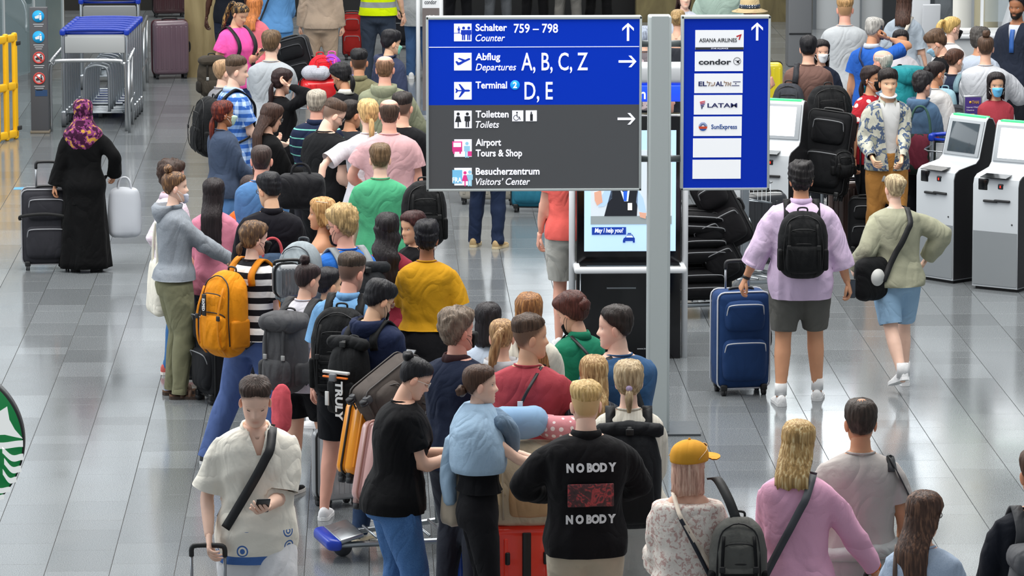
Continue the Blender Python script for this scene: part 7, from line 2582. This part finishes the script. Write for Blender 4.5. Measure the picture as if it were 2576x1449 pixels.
rails()
Lc = G(240, 322)
for i in range(7):
    p = (Lc.x + i * .012, Lc.y + .52 + i * .24, 0)
    lab = ('front luggage cart with blue handle in the steel corral', 'second nested luggage cart from the front in the corral', 'third nested luggage cart in the corral', 'fourth nested luggage cart in the corral', 'fifth nested luggage cart in the corral', 'sixth nested luggage cart in the corral', 'last nested luggage cart in the corral')[i]
    if i == 0:
        c0 = cart(lab, 0, 0, rz=0, loc=p, tray=False)
        for ch_ in list(c0.children):
            if ch_.name.startswith('advert_panel'):
                ch_.scale = (1, 1, 1)
        rbox(.56, .02, .19, .008, 1).move((0, -.41, .93)).build('advert_panel', plain('#a9acac', .4), c0)
        c0['group'] = 'nested luggage carts'
        c0.scale = (1.2, 1, 1)
    else:
        r = c0.copy(); C.objects.link(r); r.location = p; r['label'] = lab
        for chd in list(c0.children):
            cc = chd.copy(); C.objects.link(cc); cc.parent = r
            for g in chd.children:
                d = g.copy(); C.objects.link(d); d.parent = cc
cb = G(280, 222)
r2 = cart('separate luggage cart with blue handle parked behind the corral', 0, 0, rz=0, loc=(cb.x, cb.y + .3, 0), tray=False)
r2.scale = (1.15, 1, 1)
rbox(.56, .02, .30, .008, 1).move((0, -.41, .86)).build('advert_panel', plain('#7d8080', .45), r2)


def yellow_barrier():
    L = G(-14, 360)
    k = ppm(L.y)
    root = thing('plastic_barrier', 'yellow plastic folding barrier with black clips at left edge', 'barrier', L)
    ye = plain('#f2b90a', .4)
    zt = AY(14, 90, L.y).z
    for (x0, rz) in ((-.62, 0), (.02, 1.1)):
        w = .62 if rz == 0 else .45
        fr = []
        for zz in (.06, zt * .5, zt - .06):
            fr.append(rbox(w, .05, .09, .02, 2).move((w / 2, 0, zz)))
        for xx in (.04, w - .04, w * .5):
            fr.append(rbox(.07, .05, zt, .02, 2).move((xx, 0, zt / 2)))
        for j, f_ in enumerate(fr):
            f_.rot(rz, 'Z').move((x0, 0, 0)).build('rail' if j < 3 else 'upright', ye, root)
        for zz in (.12, zt - .12):
            rbox(.09, .07, .05, .01, 1).move((w, 0, zz)).rot(rz, 'Z').move((x0, 0, 0)).build('clip', plain('#2a2b2d', .5), root)


yellow_barrier()


def glazing():
    """escalator balustrade and glazed doors behind the pillar, far left"""
    L = G(40, 250)
    gm = plain('#8fa6ab', .06, alpha=.35)
    fm = plain('#c3c8ca', .35, .3)
    root = thing('glass_door_screen', 'tall glazed screen with pale metal frame behind the yellow barrier', 'glass screen', L)
    for i in range(4):
        x = -.5 + i * .28
        y = i * 1.1
        box(.035, .05, 3.0, (x, y, 1.5)).build('frame_post', fm, root, smooth=False)
        if i < 3:
            g = MD([(x, y, .1), (x + .28, y + 1.1, .1), (x + .28, y + 1.1, 3), (x, y, 3)], [(0, 1, 2, 3)])
            g.V = np.vstack([g.V, g.V + np.array((.01, -.004, 0))]); g.F += [(7, 6, 5, 4)]
            g.build('pane', gm, root, smooth=False)
    box(.08, .08, .14, (-.2, .5, 1.55)).build('yellow_marker', plain('#f2c81a', .5), root, smooth=False)
    e = thing('escalator', 'escalator with dark curved handrail and steel side at upper left', 'escalator', G(10, 180))
    prof = [(-.9, 0), (.3, 0), (.3, .5), (-.9, 1.6)]
    MD([(x, y, z) for y in (0, 4) for x, z in prof], [(0, 1, 2, 3), (7, 6, 5, 4), (0, 4, 5, 1), (1, 5, 6, 2), (2, 6, 7, 3), (3, 7, 4, 0)]).build('side_skirt', plain('#7a8284', .3, .5), e, smooth=False)
    tube([(.36, -.2, .9), (.20, 0, 1.15), (-.2, .2, 1.5), (-.9, .5, 2.2)], .05, 10, 5).build('handrail', plain('#17181a', .4), e)
    tube([(.30, 0, .5), (.22, .2, .9), (-.3, .3, 1.3), (-.9, .5, 1.9)], .03, 10, 5).build('balustrade_edge', metal('#b9bec0', .3), e)


glazing()
a_ = G(60, 474), G(190, 465)
fl_ = box(abs(a_[1].x - a_[0].x) + .2, .16, .002, ((a_[0].x + a_[1].x) / 2 - .0, a_[0].y, .0012)).build('floor_marking', plain('#4aa6dc', .3), None, smooth=False)
tag(fl_, 'blue strip sticker on the floor left of the person in headscarf', 'floor sticker')


# ---- counter with glass screen and other desk things, top right
def counter():
    L = G(2470, 330)
    root = thing('check_in_counter', 'white check-in counter with glass screen at upper right', 'counter', L)
    k = ppm(L.y)
    rbox(1.6, .7, 1.05, .02, 1).move((.3, .3, .525)).build('desk', plain('#a9adb0', .45), root)
    rbox(1.7, .8, .05, .02, 2).move((.3, .3, 1.07)).build('worktop', plain('#cfd2d4', .3), root)
    box(.03, .05, 1.4, (.02, .3, 1.75)).build('screen_post', plain('#dfe2e4', .4), root, smooth=False)
    box(1.1, .012, 1.1, (.6, .3, 1.75)).build('glass_screen', plain('#b4c2c8', .05, alpha=.22), root, smooth=False)
    mo = rbox(.05, .34, .42, .01, 2).rot(.3, 'Y').move((.32, .1, 1.35)).build('monitor', plain('#c3c6ca', .4), root)
    rbox(.16, .16, .03, .01, 1).move((.32, .1, 1.11)).build('monitor_foot', plain('#3a3c40', .4), root)
    rbox(.30, .16, .05, .012, 1).move((-.2, .05, 1.12)).build('printer', plain('#dcdcda', .4), root)
    rbox(.42, .03, .02, .01, 1).move((.55, .0, 1.12)).build('ticket_tray', plain('#222', .4), root)


counter()
L = G(2125, 420)
yb_ = thing('basket_frame', 'chrome frame with yellow bar beside person in blue polo', 'cart basket', L)
zz = AY(2125, 215, L.y).z
tube([(-.06, 0, 0), (-.06, 0, zz), (-.02, .1, zz + .22), (.10, .1, zz + .24)], .010, 8, 3).build('frame_tube', metal(), yb_)
tube([(.14, 0, 0), (.14, 0, zz), (.14, .1, zz + .2)], .010, 8, 3).build('frame_tube', metal(), yb_)
rbox(.22, .05, .06, .015, 2).move((.04, -.01, zz)).build('yellow_bar', plain('#f0cc20', .4), yb_)
L = G(2334, 330)
b_ = thing('document_rack', 'white leaning panels and grey covers beside the dark wall niche', 'rack', L)
rbox(.20, .04, 1.0, .01, 1).rot(.16, 'X').move((-.10, 0, 1.2)).build('panel', plain('#d3d6d9', .45), b_)
rbox(.20, .04, .8, .01, 1).rot(.2, 'X').move((0, -.1, 1.05)).build('panel', plain('#c3c6ca', .45), b_)
rbox(.20, .10, .7, .04, 2).move((.16, .02, 1.2)).build('grey_cover', cloth('#5d6266'), b_)
rbox(.5, .3, .75, .02, 1).move((0, .05, .375)).build('base', plain('#8d9194', .5), b_)
L = G(2012, 168)
m_ = thing('service_machine', 'grey steel service machine with black handle beside the beige wall', 'machine', L)
rbox(.30, .4, 1.9, .02, 2).move((0, .2, .95)).build('cabinet', plain('#77797c', .4, .2), m_)
rbox(.09, .03, .04, .012, 2).move((0, -.01, 1.05)).build('handle', plain('#17181a', .3), m_)
box(.28, .01, .02, (0, -.005, .42)).build('slot', plain('#202224', .3), m_, smooth=False)

# straw hat
for o in list(bpy.data.objects):
    lb = o.get('label', '')
    if lb.startswith('person in straw hat'):
        hr = [c for c in o.children if c.name.startswith('hair')][0]
        V = np.array([v.co for v in hr.data.vertices])
        c = (V.max(0) + V.min(0)) / 2
        zt = V[:, 2].max()
        st = cloth('#cdb68c', bump=.3)
        h = rings([ring((c[0], c[1], zt - .11 + dz), r, r * 1.1, 30) for dz, r in ((-.035, .19), (-.03, .19), (0, .11), (.02, .105), (.08, .10), (.12, .085), (.135, .05))]).build('straw_hat', st, o)
        rings([ring((c[0], c[1], zt - .11 + dz), r, r * 1.1, 30) for dz, r in ((.004, .113), (.045, .108))]).build('hat_band', cloth('#3f4a5c', 'dots', '#d8d8d8', 2.0), h)


# ---- round green coffee house sign hanging close to the camera, lower left
def round_sign():
    Y = 21.0
    cpt = AY(-134, 1110, Y)
    k = ppm(Y)
    R = 196 / k
    root = thing('round_shop_sign', 'round green and white coffee shop sign hanging at lower left edge', 'sign', cpt)
    disc((0, 0, 0), R, .10, 'y', 96).build('sign_rim', plain('#2a2c2b', .4), root)
    disc((0, -.052, 0), R - 4 / k, .008, 'y', 96).build('sign_face', plain('#0c7a3e', .4, emit=.25), root)
    wh = plain('#f0f2ee', .4, emit=.35)
    Q = lambda px, py: ((px + 134) / k, (1110 - py) / k)

    def fl(pts):
        prism([Q(*p) for p in pts], -.062, -.057).build('white_band', wh, root, smooth=False)

    fl([(22, 1016), (27, 1050), (40, 1075), (59, 1098), (40, 1094), (15, 1088), (-40, 1090), (-20, 1050), (0, 1030)])

    def wave(y0, x0, x1, th, drop):
        n = 12
        up, lo = [], []
        for i in range(n + 1):
            t = i / n
            x = x0 + (x1 - x0) * t
            y = y0 + drop * t + 7 * math.sin(t * 5.2 - .8)
            up.append((x, y)); lo.append((x, y + th))
        fl(up + lo[::-1])

    wave(1093, -60, 60, 16, 17)
    wave(1124, 8, 60, 16, 20)
    wave(1153, 12, 54, 16, 22)
    wave(1181, 8, 42, 14, 22)
    wave(1207, -30, 26, 13, 22)
    wave(1232, -40, 10, 12, 16)
    tube([(0, .05, R), (0, .05, R + 2.2)], .03, 10).build('hanger', plain('#2a2c2b', .5), root)


round_sign()
bpy.data.scenes.remove(_TS)
